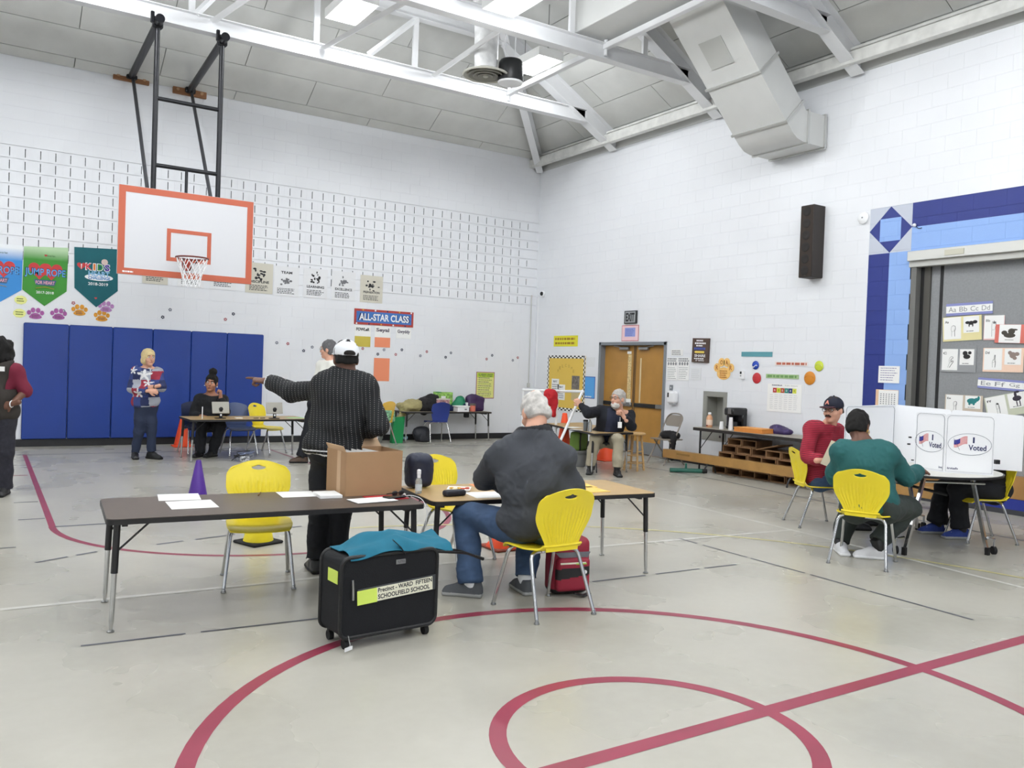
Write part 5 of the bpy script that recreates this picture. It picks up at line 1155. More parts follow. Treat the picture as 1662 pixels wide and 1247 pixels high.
for i, (tl, br_, word, k, lab) in enumerate(PST):
    o, w_, h = poster('motto_poster', lab, 'poster', 'A', tl, br_, (M_beigep, M_whp)[k], group='motto posters on the back wall')
    b = MB(); r_ = random.Random(i+3)
    word in ('RESPECT', 'HONESTY', 'EFFORT') or put_text(b, word, 0, h*(.3 if word == 'TEAM' else -.12), w_*(.45 if word == 'TEAM' else .72), h*.085, -.0045, bold=.03); (b.build('lettering', M_ink, o, 0) if b.v else None); b = MB(); lines(b, -w_*.36, w_*.36, -h*.42, -h*.22, 4, -.0045, seed=i)
    b.build('small_print', M_ink, o, 0)
    b = MB()
    for q in range(16):
        x, z = r_.gauss(0, .12)*w_, h*(.12+r_.gauss(0, .1)) if word != 'TEAM' else h*(-.0+r_.gauss(0, .06)); b.prism(disc(x, z, w_*r_.uniform(.02, .07), h*r_.uniform(.02, .05), 7), -.0052-.0001*q, -.0045-.0001*q, 'y')
    ob = b.build('drawing', (mat('poster_grey', '77787c', .8), M_ink)[i % 2], o, 0); ob['kind'] = 'stuff'
# ------------------------------------------------------------ class sign, name sheets, rule poster
o, w_, h = poster('class_sign', 'red and blue sign reading ALL-STAR CLASS', 'sign', 'A', (575, 500.5), (670, 532), mat('sign_red', 'b04038', .6, var=.2, scale=30), th=.006)
MB().box((0, -.007, 0), (w_*.93, .002, h*.70)).build('blue_field', mat('sign_blue', '3f74bd', .6), o, 0)
for s_, c in ((1.05, M_navy), (1.0, M_white)): lettering(o, 'ALL-STAR CLASS', 0, 0, w_*.84*s_, h*.46*s_, c, y=-.0085-.0006*(s_ == 1.0), bold=.03)
for k in range(10): flat(disc(-w_*.46+w_*.92*k/9, h*.44*(1 if k % 2 else -1), .018, n=8), (M_white, M_gold, M_navy)[k % 3], o, 'ball_print', y=-.0065)
def named(lab, word, tl, mid, br_, m, style):
    o, w_, h = poster('name_sheet', lab, 'paper', 'A', tl, br_, M_paper); f = (mid[1]-tl[1])/(br_[1]-tl[1]) if mid else 1
    if mid: MB().box((0, -.004, -h/2+h*(1-f)/2), (w_, .002, h*(1-f))).build('colour_sheet', m, o, 0)
    lettering(o, word, 0, h/2-h*f*(.38 if style else .34), w_*.84, h*f*(.42 if style else .30), M_ink if not style else mat('grey_bubble', '6a6470', .8), y=-.0045, bold=.04)
named('sheet with the name Fowler over yellow paper', 'FOWLeR', (576, 528), (0, 546), (600.5, 563.5), mat('mustard_paper', 'cdbb52', .8), 0); named('name sheet over coral paper in the middle below the class sign', 'Seyal', (608.5, 529), (0, 548), (632.5, 564.5), mat('coral_paper', 'ef9470', .8), 1); named('pink-edged name sheet right below the class sign', 'Gwyddy', (643, 532), None, (666.5, 550.5), M_paper, 1)
poster('coral_sheet', 'tall coral sheet of paper behind the pointing man', 'paper', 'A', (607, 581), (631, 619), mat('coral_paper', 'ef9470', .8))
o, w_, h = poster('rule_poster', 'yellow poster with ten great ways above the heaped table', 'poster', 'A', (773, 603.5), (801, 647), mat('magenta_edge', '9a4a6a', .6)); MB().box((0, -.004, 0), (w_-.03, .002, h-.03)).build('sheet', mat('pale_lemon', 'e3e48e', .7), o, 0)
MB().box((0, -.0052, h*.38), (w_-.04, .001, h*.16)).build('title_band', mat('lime_band', 'b9d53c', .7), o, 0); b = MB(); put_text(b, '10 GREAT WAYS', 0, h*.41, w_*.78, h*.05, -.0064, bold=.03); put_text(b, 'TO TREAT OTHERS', 0, h*.345, w_*.74, h*.045, -.0064, bold=.03); b.build('lettering', M_navy, o, 0)
for k in range(10): b = MB(); lines(b, -w_*.38, w_*.38, h*(.28-.075*k)-.02, h*(.28-.075*k)+.01, 1, -.0056, seed=k); b.build('rule_line', (M_navy, mat('olive_print', '6a8a2a', .7))[k % 2], o, 0); flat(disc(-w_*.42, h*(.28-.075*k)-.004, .007, n=6), M_hred, o, 'bullet', y=-.005)
o, w_, h = poster('wall_outlet', 'white wall outlet left of the heaped table', 'outlet', 'A', (632, 657), (637, 664), M_white, th=.008)
for s_ in (-1, 1): flat(disc(0, s_*h*.2, .012, n=10), M_grey_ink, o, 'socket', y=-.0085)
# ------------------------------------------------------------ corner: conduit and camera
t = thing('conduit', 'grey conduit running down beside the room corner', 'conduit', (10.36, YA-.02, 0)); z0_, z1_ = float(wa(864, 622)[2]), float(wa(870, 480)[2]); MB().cyl((.05, 0, z0_), (.05, 0, z1_), .012, n=8).build('pipe', mat('conduit_grey', 'c8c8c4', .5), t); MB().box((.05, 0, z0_-.05), (.07, .03, .10), 0, .005).build('box', mat('conduit_grey', 'c8c8c4', .5), t)
p = wb(880, 477, XB-.05); t = thing('security_camera', 'small white dome camera with a black eye near the corner', 'camera', p); MB().ell((.02, 0, 0), (.05, .075, .075)).build('housing', M_white, t); MB().ell((-.02, -.01, 0), (.035, .045, .045)).build('lens', M_black, t)

# ============================================================ right wall: door
t = thing('door_1', 'wooden double door with black push bars in a grey steel frame', 'door', (XB, (DOOR[0]+DOOR[1])/2, 0), -PI/2); t['kind'] = 'structure'; del t['category']
M_frame = mat('grey_steel_frame', '7f8489', .45); M_oak = mat('oak_veneer', 'b0823c', .45, var=.1, scale=3); M_kick = mat('kick_plate', '8e9193', .4, .3)
W2 = (DOOR[1]-DOOR[0])/2; H2 = DOOR[3]
for s_ in (-1, 1): MB().box((s_*(W2-.03), .06, H2/2), (.06, .17, H2), 0, .004).build('jamb', M_frame, t)
MB().box((0, .06, H2-.03), (2*W2, .17, .06), 0, .004).build('head', M_frame, t)
lw = W2-.065
for s_ in (-1, 1):
    lf = MB().box((s_*(lw/2+.006), .12, (H2-.06)/2+.004), (lw-.004, .045, H2-.075)).build('leaf', M_oak, t, 0)
    MB().box((s_*(lw/2+.006), .0955, .13), (lw-.02, .004, .23)).build('kick_plate', M_kick, lf, 0)
    MB().box((s_*(lw/2+.006), .075, .93), (lw-.08, .05, .075), 0, .01).build('push_bar', M_black, lf); MB().box((s_*(lw/2+.006)+(lw/2-.14), .07, .93), (.22, .055, .08), 0, .01).build('bar_end', M_steel, lf)
    MB().box((s_*(lw/2+.006)-(s_*.18), .06, H2-.12), (.26, .06, .06), 0, .01).build('closer', M_steel, lf); MB().tube([(s_*(lw/2+.006)-s_*.1, .05, H2-.10), (s_*(lw/2+.006)+s_*.12, .04, H2-.07)], .01, 6).build('closer_arm', M_steel, lf)
lfs = [c for c in t.children if c.name.startswith('leaf')]
MB().box((-.15, .096, 1.42), (.10, .004, .95)).build('vision_strip', mat('papered_glass', 'd2bd8a', .5, var=.45, scale=45), lfs[0], 0); MB().box((-.17, .0945, 1.93), (.12, .003, .05)).build('label', M_paper, lfs[0], 0); MB().box((-.17, .0945, 1.0), (.18, .003, .07)).build('label', M_paper, lfs[0], 0)
MB().box((.17, .096, 1.40), (.035, .004, .85)).build('vision_strip', mat('slit_glass', 'd9c9a0', .2), lfs[1], 0)
for s_ in (-1, 1): MB().box((s_*.022, .093, (H2-.06)/2), (.025, .01, H2-.08)).build('astragal', mat('brown_astragal', '6e5433', .5), t, 0)
struct('trim_4', MB().box((XB+.17, (DOOR[0]+DOOR[1])/2, H2/2), (.02, 2*W2, H2)), M_dark)
# drinking fountain recess
cy_ = (FOUNT[0]+FOUNT[1])/2; fw, fh = FOUNT[1]-FOUNT[0], FOUNT[3]-FOUNT[2]
t = thing('drinking_fountain', 'recessed stainless drinking fountain in the right wall', 'drinking fountain', (XB, cy_, FOUNT[2]), -PI/2); M_st = mat('brushed_steel', 'a2a29a', .4, .3)
for c, d in (((-fw/2+.04, -.008, fh/2), (.08, .012, fh)), ((fw/2-.04, -.008, fh/2), (.08, .012, fh)), ((0, -.008, fh-.04), (fw-.16, .012, .08)), ((0, -.008, .09), (fw-.16, .012, .18))): MB().box(c, d).build('face_plate', M_st, t, 0)
MB().box((0, .24, fh/2), (fw-.02, .01, fh-.02)).build('back_panel', M_st, t, 0)
for s_ in (-1, 1): MB().box((s_*(fw/2-.085), .115, fh/2), (.01, .24, fh-.1)).build('side_panel', M_st, t, 0)
MB().box((0, .115, fh-.085), (fw-.17, .24, .01)).build('top_panel', M_st, t, 0); MB().lathe([(.05, .0), (.16, .05), (.185, .06), (.18, .07), (.14, .055), (.02, .02)], 24, c=(0, .09, .17)).build('basin', M_st, t); MB().tube(bend([(.08, .16, .2), (.08, .16, .29), (.04, .1, .31)], .03), .01, 8).build('spout', M_chrome, t); MB().cyl((.16, -.012, .08), (.16, -.03, .08), .02, n=12).build('button', M_chrome, t)
# ------------------------------------------------------------ right wall signs
def strip(name, lab, cat, tl, br_, m, word=None, ink=None, wall='B', **k):
    o, w_, h = poster(name, lab, cat, wall, tl, br_, m, **k)
    if word: b = MB(); lines(b, -w_*.45, w_*.5, -h*.36, h*.36, 1, -.0045, fill=.8, seed=int(tl[0])); b.build('lettering', ink or M_ink, o, 0)
    return o, w_, h
o, w_, h = strip('hand_lettered_sign', 'bright yellow hand-lettered sign left of the door', 'sign', (899.8, 545.5), (938, 562.5), mat('bright_yellow_paper', 'e9e23c', .8)); b = MB(); lines(b, -w_*.44, w_*.44, -h*.4, h*.4, 2, -.0045, fill=.5, seed=4); b.build('handwriting', mat('amber_ink', 'a8842c', .8), o, 0)
o, w_, h = poster('bulletin_board', 'yellow bulletin board with a black and white checked border', 'bulletin board', 'B', (890.5, 577), (948, 670), mat('bulletin_yellow', 'e6c35a', .8), th=.006)
b, b2_ = MB(), MB(); n1, n2 = 20, 26
for k in range(n1):
    for z in (h/2-.03, -h/2+.0): rect((b, b2_)[k % 2], -w_/2+w_*k/n1, z, -w_/2+w_*(k+1)/n1, z+.03, -.0075); rect((b, b2_)[(k+1) % 2], -w_/2+w_*k/n1, z+(-.03 if z > 0 else .03), -w_/2+w_*(k+1)/n1, z+(0 if z > 0 else .06), -.0075)
for k in range(n2):
    for x in (-w_/2, w_/2-.03): rect((b, b2_)[k % 2], x, -h/2+h*k/n2, x+.03, -h/2+h*(k+1)/n2, -.008); rect((b, b2_)[(k+1) % 2], x+(.03 if x < 0 else -.03), -h/2+h*k/n2, x+(.06 if x < 0 else 0), -h/2+h*(k+1)/n2, -.008)
b.build('black_checks', M_ink, o, 0); b2_.build('white_checks', M_paper, o, 0)
for (cx_, cz, ww, hh, lab) in ((-.27*w_, -.08*h, .2*w_, .3*h, 'calendar'), (-.1*w_, -.17*h, .2*w_, .28*h, 'calendar'), (.27*w_, .02*h, .2*w_, .24*h, 'photo'), (.27*w_, -.2*h, .2*w_, .2*h, 'sheet')):
    q = MB().box((cx_, -.0085, cz), (ww, .002, hh)).build(lab, (M_paper if lab == 'calendar' else mat('photo_tone', '77706a', .6, var=.5, scale=18) if lab == 'photo' else mat('tan_sheet', 'cbb98a', .8)), o, 0)
    if lab == 'calendar': b = MB(); put_text(b, 'MAY', cx_, cz+hh*.34, ww*.55, hh*.14, -.0102, bold=.03); lines(b, cx_-ww*.42, cx_+ww*.42, cz-hh*.42, cz+hh*.2, 5, -.0102, seed=3); b.build('lettering', M_grey_ink, q, 0)
b = MB()
for k, ch in enumerate('WELCOME'): a = math.radians(150-20*k); put_text(b, ch, .24*w_*math.cos(a), .12*h+.2*h*math.sin(a), .05, .06, -.0085)
b.build('lettering', mat('tan_letters', 'b58f3c', .8), o, 0)
strip('paper_sheet', 'blank white sheet right of the bulletin board', 'paper', (952, 580), (965.5, 596), mat('offwhite_paper', 'e6e8ea', .8))
o, w_, h = strip('blue_poster', 'tall sky blue poster left of the door frame', 'poster', (950, 611), (965.5, 647.6), mat('blue_edge', '4a5fb0', .7)); MB().box((0, -.004, 0), (w_-.03, .002, h-.03)).build('sheet', mat('sky_paper', '5aa6e6', .7), o, 0); b = MB(); lines(b, -w_*.38, w_*.38, -h*.46, -h*.38, 1, -.0055, fill=.7, seed=2); b.build('lettering', M_paper, o, 0)
o, w_, h = strip('exit_sign', 'grey EXIT sign above the double door', 'exit sign', (1016, 505.3), (1034.7, 525.2), M_dark, th=.03); MB().box((0, -.031, 0), (w_*.86, .004, h*.86)).build('plate', mat('sign_silver', '9fa2a4', .5), o, 0); lettering(o, 'EXIT', 0, 0, w_*.72, h*.66, M_ink, y=-.0345, bold=.04)
o, w_, h = strip('pink_sign', 'pink-bordered sign with a blue centre over the door', 'sign', (1010.3, 528.5), (1036.7, 553.8), mat('red_edge', 'c06a70', .7)); MB().box((0, -.004, 0), (w_-.025, .002, h-.025)).build('sheet', mat('pale_pink', 'f3cfd4', .8), o, 0); MB().box((.0, -.0055, h*.06), (w_*.62, .002, h*.56)).build('centre', mat('periwinkle', '96a2dc', .8), o, 0); b = MB(); lines(b, -w_*.26, w_*.26, -h*.18, h*.28, 5, -.0075, seed=5); b.build('lettering', mat('indigo_ink', '6a76c0', .8), o, 0)
o, w_, h = strip('notice', 'small white heading notice right of the door', 'notice', (1090, 567.5), (1109, 577.5), M_paper); b = MB(); b = MB(); lines(b, -w_*.42, w_*.46, -h*.42, h*.42, 3, -.0045, fill=.55, seed=6); b.build('print', M_grey_ink, o, 0)
for i, (a, c) in enumerate(((1083.7, 1099.6), (1101.7, 1118.5))):
    o, w_, h = strip('instruction_sheet', ('white instruction sheet with four round pictures beside the door frame', 'white instruction sheet, the one farther from the door frame')[i], 'notice', (a, 580.5), (c, 618), M_paper); b = MB(); lines(b, -w_*.46, w_*.5, h*.31, h*.49, 2, -.0045, fill=.62, seed=9+i)
    for k in range(4): b.prism(disc(-w_*.34+w_*.225*k, h*.23, w_*.08, w_*.11, 10), -.0055, -.0045, 'y')
    lines(b, -w_*.42, w_*.42, -h*.45, h*.1, 7, -.0045, fill=.25, seed=i); b.build('print', M_grey_ink, o, 0)
o, w_, h = strip('faint_sheet', 'faint white sheet under the brown board sign', 'notice', (1122, 597), (1138, 617), mat('offwhite_paper', 'e6e8ea', .8)); b = MB(); lines(b, -w_*.4, w_*.4, -h*.4, h*.4, 5, -.0045, fill=.15, seed=4); b.build('print', mat('pale_ink', 'c2c4c8', .8), o, 0)
o, w_, h = poster('light_switch', 'grey switch plate above the towel dispenser', 'switch', 'B', (1088, 625), (1092.5, 633.7), M_frame, th=.012); MB().box((0, -.014, 0), (.012, .01, .03)).build('toggle', M_white, o, 0)
c, w_, h, rz = wrect('B', (1088, 634), (1104, 657)); t = thing('soap_dispenser', 'white wall dispenser with a black window right of the door', 'dispenser', (c[0], c[1], c[2]-h/2), rz); s = SDF().box((0, -.06, h*.52), (w_*.40, .065, h*.46), .05); link('body', soft_mesh('body', [s.surf(.008)], M_white), t); MB().box((-w_*.18, -.124, h*.68), (w_*.14, .006, h*.34), 0, .002).build('window', M_black, t); MB().box((-.0, -.05, h*.03), (w_*.5, .07, h*.12), 0, .01).build('nozzle', mat('pale_grey_plastic', 'cdd0d4', .5), t)
o, w_, h = poster('wooden_sign', 'brown wooden sign lettered in white, blue and yellow', 'sign', 'B', (1126.6, 549.5), (1151.7, 589), mat('weathered_board', '53423a', .7, var=.15, scale=10), th=.03, tilt=.02)
for k, (word, z, ww, hh, m_) in enumerate((('', .40, .5, .07, M_white), ('', .29, .68, .08, M_white), ('', .19, .5, .07, M_white), ('', .07, .74, .11, mat('royal_letters', '3f5ab0', .7)), ('SHARE', -.22, .66, .11, M_white), ('', -.34, .7, .05, M_white), ('IT WITH', -.42, .5, .06, M_white))):
    if word: lettering(o, word, 0, z*h, ww*w_, hh*h, m_, y=-.032, bold=.02)
    else: b = MB(); lines(b, -ww*w_/2, ww*w_/2, (z-hh/2)*h, (z+hh/2)*h, 1, -.032, fill=.8, seed=k); b.build('lettering', m_, o, 0)
flat([(-.28*w_, -.11*h), (.25*w_, -.11*h), (.25*w_, -.03*h), (-.28*w_, -.03*h), (-.36*w_, -.07*h)], mat('arrow_yellow', 'e8d060', .7), o, 'arrow', y=-.031)
c, w_, h, rz = wrect('B', (1161, 581), (1190, 618)); t = thing('paw_sign', 'cream and orange paper paw lettered ROAR', 'paper cutout', c, rz); M_cr = mat('cream_orange_paper', 'f0c376', .8, var=.12, scale=18)
flat(disc(0, -.2*h, .36*w_, .28*h), M_cr, t, 'pad', y=0, t=.003)
for k, (x, z, r_, ch) in enumerate(((-.36, .06, .17, 'R'), (-.13, .3, .17, 'O'), (.15, .3, .17, 'A'), (.37, .06, .17, 'R'))): q = flat(disc(x*w_, z*h, r_*w_, r_*1.15*h), M_cr, t, 'toe', y=-.0005, t=.003); lettering(t, ch, x*w_, z*h, .13*w_, .2*h, mat('rust_letters', 'a85f22', .8), y=-.0055, bold=.02, name='letter')
b = MB(); lines(b, -.2*w_, .22*w_, -.42*h, -.04*h, 4, -.0055, fill=.45, seed=3)
b.build('lettering', mat('rust_letters', 'a85f22', .8), t, 0)
strip('teal_strip', 'blank teal paper strip high on the right wall', 'paper strip', (1204.3, 571.2), (1254, 579.4), mat('teal_paper', '5f9ca6', .8))
strip('lettered_strip', 'row of coral letters on the wall right of the blue disc', 'wall lettering', (1258.7, 587), (1311.6, 594.5), mat('pale_coral_paper', 'f1e6e2', .8), True, mat('coral_ink', 'b5634e', .8))
o, w_, h = strip('green_strip', 'green watercolour paper strip between the red and orange balls', 'paper strip', (1244, 607), (1297, 615.6), mat('sage_paper', 'a9c592', .8, var=.12, scale=25), True, mat('sage_ink', '6f9a5c', .8))
for (px, py, rx, nm, hexc, lab) in ((1227, 593, .07, 'paper_disc', '1f46b0', 'shiny blue paper disc with a white swoosh on the right wall'), (1229, 614, .088, 'paper_ball', 'c03038', 'red paper ball left of the green strip'), (1330, 594.4, .078, 'paper_ball', 'c9d63c', 'yellow-green paper tennis ball right of the coral letters'), (1315, 614, .102, 'paper_ball', 'd98a28', 'orange paper basketball right of the green strip')):
    p = wb(px, py); o = MB().lathe([(.02, 0), (rx*.9, .0), (rx, .004), (rx*.9, .012), (rx*.5, .02), (.01, .023)], 24, X=Matrix.Rotation(PI/2, 4, 'X')).build(nm, mat(nm+hexc, hexc, .5), None); o.location = (XB-.0075, p[1], p[2]); o.rotation_euler = (0, 0, -PI/2); tag(o, lab, 'wall decoration')
    if hexc == '1f46b0': MB().tube([(rx*.7*math.cos(a), -.021, rx*(-.25+.25*math.sin(a*2))) for a in [PI*k/8 for k in range(9)]], .010, 5, flat=.3).build('swoosh', M_white, o, 0)
    elif hexc in ('c9d63c', 'd98a28'): MB().tube([(rx*.75*math.cos(a), -.0205, rx*.3*math.sin(a)) for a in [PI*k/8 for k in range(9)]], .004, 5, flat=.3).build('seam', M_paper if hexc == 'c9d63c' else mat('seam_brown', 'a8661c', .7), o, 0)
o, w_, h = poster('thermostat', 'white thermostat box with a black display', 'thermostat', 'B', (1203, 602), (1209.3, 615.5), M_white, th=.035); MB().box((-w_*.15, -.036, h*.25), (w_*.4, .003, h*.3)).build('display', M_black, o, 0); MB().box((-w_*.15, -.036, -h*.12), (w_*.3, .003, h*.12)).build('button', M_grey_ink, o, 0)
o, w_, h = strip('chart_poster', 'white school chart with a row of coloured squares, headed Danville', 'poster', (1247, 622.6), (1300.5, 671.5), M_paper); lettering(o, 'DANVILLE', -w_*.22, h*.45, w_*.3, h*.045, M_navy, y=-.0045, bold=.04); lettering(o, 'Public Schools', w_*.2, h*.45, w_*.36, h*.035, M_grey_ink, y=-.0045)
for k, (hexc, word) in enumerate((('b5302c', 'D'), ('d7dd3a', 'A'), ('b8502c', 'S'), ('1f8a7a', 'I'), ('20306f', 'D'), ('dfe65a', 'N'))): q = MB().box((-w_*.28+w_*.115*k, -.0045, h*.27), (w_*.11, .002, h*.17)).build('colour_square', mat('chart'+hexc, hexc, .7), o, 0); b = MB(); lines(b, -w_*.30+w_*.115*k, -w_*.255+w_*.115*k, h*.23, h*.31, 2, -.0062, fill=.5, seed=k); b.build('print', M_white if k not in (1, 5) else M_ink, q, 0)
b = MB()
for k in range(6): lines(b, -w_*.42+w_*.14*k, -w_*.31+w_*.14*k, -h*.42, h*.14, 8, -.0045, fill=.2, seed=k)
b.build('print', mat('pale_ink', 'c2c4c8', .8), o, 0)
# speaker
t = thing('column_speaker', 'tall dark brown loudspeaker with six drivers high on the right wall', 'speaker', (XB, 0, 0), -PI/2); fx = XB-.27
a_, b_ = wb(1297.5, 392, fx), wb(1319, 389, fx); zc0, zc1 = wb(1295.5, 451, fx)[2], wb(1298, 335, fx)[2]; sw_ = a_[1]-b_[1]; t.location = (XB, (a_[1]+b_[1])/2, zc0); hh = zc1-zc0
MB().box((0, -.135, hh/2), (sw_, .262, hh), 0, .008).build('cabinet', mat('dark_brown_vinyl', '2e2825', .6), t); MB().box((0, -.268, hh/2), (sw_*.9, .006, hh*.97)).build('grille_cloth', mat('brown_grille', '382f2a', .9), t)
for k in range(6): MB().lathe([(.02, 0), (.062, .0), (.07, .006), (.062, .010), (.03, .003)], 20, X=Matrix.Translation((0, -.271, hh*(.09+.164*k))) @ Matrix.Rotation(PI/2, 4, 'X')).build('driver', mat('driver_black', '1d1917', .7), t)
MB().box((0, -.272, .03), (.03, .003, .008)).build('name_plate', M_steel, t); MB().box((0, .0, hh/2), (.1, .05, .3)).build('bracket', M_dark, t)
p = wb(1403, 354); t = thing('smoke_alarm', 'round white alarm beside the painted diamond', 'alarm', (XB-.007, p[1], p[2]), -PI/2); MB().lathe([(.06, 0), (.085, .002), (.085, .03), (.06, .045), (.02, .046)], 24, X=Matrix.Rotation(PI/2, 4, 'X')).build('body', M_white, t); MB().lathe([(.005, .046), (.012, .046), (.01, .05)], 10, X=Matrix.Rotation(PI/2, 4, 'X')).build('vent', M_grey_ink, t)
p = wb(1486, 366); t = thing('sprinkler', 'small white sensor with a dangling wire on the painted band', 'sensor', (XB-.007, p[1], p[2]), -PI/2); MB().ell((0, -.02, 0), .025).build('body', M_white, t); MB().tube(bend([(.02, -.01, -.02), (.05, -.01, -.05), (.10, -.01, -.045)], .03), .004, 6).build('wire', M_dark, t)
o, w_, h = strip('notice', 'white notice with blue print on the light blue column', 'notice', (1427, 594), (1460, 622.5), M_paper); b = MB(); lines(b, -w_*.4, w_*.4, -h*.4, h*.44, 6, -.0045, fill=.25, seed=8); b.build('print', mat('violet_ink', '6a5f9a', .8), o, 0)
o, w_, h = strip('calendar_sheet', 'calendar grid on a peach backing low on the blue column', 'notice', (1422.5, 632), (1458, 662.5), mat('peach_card', 'e6c3a0', .8)); MB().box((w_*.06, -.004, 0), (w_*.86, .002, h*.94)).build('sheet', M_paper, o, 0); b = MB()
for k in range(6):
    for q in range(6): b.prism(disc(-w_*.26+w_*.12*k, -h*.3+h*.11*q, w_*.035, h*.035, 5), -.0062, -.0055, 'y')
b.build('print', M_grey_ink, o, 0)

# ============================================================ stage opening: header track, folding partition, apron
PX = XB+.13
M_alu = mat('track_white', 'd5d5d0', .4, .2); M_fab = mat('grey_fabric_panel', '8f9193', .9, var=.06, scale=40); M_seal = mat('black_seal', '1a1a1c', .6)
st = thing('folding_partition', 'grey fabric folding partition closing the stage opening', 'partition', (XB, 5.2, 0)); st['kind'] = 'structure'
YS = STAGE[1]
MB().box((-.02, (YS-5.2)-4, 3.235), (.10, 8.05, .13), 0, .006).build('header_track', M_alu, st); MB().box((.03, (YS-5.2)-4, 3.13), (.10, 8.05, .08), 0, .004).build('track_lip', mat('track_grey', 'bdbdb8', .4, .2), st); MB().box((-.075, YS-5.2-.62, 3.235), (.012, .25, .07)).build('cover_plate', mat('plate_cream', 'c9c7b6', .5), st)
y1 = float(wb(1499, 520, PX)[1]); y2 = float(wb(1509, 520, PX)[1]); y3 = float(wb(1523.5, 520, PX)[1]); y4 = float(wb(1528.5, 520, PX)[1])
def vb(nm, ya, yb, x, m, z0=.46, z1=3.13, d=.05): MB().box((x-XB, (ya+yb)/2-5.2, (z0+z1)/2), (d, abs(yb-ya), z1-z0)).build(nm, m, st, 0)
vb('jamb_post', YS+.02, y1+.05, XB+.10, mat('jamb_grey', '6f6f6c', .5), d=.2); vb('jamb_gasket', y1+.06, y1, XB+.13, M_seal); vb('jamb_channel', y1, y2, XB+.13, mat('jamb_brown', '4c4a45', .5)); vb('end_panel', y2, y3, PX+.03, M_fab); vb('panel_seal', y3, y4, PX+.02, M_seal)
for k in range(6): vb('fabric_panel', y4-k*1.4, y4-(k+1)*1.4+.012, PX+.025, M_fab)
MB().box((PX+.09-XB, -1, 1.6), (.04, 9, 3.2)).build('backing', M_dark, st, 0)
struct('trim_5', MB().box((XB+.01, YS-4, .325), (.05, 8, .27), 0, .004), mat('stage_wood', 'a87d48', .45, var=.1, scale=4))
struct('trim_6', MB().box((XB+.01, YS-4, .125), (.05, 8, .13)), mat('apron_blue', '22318a', .5)); struct('trim_7', MB().box((XB-.0, YS-4, .03), (.05, 8, .06)), mat('grey_base', '3c3d42', .5))
struct('trim_8', MB().box((XB+.20, YS-4, .44), (.34, 8, .04)), mat('stage_wood', 'a87d48'))
CW = PX+.0   # card plane
M_lav = mat('lavender_border', '8a8fc4', .8)
def card(name, lab, tl, br_, m, tilt=0.0, group='alphabet cards on the partition', cat='card'): return poster(name, lab, cat, CW, tl, br_, m, group=group, tilt=tilt)
def abc(lab, tl, br_, words, tilt):
    o, w_, h = card('letter_strip', lab, tl, br_, M_lav, tilt, cat='letter strip', group='handwriting strips'); MB().box((0, -.004, 0), (w_, .002, h*.58)).build('white_band', M_paper, o, 0); b = MB()
    for k, wd in enumerate(words): put_text(b, wd, w_*(-.36+.24*k), 0, w_*.17, h*.40, -.0055)
    b.build('lettering', M_grey_ink, o, 0)
abc('handwriting strip with A, B, C and D on the grey partition', (1537, 493), (1611.5, 510), ('Aa', 'Bb', 'Cc', 'Dd'), math.radians(-1.5)); abc('handwriting strip with E to H above the voting screens', (1588, 615), (1686, 636), ('Ee', 'Ff', 'Gg', 'Hh'), math.radians(3))
def hand_draw(o, x, z, s, kind):
    P = {'fist': [(-.5, -1), (-.45, -.2), (-.7, .1), (-.6, .6), (-.2, .8), (.2, .8), (.6, .7), (.7, .2), (.4, -.1), (.45, -1)], 'flat': [(-.4, -1), (-.45, -.2), (-.5, .6), (-.3, .95), (-.1, .5), (0, 1.05), (.12, .5), (.3, .95), (.45, .4), (.5, -.1), (.4, -1)], 'c': [(-.8, -1), (-.3, -.2), (-.5, .3), (-.1, .8), (.6, .9), (.9, .6), (.3, .5), (0, .2), (.2, -.1), (.7, .2), (.9, 0), (.3, -.5), (-.3, -1)], 'd': [(-.4, -1), (-.5, -.1), (-.3, .3), (.0, .2), (.15, 1.05), (.35, 1.05), (.35, .1), (.5, -.1), (.4, -1)]}[kind]
    MB().tube(bend([(x+p[0]*s*.55, -.005, z+p[1]*s) for p in P], s*.2, 3), .0035, 4, flat=.35).build('hand_drawing', M_ink, o, 0)
    MB().tube([(x-s*.2, -.005, z-s*.2), (x+s*.15, -.005, z-s*.1), (x+s*.2, -.005, z+s*.3)], .003, 4, flat=.35).build('hand_crease', M_ink, o, 0)
def blob(o, items, m, name='animal_picture'):
    b = MB()
    for k, (x, z, rx, rz_) in enumerate(items): b.prism(disc(x, z, rx, rz_, 12), -.0066-.0002*k, -.0055, 'y')
    b.build(name, m, o, 0)
def two(lab, tl, br_, m, letter, kind, items, am, tilt=0.0, split=.5):
    o, w_, h = card('sign_language_card', lab, tl, br_, m, tilt); MB().box((-w_*.245, -.004, h*.03), (w_*.45, .002, h*.9)).build('hand_sheet', M_paper, o, 0); MB().box((w_*.24, -.004, h*.14), (w_*.40, .002, h*.66)).build('animal_sheet', M_paper, o, 0)
    hand_draw(o, -w_*.22, -h*.06, h*.25, kind); b = MB(); put_text(b, letter, -w_*.39, h*.3, w_*.1, h*.1, -.0055, bold=.02); lines(b, w_*.12, w_*.36, -h*.16, -h*.1, 1, -.0055, seed=2); b.build('lettering', M_ink, o, 0)
    blob(o, [(w_*(.24+x), h*(.2+z), w_*rx, h*rz_) for x, z, rx, rz_ in items], am); return o
two('cream card pair with a fist sign for A and a dark insect', (1532, 514.5), (1593, 553), mat('cream_card', 'e9dfa8', .8), 'Aa', 'fist', [(0, 0, .07, .08), (-.09, .02, .06, .06), (.1, .03, .06, .07), (-.05, -.09, .015, .07), (.04, -.09, .015, .07)], M_ink, -.05)
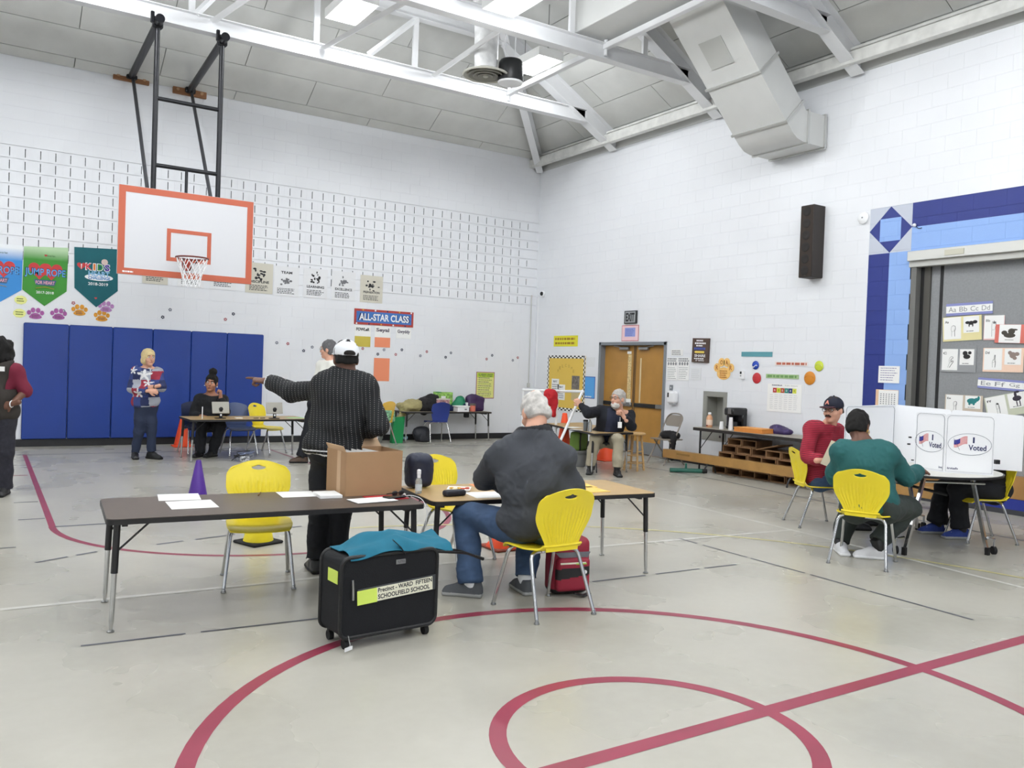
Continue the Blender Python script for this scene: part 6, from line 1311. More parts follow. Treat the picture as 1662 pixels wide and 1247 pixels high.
o, w_, h = card('sign_language_card', 'white card with an open hand sign for B', (1598.5, 513), (1630, 552), mat('pink_card', 'f0c8c4', .8)); MB().box((0, -.004, .01), (w_*.95, .002, h*.95)).build('hand_sheet', M_paper, o, 0); hand_draw(o, 0, -h*.03, h*.33, 'flat'); lettering(o, 'Bb', -w_*.3, h*.3, w_*.2, h*.1, M_ink, y=-.0055)
o, w_, h = card('animal_card', 'salmon card with a dark bird overlapping the B card', (1617, 527.5), (1664, 557), mat('salmon_card', 'd9776c', .8), .03); o.location.x -= .008; MB().box((0, -.004, .0), (w_*.72, .002, h*.98)).build('animal_sheet', M_paper, o, 0); blob(o, [(0, -.02, w_*.2, h*.13), (.02, h*.13, w_*.12, h*.16), (w_*.16, h*.22, w_*.1, h*.05), (-w_*.18, h*.05, w_*.1, h*.12)], mat('bird_brown', '4a463e', .8)); b = MB(); lines(b, -w_*.15, w_*.15, -h*.36, -h*.3, 1, -.0055); b.build('lettering', M_ink, o, 0)
two('white card pair with a curved hand sign for C and a crab', (1529, 566), (1584, 605), mat('grey_card', '9b9d9f', .8), ' C', 'c', [(0, -.04, .1, .1), (-.05, .1, .07, .1), (.08, .12, .05, .07)], M_ink)
two('peach card pair with a pointing hand sign for D and a puppy', (1597, 565), (1661, 605), mat('peach_card2', 'f3d3bd', .8), 'Dd', 'd', [(0, 0, .08, .13), (-.07, .1, .05, .08), (.1, .05, .06, .08), (.05, -.12, .05, .07)], mat('puppy_tone', '8f7f78', .8))
two('white card pair with a hand sign for E and a teal elephant', (1535, 640), (1595, 674), mat('tan_card', 'cdbfae', .8), 'Ee', 'fist', [(-.02, 0, .13, .15), (.1, .08, .06, .1), (.15, .16, .03, .12), (-.08, -.14, .03, .08), (.03, -.14, .03, .08)], mat('teal_ink', '2a7f80', .8))
two('tilted card pair with a hand sign for F and a dark wading bird', (1601, 638), (1672, 678), mat('moss_card', 'c9cdb8', .8), 'Ff', 'flat', [(0, .02, .1, .12), (-.02, .2, .03, .14), (.03, .3, .05, .05), (-.02, -.2, .012, .14), (.05, -.2, .012, .14)], mat('bird_dark', '3b3440', .8), -.24)
# ============================================================ people
def D(px, py, d): return CAMP+ray(px, py)*d
def unit(v): v = _v(v); return v/max(np.linalg.norm(v), 1e-9)
RVn, FVn, UPn = np.array(RV), np.array(FV), np.array([0, 0, 1.0])
def frame(up, lat):
    up = unit(up); lat = unit(_v(lat)-up*(_v(lat) @ up)); return np.stack([lat, np.cross(up, lat), up], 1)
M_skinA = mat('fair_skin', 'd9a58c', .55, var=.05, scale=20); M_skinB = mat('brown_skin', '6a4636', .5, var=.06, scale=20); M_skinC = mat('tan_skin', 'a9765c', .5, var=.06, scale=20)
def head_frame(face, pitch=0.0, roll=0.0):
    f = unit([face[0], face[1], 0]); r = np.array([f[1], -f[0], 0.0]); c, s = math.cos(pitch), math.sin(pitch)
    f2 = f*c+UPn*s; u = UPn*c-f*s; r2 = r*math.cos(roll)+u*math.sin(roll); u2 = u*math.cos(roll)-r*math.sin(roll); return np.stack([r2, f2, u2], 1)
def head_sdf(S, c, R, s, neck, nr=.056):
    P = lambda x, y, z: c+R @ (np.array([x, y, z])*s)
    S.ell(P(0, -.012, .03), np.array([.076, .096, .094])*s, R, .03).ell(P(0, .022, -.045), np.array([.058, .070, .076])*s, R, .03).ell(P(0, .066, -.098), np.array([.026, .022, .02])*s, R, .03)
    S.ell(P(.040, .058, -.03), np.array([.026, .026, .024])*s, R, .02).ell(P(-.040, .058, -.03), np.array([.026, .026, .024])*s, R, .02)
    S.cone(P(0, .086, .018), P(0, .104, -.026), .010*s, .0155*s, .014).ell(P(0, .082, .034), np.array([.05, .016, .011])*s, R, .015)
    for x in (-.031, .031): S.ell(P(x, .092, .010), np.array([.017, .012, .012])*s, R, .008, 's')
    S.ell(P(0, .088, -.062), np.array([.026, .012, .011])*s, R, .008)
    for x in (-1, 1): S.ell(P(x*.078, -.012, -.008), np.array([.012, .022, .034])*s, R, .008)
    S.cone(P(0, -.022, -.055), neck, nr*s, nr*1.06*s, .03)
def hand_sdf(w_, d, pn, side, pose, s=1.0):
    """w_: wrist, d: hand direction, pn: direction the palm faces, side: +1/-1 the side the thumb leaves"""
    d = unit(d); pn = unit(_v(pn)-d*(_v(pn) @ d)); l = np.cross(d, pn)*side; S = SDF(); R = np.stack([l, d, pn], 1)
    S.cone(w_-d*.07*s, w_+d*.01*s, .027*s, .025*s, .02); S.ell(w_+d*.052*s, np.array([.042, .052, .017])*s, R, .02)
    for i, (o, L) in enumerate(((.031, .078), (.011, .086), (-.010, .080), (-.030, .064))):
        curl = {'relax': (.35, .5, .4), 'point': (.05, .05, .05) if i == 0 else (1.25, 1.5, .9), 'fist': (1.2, 1.4, .8), 'grip': (.8, 1.0, .7)}[pose]
        p = w_+d*(.088-.006*abs(i-1))*s+l*o*s; v = d.copy(); a = 0
        for k, fr in enumerate((.45, .3, .25)):
            a += curl[k]; v = d*math.cos(a)+pn*math.sin(a); q = p+v*L*fr*s; S.cone(p, q, (.0098-.0009*k)*s, (.0092-.0009*k)*s, .006); p = q
    p = w_+d*.028*s+l*.034*s; v = unit(d*.75+l*.62+pn*.35)
    for k, L in enumerate((.034, .03)):
        q = p+v*L*s; S.cone(p, q, (.0125-.0012*k)*s, (.0115-.0015*k)*s, .008); p = q; v = unit(v+pn*.25-l*(.5 if pose in ('fist', 'grip', 'point') else .1))
    return S
def torso(S, J, b, g, k=.05, belly=1.0, chest=1.0, cb=1.0):
    R = frame(J['neck']-J['pel'], J['shR']-J['shL']); f = R[:, 1]; sp = J['neck']-J['pel']
    S.ell(J['pel'], np.array([.170*b+g, .120*b+g, .125+g]), frame(sp, J['hipR']-J['hipL']), k)
    S.ell(J['pel']+sp*.32+f*.02*belly*b, np.array([.158*b+g, .118*b*belly+g, .15+g]), R, k)
    S.ell(J['chest'], np.array([.168*b*cb+g, .118*b*chest*cb+g, .19+g]), R, k)
    S.cone(J['shR']-(J['shR']-J['shL'])*.06, J['shL']+(J['shR']-J['shL'])*.06, .062*(b*cb)**.5+g, None, k)
    for s_ in ('R', 'L'): S.cone(J['neck']+unit(sp)*.0, J['sh'+s_], .056+g, .058+g, k)
def person(name, label, root, J, skin, top, pants, shoes, hair, face, b=1.0, belly=1.0, hs=1.0, vox=.010, hands=(), pitch=0.0, roll=0.0, legs=True, face_parts=True, arm=1.0, eyes='3a2a20', leg=1.0, cb=1.0):
    t = thing(name, label, 'person', (root[0], root[1], 0)); o3 = np.array([root[0], root[1], 0.0]); J = {k: _v(v)-o3 for k, v in J.items()}
    Rh = head_frame(face, pitch, roll); c = J['head']; HP = lambda x, y, z: c+Rh @ (np.array([x, y, z])*hs)
    # --- the body: one continuous surface (finer at head and hands)
    S = SDF(); torso(S, J, b*.93, -.008, belly=belly, cb=cb); head_sdf(S, c, Rh, hs, J['neck'])
    for s_ in ('R', 'L'):
        S.cone(J['sh'+s_], J['el'+s_], .046*arm, .038*arm, .03).cone(J['el'+s_], J['wr'+s_], .038*arm, .026*arm, .03)
        if legs: S.cone(J['hip'+s_], J['kn'+s_], .078*leg, .052*leg, .04).cone(J['kn'+s_], J['an'+s_], .050*leg, .036*leg, .03)
    parts = [S.surf(vox)]
    H = SDF(); head_sdf(H, c, Rh, hs, J['neck']); parts.append(H.surf(.0058))
    for (s_, d, pn, side, pose) in hands: parts.append(hand_sdf(J['wr'+s_], d if d is not None else J['wr'+s_]-J['el'+s_], pn, side, pose, hs).surf(.0048))
    link('body', soft_mesh('body', parts, skin), t)
    # --- top
    g = top.get('grow', .016); S = SDF(); torso(S, J, b, g, belly=belly, cb=cb)
    up = unit(J['neck']-J['pel']); hem = J['pel']-up*top.get('hem', .10); bb = .45
    if top.get('skirt'): S.cone(J['pel'], J['pel']-up*top['skirt'], .15*b+g, .155*b+g, .05)
    S.half(hem, -up, hem-bb, hem+np.array([bb, bb, .25]))
    tn = J['neck']+up*top.get('neck', .025); nf = unit(up+.0*up); S.half(tn, up, tn-np.array([.12, .12, .03]), tn+.2)
    for s_ in ('R', 'L'):
        ca = top.get('cuff', 1.0); ag = top.get('agrow', g*.8); r0, r1, r2 = .056*arm+ag, .050*arm+ag, .034*arm+ag*.9
        S.cone(J['sh'+s_], J['el'+s_], r0, r1, .035)
        if ca > .05: S.cut(J['el'+s_]-(J['wr'+s_]-J['el'+s_])*.04, J['el'+s_]+(J['wr'+s_]-J['el'+s_])*ca, r1, r1+(r2-r1)*ca, .02)
    link(top.get('name', 'shirt'), soft_mesh('top', [S.surf(vox)], top['mat'], slot=top.get('slot') and (lambda C, N: top['slot'](C, N, J, Rh)), folds=folds(top.get('fold', .007), 26, top.get('seed', 1), .6)), t)
    # --- trousers and shoes
    if legs:
        S = SDF(); gp = pants.get('grow', .014); S.ell(J['pel']-up*.01, np.array([.160*b+gp, .112*b+gp, .125+gp]), frame(up, J['hipR']-J['hipL']), .05)
        S.half(J['pel']+up*(.0 if top.get('hem', .1) > .06 else .1), up, J['pel']-np.array([.3, .3, .2]), J['pel']+.4)
        for s_ in ('R', 'L'):
            S.cone(J['hip'+s_], J['kn'+s_], .086*leg+gp, .060*leg+gp, .05); S.cut(J['kn'+s_]-(J['an'+s_]-J['kn'+s_])*.03, J['an'+s_]-unit(J['an'+s_]-J['kn'+s_])*.0, .058*leg+gp, .044*leg+gp*pants.get('flare', 1.2), .03)
        link(pants.get('name', 'trousers'), soft_mesh('trousers', [S.surf(vox)], pants['mat'], folds=folds(.007, 28, 5, 1.2)), t)
        for s_ in ('R', 'L'):
            a = J['an'+s_]; d = unit([*shoes['dir'+s_][:2], 0]); R = frame(UPn, np.array([d[1], -d[0], 0])); z0 = shoes.get('z0', 0.0); f = np.array([a[0], a[1], 0.0])+UPn*z0
            q = SDF().box(f+d*.055+UPn*.016, (.046, .138, .016), .014, R, .01).cone(f-d*.045+UPn*.055, f+d*.05+UPn*.06, .040, .042, .03).cone(f+d*.05+UPn*.055, f+d*.155+UPn*.036, .042, .030, .03).cut(f-d*.03+UPn*.05, f-d*.03+UPn*.105, .043, .042, .02)
            ob = link('shoe', soft_mesh('shoe', [q.surf(.0075)], [shoes['mat'], shoes.get('sole', M_rubber)], slot=lambda C, N: (C[:, 2] < z0+.027).astype(int)), t)
            kd = unit(J['kn'+s_]-a); MB().tube([f-d*.03+UPn*.06, a, a+kd*.07], [.042, .049*leg, .047*leg], 12).build('sock', shoes.get('sock', M_dark), t)
            if shoes.get('lace'):
                for k in range(4): p = f+d*(.05+.022*k)+UPn*(.098-.010*k); MB().tube([p-R[:, 0]*.022, p+UPn*.003, p+R[:, 0]*.022], .004, 6).build('lace', shoes['lace'], ob)
    # --- face
    if face_parts:
        for x in (-.031, .031):
            e = MB().ell(tuple(HP(x, .0835, .010)), .0125*hs, nu=10, nv=6).build('eye', mat('eye_white', 'e2dcd6', .3), t); MB().ell(tuple(HP(x, .0935, .010)), .0062*hs, nu=8, nv=5).build('iris', mat('iris'+eyes, eyes, .2), e)
            MB().tube([tuple(HP(x-.02, .094 if x > 0 else .086, .030)), tuple(HP(x, .098, .037)), tuple(HP(x+.02, .086 if x > 0 else .094, .030))], .005*hs, 6).build('eyebrow', hair['brow'], t)
        MB().tube([tuple(HP(-.024, .088, -.064)), tuple(HP(0, .1, -.061)), tuple(HP(.024, .088, -.064))], [.004*hs, .0075*hs, .004*hs], 8).build('lips', mat('lips'+skin.name, {'fair_skin': 'b0685c', 'brown_skin': '5a2f2a', 'tan_skin': '8a4a42'}[skin.name], .5), t)
    # --- hair
    if hair.get('kind'):
        S = SDF(); k = hair['kind']
        if k in ('short', 'cropped', 'white'):
            e = {'cropped': .008, 'white': .007}.get(k, .012)
            S.ell(HP(0, -.014, .036), np.array([.076+e, .096+e, .094+e])*hs, Rh, .02); S.ell(HP(0, -.05, -.03), np.array([.070+e, .055+e, .07])*hs, Rh, .03)
            S.ell(HP(0, .10, -.035), np.array([.088, .095, .092])*hs, Rh, .012, 's'); S.box(HP(0, 0, -.175+{'cropped': .045, 'white': .03}.get(k, .012)), np.array([.15, .15, .10])*hs, .01, Rh, .01, 's')
            for x in (-1, 1): S.ell(HP(x*.085, .0, -.03), np.array([.022, .028, .05])*hs, Rh, .01, 's')
        elif k == 'bob':
            S.ell(HP(0, -.014, .034), np.array([.093, .112, .108])*hs, Rh, .02); S.ell(HP(0, -.03, -.045), np.array([.098, .085, .075])*hs, Rh, .03)
            S.ell(HP(-.01, .105, -.04), np.array([.062, .085, .085])*hs, Rh, .012, 's'); S.box(HP(0, 0, -.20), np.array([.15, .15, .10])*hs, .01, Rh, .01, 's')
        elif k == 'bun':
            S.ell(HP(0, -.014, .036), np.array([.083, .103, .100])*hs, Rh, .02); S.ell(HP(0, .10, -.045), np.array([.082, .09, .098])*hs, Rh, .012, 's'); S.box(HP(0, 0, -.15), np.array([.15, .15, .10])*hs, .01, Rh, .01, 's'); S.ell(HP(.0, -.02, .165), np.array([.055, .055, .05])*hs, Rh, .02)
        elif k == 'curly':
            S.ell(HP(0, -.02, .03), np.array([.135, .125, .13])*hs, Rh, .02); S.ell(HP(0, -.03, -.06), np.array([.14, .10, .10])*hs, Rh, .03); S.ell(HP(0, .11, -.05), np.array([.066, .09, .10])*hs, Rh, .012, 's')
        link('hair', soft_mesh('hair', [S.surf(.007)], hair['mat'], slot=hair.get('slot') and (lambda C, N: hair['slot'](C, N, HP, Rh)), folds=folds(hair.get('rough', .004), hair.get('freq', 90), 3)), t)
    if hair.get('beard'):
        S = SDF().ell(HP(0, .045, -.085), np.array([.058, .062, .052])*hs, Rh, .02); S.ell(HP(0, .10, -.060), np.array([.022, .03, .008])*hs, Rh, .006, 's'); S.box(HP(0, .05, .02), np.array([.1, .12, .062])*hs, .01, Rh, .01, 's')
        link('beard', soft_mesh('beard', [S.surf(.006)], hair['beard'], folds=folds(.003, 120, 4)), t)
    if hair.get('moustache'): MB().tube([tuple(HP(-.03, .092, -.058)), tuple(HP(-.012, .106, -.046)), tuple(HP(.012, .106, -.046)), tuple(HP(.03, .092, -.058))], [.006*hs, .010*hs, .010*hs, .006*hs], 8).build('moustache', hair['moustache'], t)
    if hair.get('glasses'):
        m = hair['glasses']; gl = MB().tube([tuple(HP(-.012, .106, .012)), tuple(HP(.012, .106, .012))], .0022*hs, 6).build('glasses', m, t)
        for x in (-1, 1):
            MB().tube([tuple(HP(x*.034+.023*math.cos(a), .104, .008+.017*math.sin(a))) for a in [2*PI*q/16 for q in range(16)]], .0024*hs, 6, closed=True).build('lens_rim', m, gl); MB().tube([tuple(HP(x*.057, .100, .012)), tuple(HP(x*.079, .0, .012)), tuple(HP(x*.080, -.02, .0))], .0024*hs, 6).build('temple', m, gl)
    t['_hp'] = 0; del t['_hp']
    return t, J, HP, Rh
def cap(t, HP, Rh, hs, m, brim, logo=None, opening=False):
    S = SDF().ell(HP(0, -.014, .045), np.array([.090, .112, .092])*hs, Rh, .02); S.box(HP(0, 0, -.075), np.array([.2, .2, .10])*hs, .005, Rh, .005, 's')
    c = link('cap', soft_mesh('cap', [S.surf(.006)], m), t)
    B = SDF().ell(HP(0, .105, .036), np.array([.078, .085, .010])*hs, Rh, .01); B.box(HP(0, -.02, .03), np.array([.3, .09, .2])*hs, .01, Rh, .005, 's'); link('brim', soft_mesh('brim', [B.surf(.006)], brim), c)
    MB().ell(tuple(HP(0, -.014, .138)), .009*hs, nu=8, nv=5).build('button', m, c)
    if opening:
        O = SDF().ell(HP(0, -.118, .036), np.array([.042, .016, .026])*hs, Rh, .005); O.box(HP(0, -.12, .008), np.array([.1, .1, .018])*hs, .003, Rh, .003, 's'); link('back_opening', soft_mesh('back_opening', [O.surf(.005)], opening), c)
        MB().tube([tuple(HP(x, -.108+.9*x*x*2, .027)) for x in (-.05, -.025, 0, .025, .05)], .010*hs, 6, flat=.4).build('strap', m, c)
    return c
def cloth(name, col, rough=.85, **k): return mat(name, col, rough, **k)

# --- 1. pointing man in a dotted black cardigan, white cap
def dotted():
    m = mat('dotted_black_knit', '101216', .85); N, L = wnode(m); b = N['Principled BSDF']; tc = N.new('ShaderNodeTexCoord'); mp = N.new('ShaderNodeMapping'); mp.inputs['Rotation'].default_value = (0, .10, YAW); L.new(tc.outputs['Object'], mp.inputs[0]); sp = N.new('ShaderNodeSeparateXYZ'); L.new(mp.outputs[0], sp.inputs[0])
    def mth(o, a, c):
        k = N.new('ShaderNodeMath'); k.operation = o
        for i, v in enumerate((a, c)):
            if isinstance(v, (int, float)): k.inputs[i].default_value = v
            else: L.new(v, k.inputs[i])
        return k.outputs[0]
    a = mth('GREATER_THAN', mth('SINE', mth('MULTIPLY', sp.outputs[0], 225.0), 0), .92); c = mth('GREATER_THAN', mth('SINE', mth('MULTIPLY', sp.outputs[2], 430.0), 0), .5)
    mx = N.new('ShaderNodeMix'); mx.data_type = 'RGBA'; L.new(mth('MULTIPLY', a, c), mx.inputs[0]); mx.inputs[6].default_value = (*lin('101216'), 1); mx.inputs[7].default_value = (*lin('8a8a88'), 1); L.new(mx.outputs[2], b.inputs['Base Color']); return m
d = 6.15
J = dict(head=D(561, 583, d+.02), neck=D(562, 605, d), chest=D(555, 652, d), pel=D(543, 727, d-.02), shL=D(524, 629, d+.02), elL=D(474, 636, d+.18), wrL=D(432, 619, d+.38), shR=D(597, 632, d-.02), elR=D(614, 692, d-.1), wrR=D(586, 708, d+.17),
         hipL=D(526, 745, d), knL=D(520, 832, d+.03), anL=D(513, 908, d), hipR=D(562, 745, d), knR=D(553, 832, d+.04), anR=D(548, 906, d+.06))
M_stripe = cloth('white_knit_band', 'e4e5e8')
def hemslot(C, N, J, R):
    h = C[:, 2]-(J['pel'][2]-.06); u = (C[:, 0]-J['pel'][0])*RVn[0]+(C[:, 1]-J['pel'][1])*RVn[1]
    cuff = np.linalg.norm(C-J['wrL'], axis=1); return np.where(((h > .012) & (h < .026)) | ((h > .042) & (h < .056)) | ((cuff < .065) & (cuff > .05)), 1, 0)
t, J5, HP, Rh = person('person', 'man in a white cap and dotted black cardigan pointing left, seen from behind', D(549, 940, d), J, M_skinB, dict(name='cardigan', mat=[dotted(), M_stripe], slot=hemslot, grow=.028, agrow=.016, hem=.06, cuff=.93, fold=.009, neck=.03), dict(mat=cloth('black_trousers', '13151c'), flare=2.4, grow=.016), dict(mat=M_black, dirL=FVn*.8-RVn*.4, dirR=FVn), dict(kind='cropped', mat=cloth('black_hair', '0d0b0a', .9), brow=cloth('black_hair', '15120f')), FVn*.9-RVn*.4, b=1.18, belly=1.25, hs=1.05, vox=.009, hands=[('L', -RVn+UPn*.1, FVn*.3-UPn, -1, 'point'), ('R', None, FVn, 1, 'relax')], arm=1.05, pitch=-.02)
cap(t, HP, Rh, 1.05, cloth('white_cap_cotton', 'eceef2', .8), cloth('white_cap_cotton', 'eceef2', .8), opening=cloth('hair_in_opening', '1c1714'))
MB().tube([tuple(J5['wrL']+(-RVn)*(-.01)+(UPn*math.cos(a)+FVn*math.sin(a))*.036) for a in [2*PI*q/14 for q in range(14)]], .006, 6, closed=True).build('watch', M_steel, t)

# --- 2. seated man in grey sweater and jeans
d = 5.45
J = dict(head=D(868, 672, d+.16), neck=D(866, 704, d+.06), chest=D(864, 772, d), pel=D(870, 842, d), shL=D(812, 743, d+.02), elL=D(787, 774, d+.30), wrL=D(836, 792, d+.50), shR=D(912, 746, d), elR=D(930, 806, d+.16), wrR=D(905, 796, d+.46),
         hipL=D(838, 858, d+.02), knL=D(757, 834, d+.36), anL=D(764, 946, d+.20), hipR=D(892, 862, d), knR=D(862, 842, d+.52), anR=D(853, 938, d+.33))
M_greys = [cloth('charcoal_sweater', '3d4046', var=.06, scale=30), cloth('black_collar', '16171b')]
t, J6, HP, Rh = person('person', 'white-haired man in a dark grey sweater and jeans seated with his back turned', D(868, 985, d), J, M_skinA, dict(name='sweater', mat=M_greys, grow=.030, hem=.22, cuff=.95, fold=.010, seed=4, neck=.045, slot=lambda C, N, J, R: ((C-J['neck']) @ unit(J['neck']-J['chest']) > .012).astype(int)), dict(mat=cloth('blue_denim', '3c5373', var=.15, scale=14), flare=1.6, grow=.02, name='jeans'), dict(mat=cloth('grey_sneaker', '55585c'), sole=cloth('pale_sole', 'a5a6a4'), lace=M_dark, sock=M_white, dirL=FVn*.15-RVn, dirR=FVn*.8-RVn*.35), dict(kind='white', mat=[cloth('white_hair', 'c9c5c0', var=.3, scale=22), M_skinA], slot=lambda C, N, HP, Rh: ((((C-HP(0, -.05, .10)) @ Rh[:, 2] > .030)) & (np.linalg.norm(C-HP(0, -.02, .135), axis=1) < .042)).astype(int), brow=cloth('white_hair', 'cfccc8'), rough=.005, freq=70), FVn*.9-RVn*.4, b=1.34, cb=.90, belly=1.25, hs=1.08, vox=.009, pitch=-.45, hands=[('L', None, -UPn, 1, 'relax'), ('R', None, -UPn, -1, 'relax')], arm=1.15, leg=1.12)
# --- 3. woman in teal top
d = 7.12
J = dict(head=D(1393, 693, d+.16), neck=D(1399, 714, d+.08), chest=D(1404, 758, d+.02), pel=D(1410, 814, d), shL=D(1366, 736, d+.08), elL=D(1356, 775, d+.22), wrL=D(1385, 775, d+.48), shR=D(1441, 739, d-.02), elR=D(1469, 774, d+.08), wrR=D(1490, 765, d+.36),
         hipL=D(1388, 826, d+.05), knL=D(1383, 818, d+.50), anL=D(1364, 880, d+.42), hipR=D(1436, 827, d-.02), knR=D(1476, 824, d+.30), anR=D(1424, 880, d+.18))
t, J9, HP, Rh = person('person', 'woman in a teal sweater seated with her back turned at the voting screens', D(1405, 925, d), J, M_skinB, dict(name='sweater', mat=cloth('teal_knit', '1f5a5a', var=.05, scale=40), grow=.030, hem=.11, cuff=.97, fold=.009, seed=8, neck=.0), dict(mat=cloth('olive_trousers', '343b38'), grow=.02), dict(mat=cloth('white_sneaker', 'd6d6d8', .6), sole=M_white, dirL=-RVn*.1-FVn*.8, dirR=-RVn*.9+FVn*.2), dict(kind='short', mat=cloth('black_hair', '0d0b0a', .9), brow=cloth('black_hair', '15120f'), rough=.004), RVn*.75+FVn*.8, b=1.22, belly=1.15, hs=1.06, vox=.010, pitch=-.35, roll=.12, hands=[('R', None, -UPn, -1, 'relax'), ('L', None, -UPn, 1, 'relax')], arm=1.15, leg=1.3)
MB().tube([tuple(HP(.086, -.012, -.055)+np.array([.016*math.cos(a), 0, .020*math.sin(a)])) for a in [2*PI*q/14 for q in range(14)]], .003, 6, closed=True).build('earring', mat('gold', 'd9b04a', .25, 1.0), t)
# --- 4. man in red shirt and cap
d = 8.88
J = dict(head=D(1352, 666, d-.12), neck=D(1346, 689, d-.06), chest=D(1334, 718, d), pel=D(1330, 773, d), shR=D(1318, 698, d-.16), elR=D(1310, 742, d-.22), wrR=D(1336, 748, d-.42), shL=D(1358, 699, d+.10), elL=D(1366, 736, d+.02), wrL=D(1352, 744, d-.30),
         hipR=D(1333, 782, d-.1), knR=D(1388, 774, d-.22), anR=D(1384, 838, d-.2), hipL=D(1340, 780, d+.1), knL=D(1392, 774, d+.1), anL=D(1398, 832, d+.1))
def redstripe():
    m = mat('red_striped_henley', '8e1c30', .85); N, L = wnode(m); tc = N.new('ShaderNodeTexCoord'); wv = N.new('ShaderNodeTexWave'); wv.bands_direction = 'Z'; wv.inputs['Scale'].default_value = 17; wv.inputs['Distortion'].default_value = 1.2; L.new(tc.outputs['Object'], wv.inputs['Vector']); r = N.new('ShaderNodeValToRGB'); r.color_ramp.elements[0].position = .06; r.color_ramp.elements[0].color = (*lin('541020'), 1); r.color_ramp.elements[1].position = .3; r.color_ramp.elements[1].color = (*lin('a3243a'), 1); L.new(wv.outputs['Fac'], r.inputs[0]); L.new(r.outputs[0], N['Principled BSDF'].inputs['Base Color']); return m
M_dkh = cloth('dark_brown_hair', '2c1e17', .7)
t, J8, HP, Rh = person('person', 'man in a striped red shirt and navy cap looking back over the voting screens', D(1330, 850, d), J, M_skinA, dict(name='henley', mat=redstripe(), grow=.018, hem=.12, cuff=.93, fold=.008, seed=3, neck=.0), dict(mat=cloth('blue_denim', '3c5373'), name='jeans', grow=.016), dict(mat=M_dark, dirR=RVn, dirL=RVn), dict(kind='cropped', mat=M_dkh, brow=M_dkh, moustache=M_dkh, glasses=M_dark), -RVn*.75-FVn*.65, b=1.08, belly=1.1, hs=1.06, vox=.011, pitch=-.06, hands=[('R', RVn*.9+FVn*.2, UPn*.3-FVn, 1, 'grip'), ('L', None, FVn, -1, 'grip')], arm=1.08)
M_nvc = cloth('navy_cap', '161a2c', .8)
c = cap(t, HP, Rh, 1.06, M_nvc, cloth('cap_red_brim', '3a1420', .8)); b = MB(); put_text(b, 'A', 0, 0, .045, .045, 0, bold=.05); X = Matrix.Translation(HP(0, .112, .085)) @ Matrix(np.stack([Rh[:, 0]*-1, -Rh[:, 1], Rh[:, 2]], 1).tolist()).to_4x4() @ Matrix.Rotation(math.radians(-22), 4, 'X'); b2_ = MB(); b2_.add(b.v, b.f, 0, X @ Matrix.Scale(-1, 4, (1, 0, 0))); b2_.build('cap_letter', cloth('cap_letter', 'd98a78'), c, 0)
o = MB().box((0, 0, .07), (.20, .002, .27)).build('ballot_folder', mat('cream_folder', 'e6dcc2', .8), None, 0); p = D(1352, 742, d-.52); o.location = p; o.rotation_euler = (.25, .35, -YAW-.3); o.location.z -= .05; tag(o, 'cream folder held by the man in the red shirt', 'folder')
# --- 5. voter hidden behind the screens: dark clothes, blue shoes
d = 8.45
J = dict(head=D(1562, 712, d+.08), neck=D(1580, 722, d+.08), chest=D(1600, 750, d+.04), pel=D(1618, 792, d), shR=D(1583, 734, d-.12), elR=D(1570, 758, d-.1), wrR=D(1545, 750, d), shL=D(1592, 732, d+.26), elL=D(1578, 756, d+.26), wrL=D(1552, 748, d+.2),
         hipR=D(1612, 800, d-.08), knR=D(1553, 794, d-.02), anR=D(1560, 858, d-.05), hipL=D(1616, 796, d+.1), knL=D(1530, 792, d+.18), anL=D(1520, 848, d+.2))
person('person', 'voter in black trousers and blue shoes hidden behind the white screens', D(1618, 880, d), J, M_skinC, dict(name='sweater', mat=cloth('black_knit', '16171b'), grow=.016, hem=.12, cuff=.95), dict(mat=cloth('black_trousers', '13151c'), flare=2.2, grow=.02), dict(mat=cloth('blue_mesh_shoe', '2c3f86'), sole=cloth('pale_sole', 'a5a6a4'), lace=M_white, dirR=-RVn-FVn*.1, dirL=-RVn-FVn*.1), dict(kind='short', mat=M_dkh, brow=M_dkh), -RVn, vox=.012, hs=1.0, pitch=-.6, hands=[('R', None, -UPn, -1, 'relax'), ('L', None, -UPn, 1, 'relax')], leg=1.08)
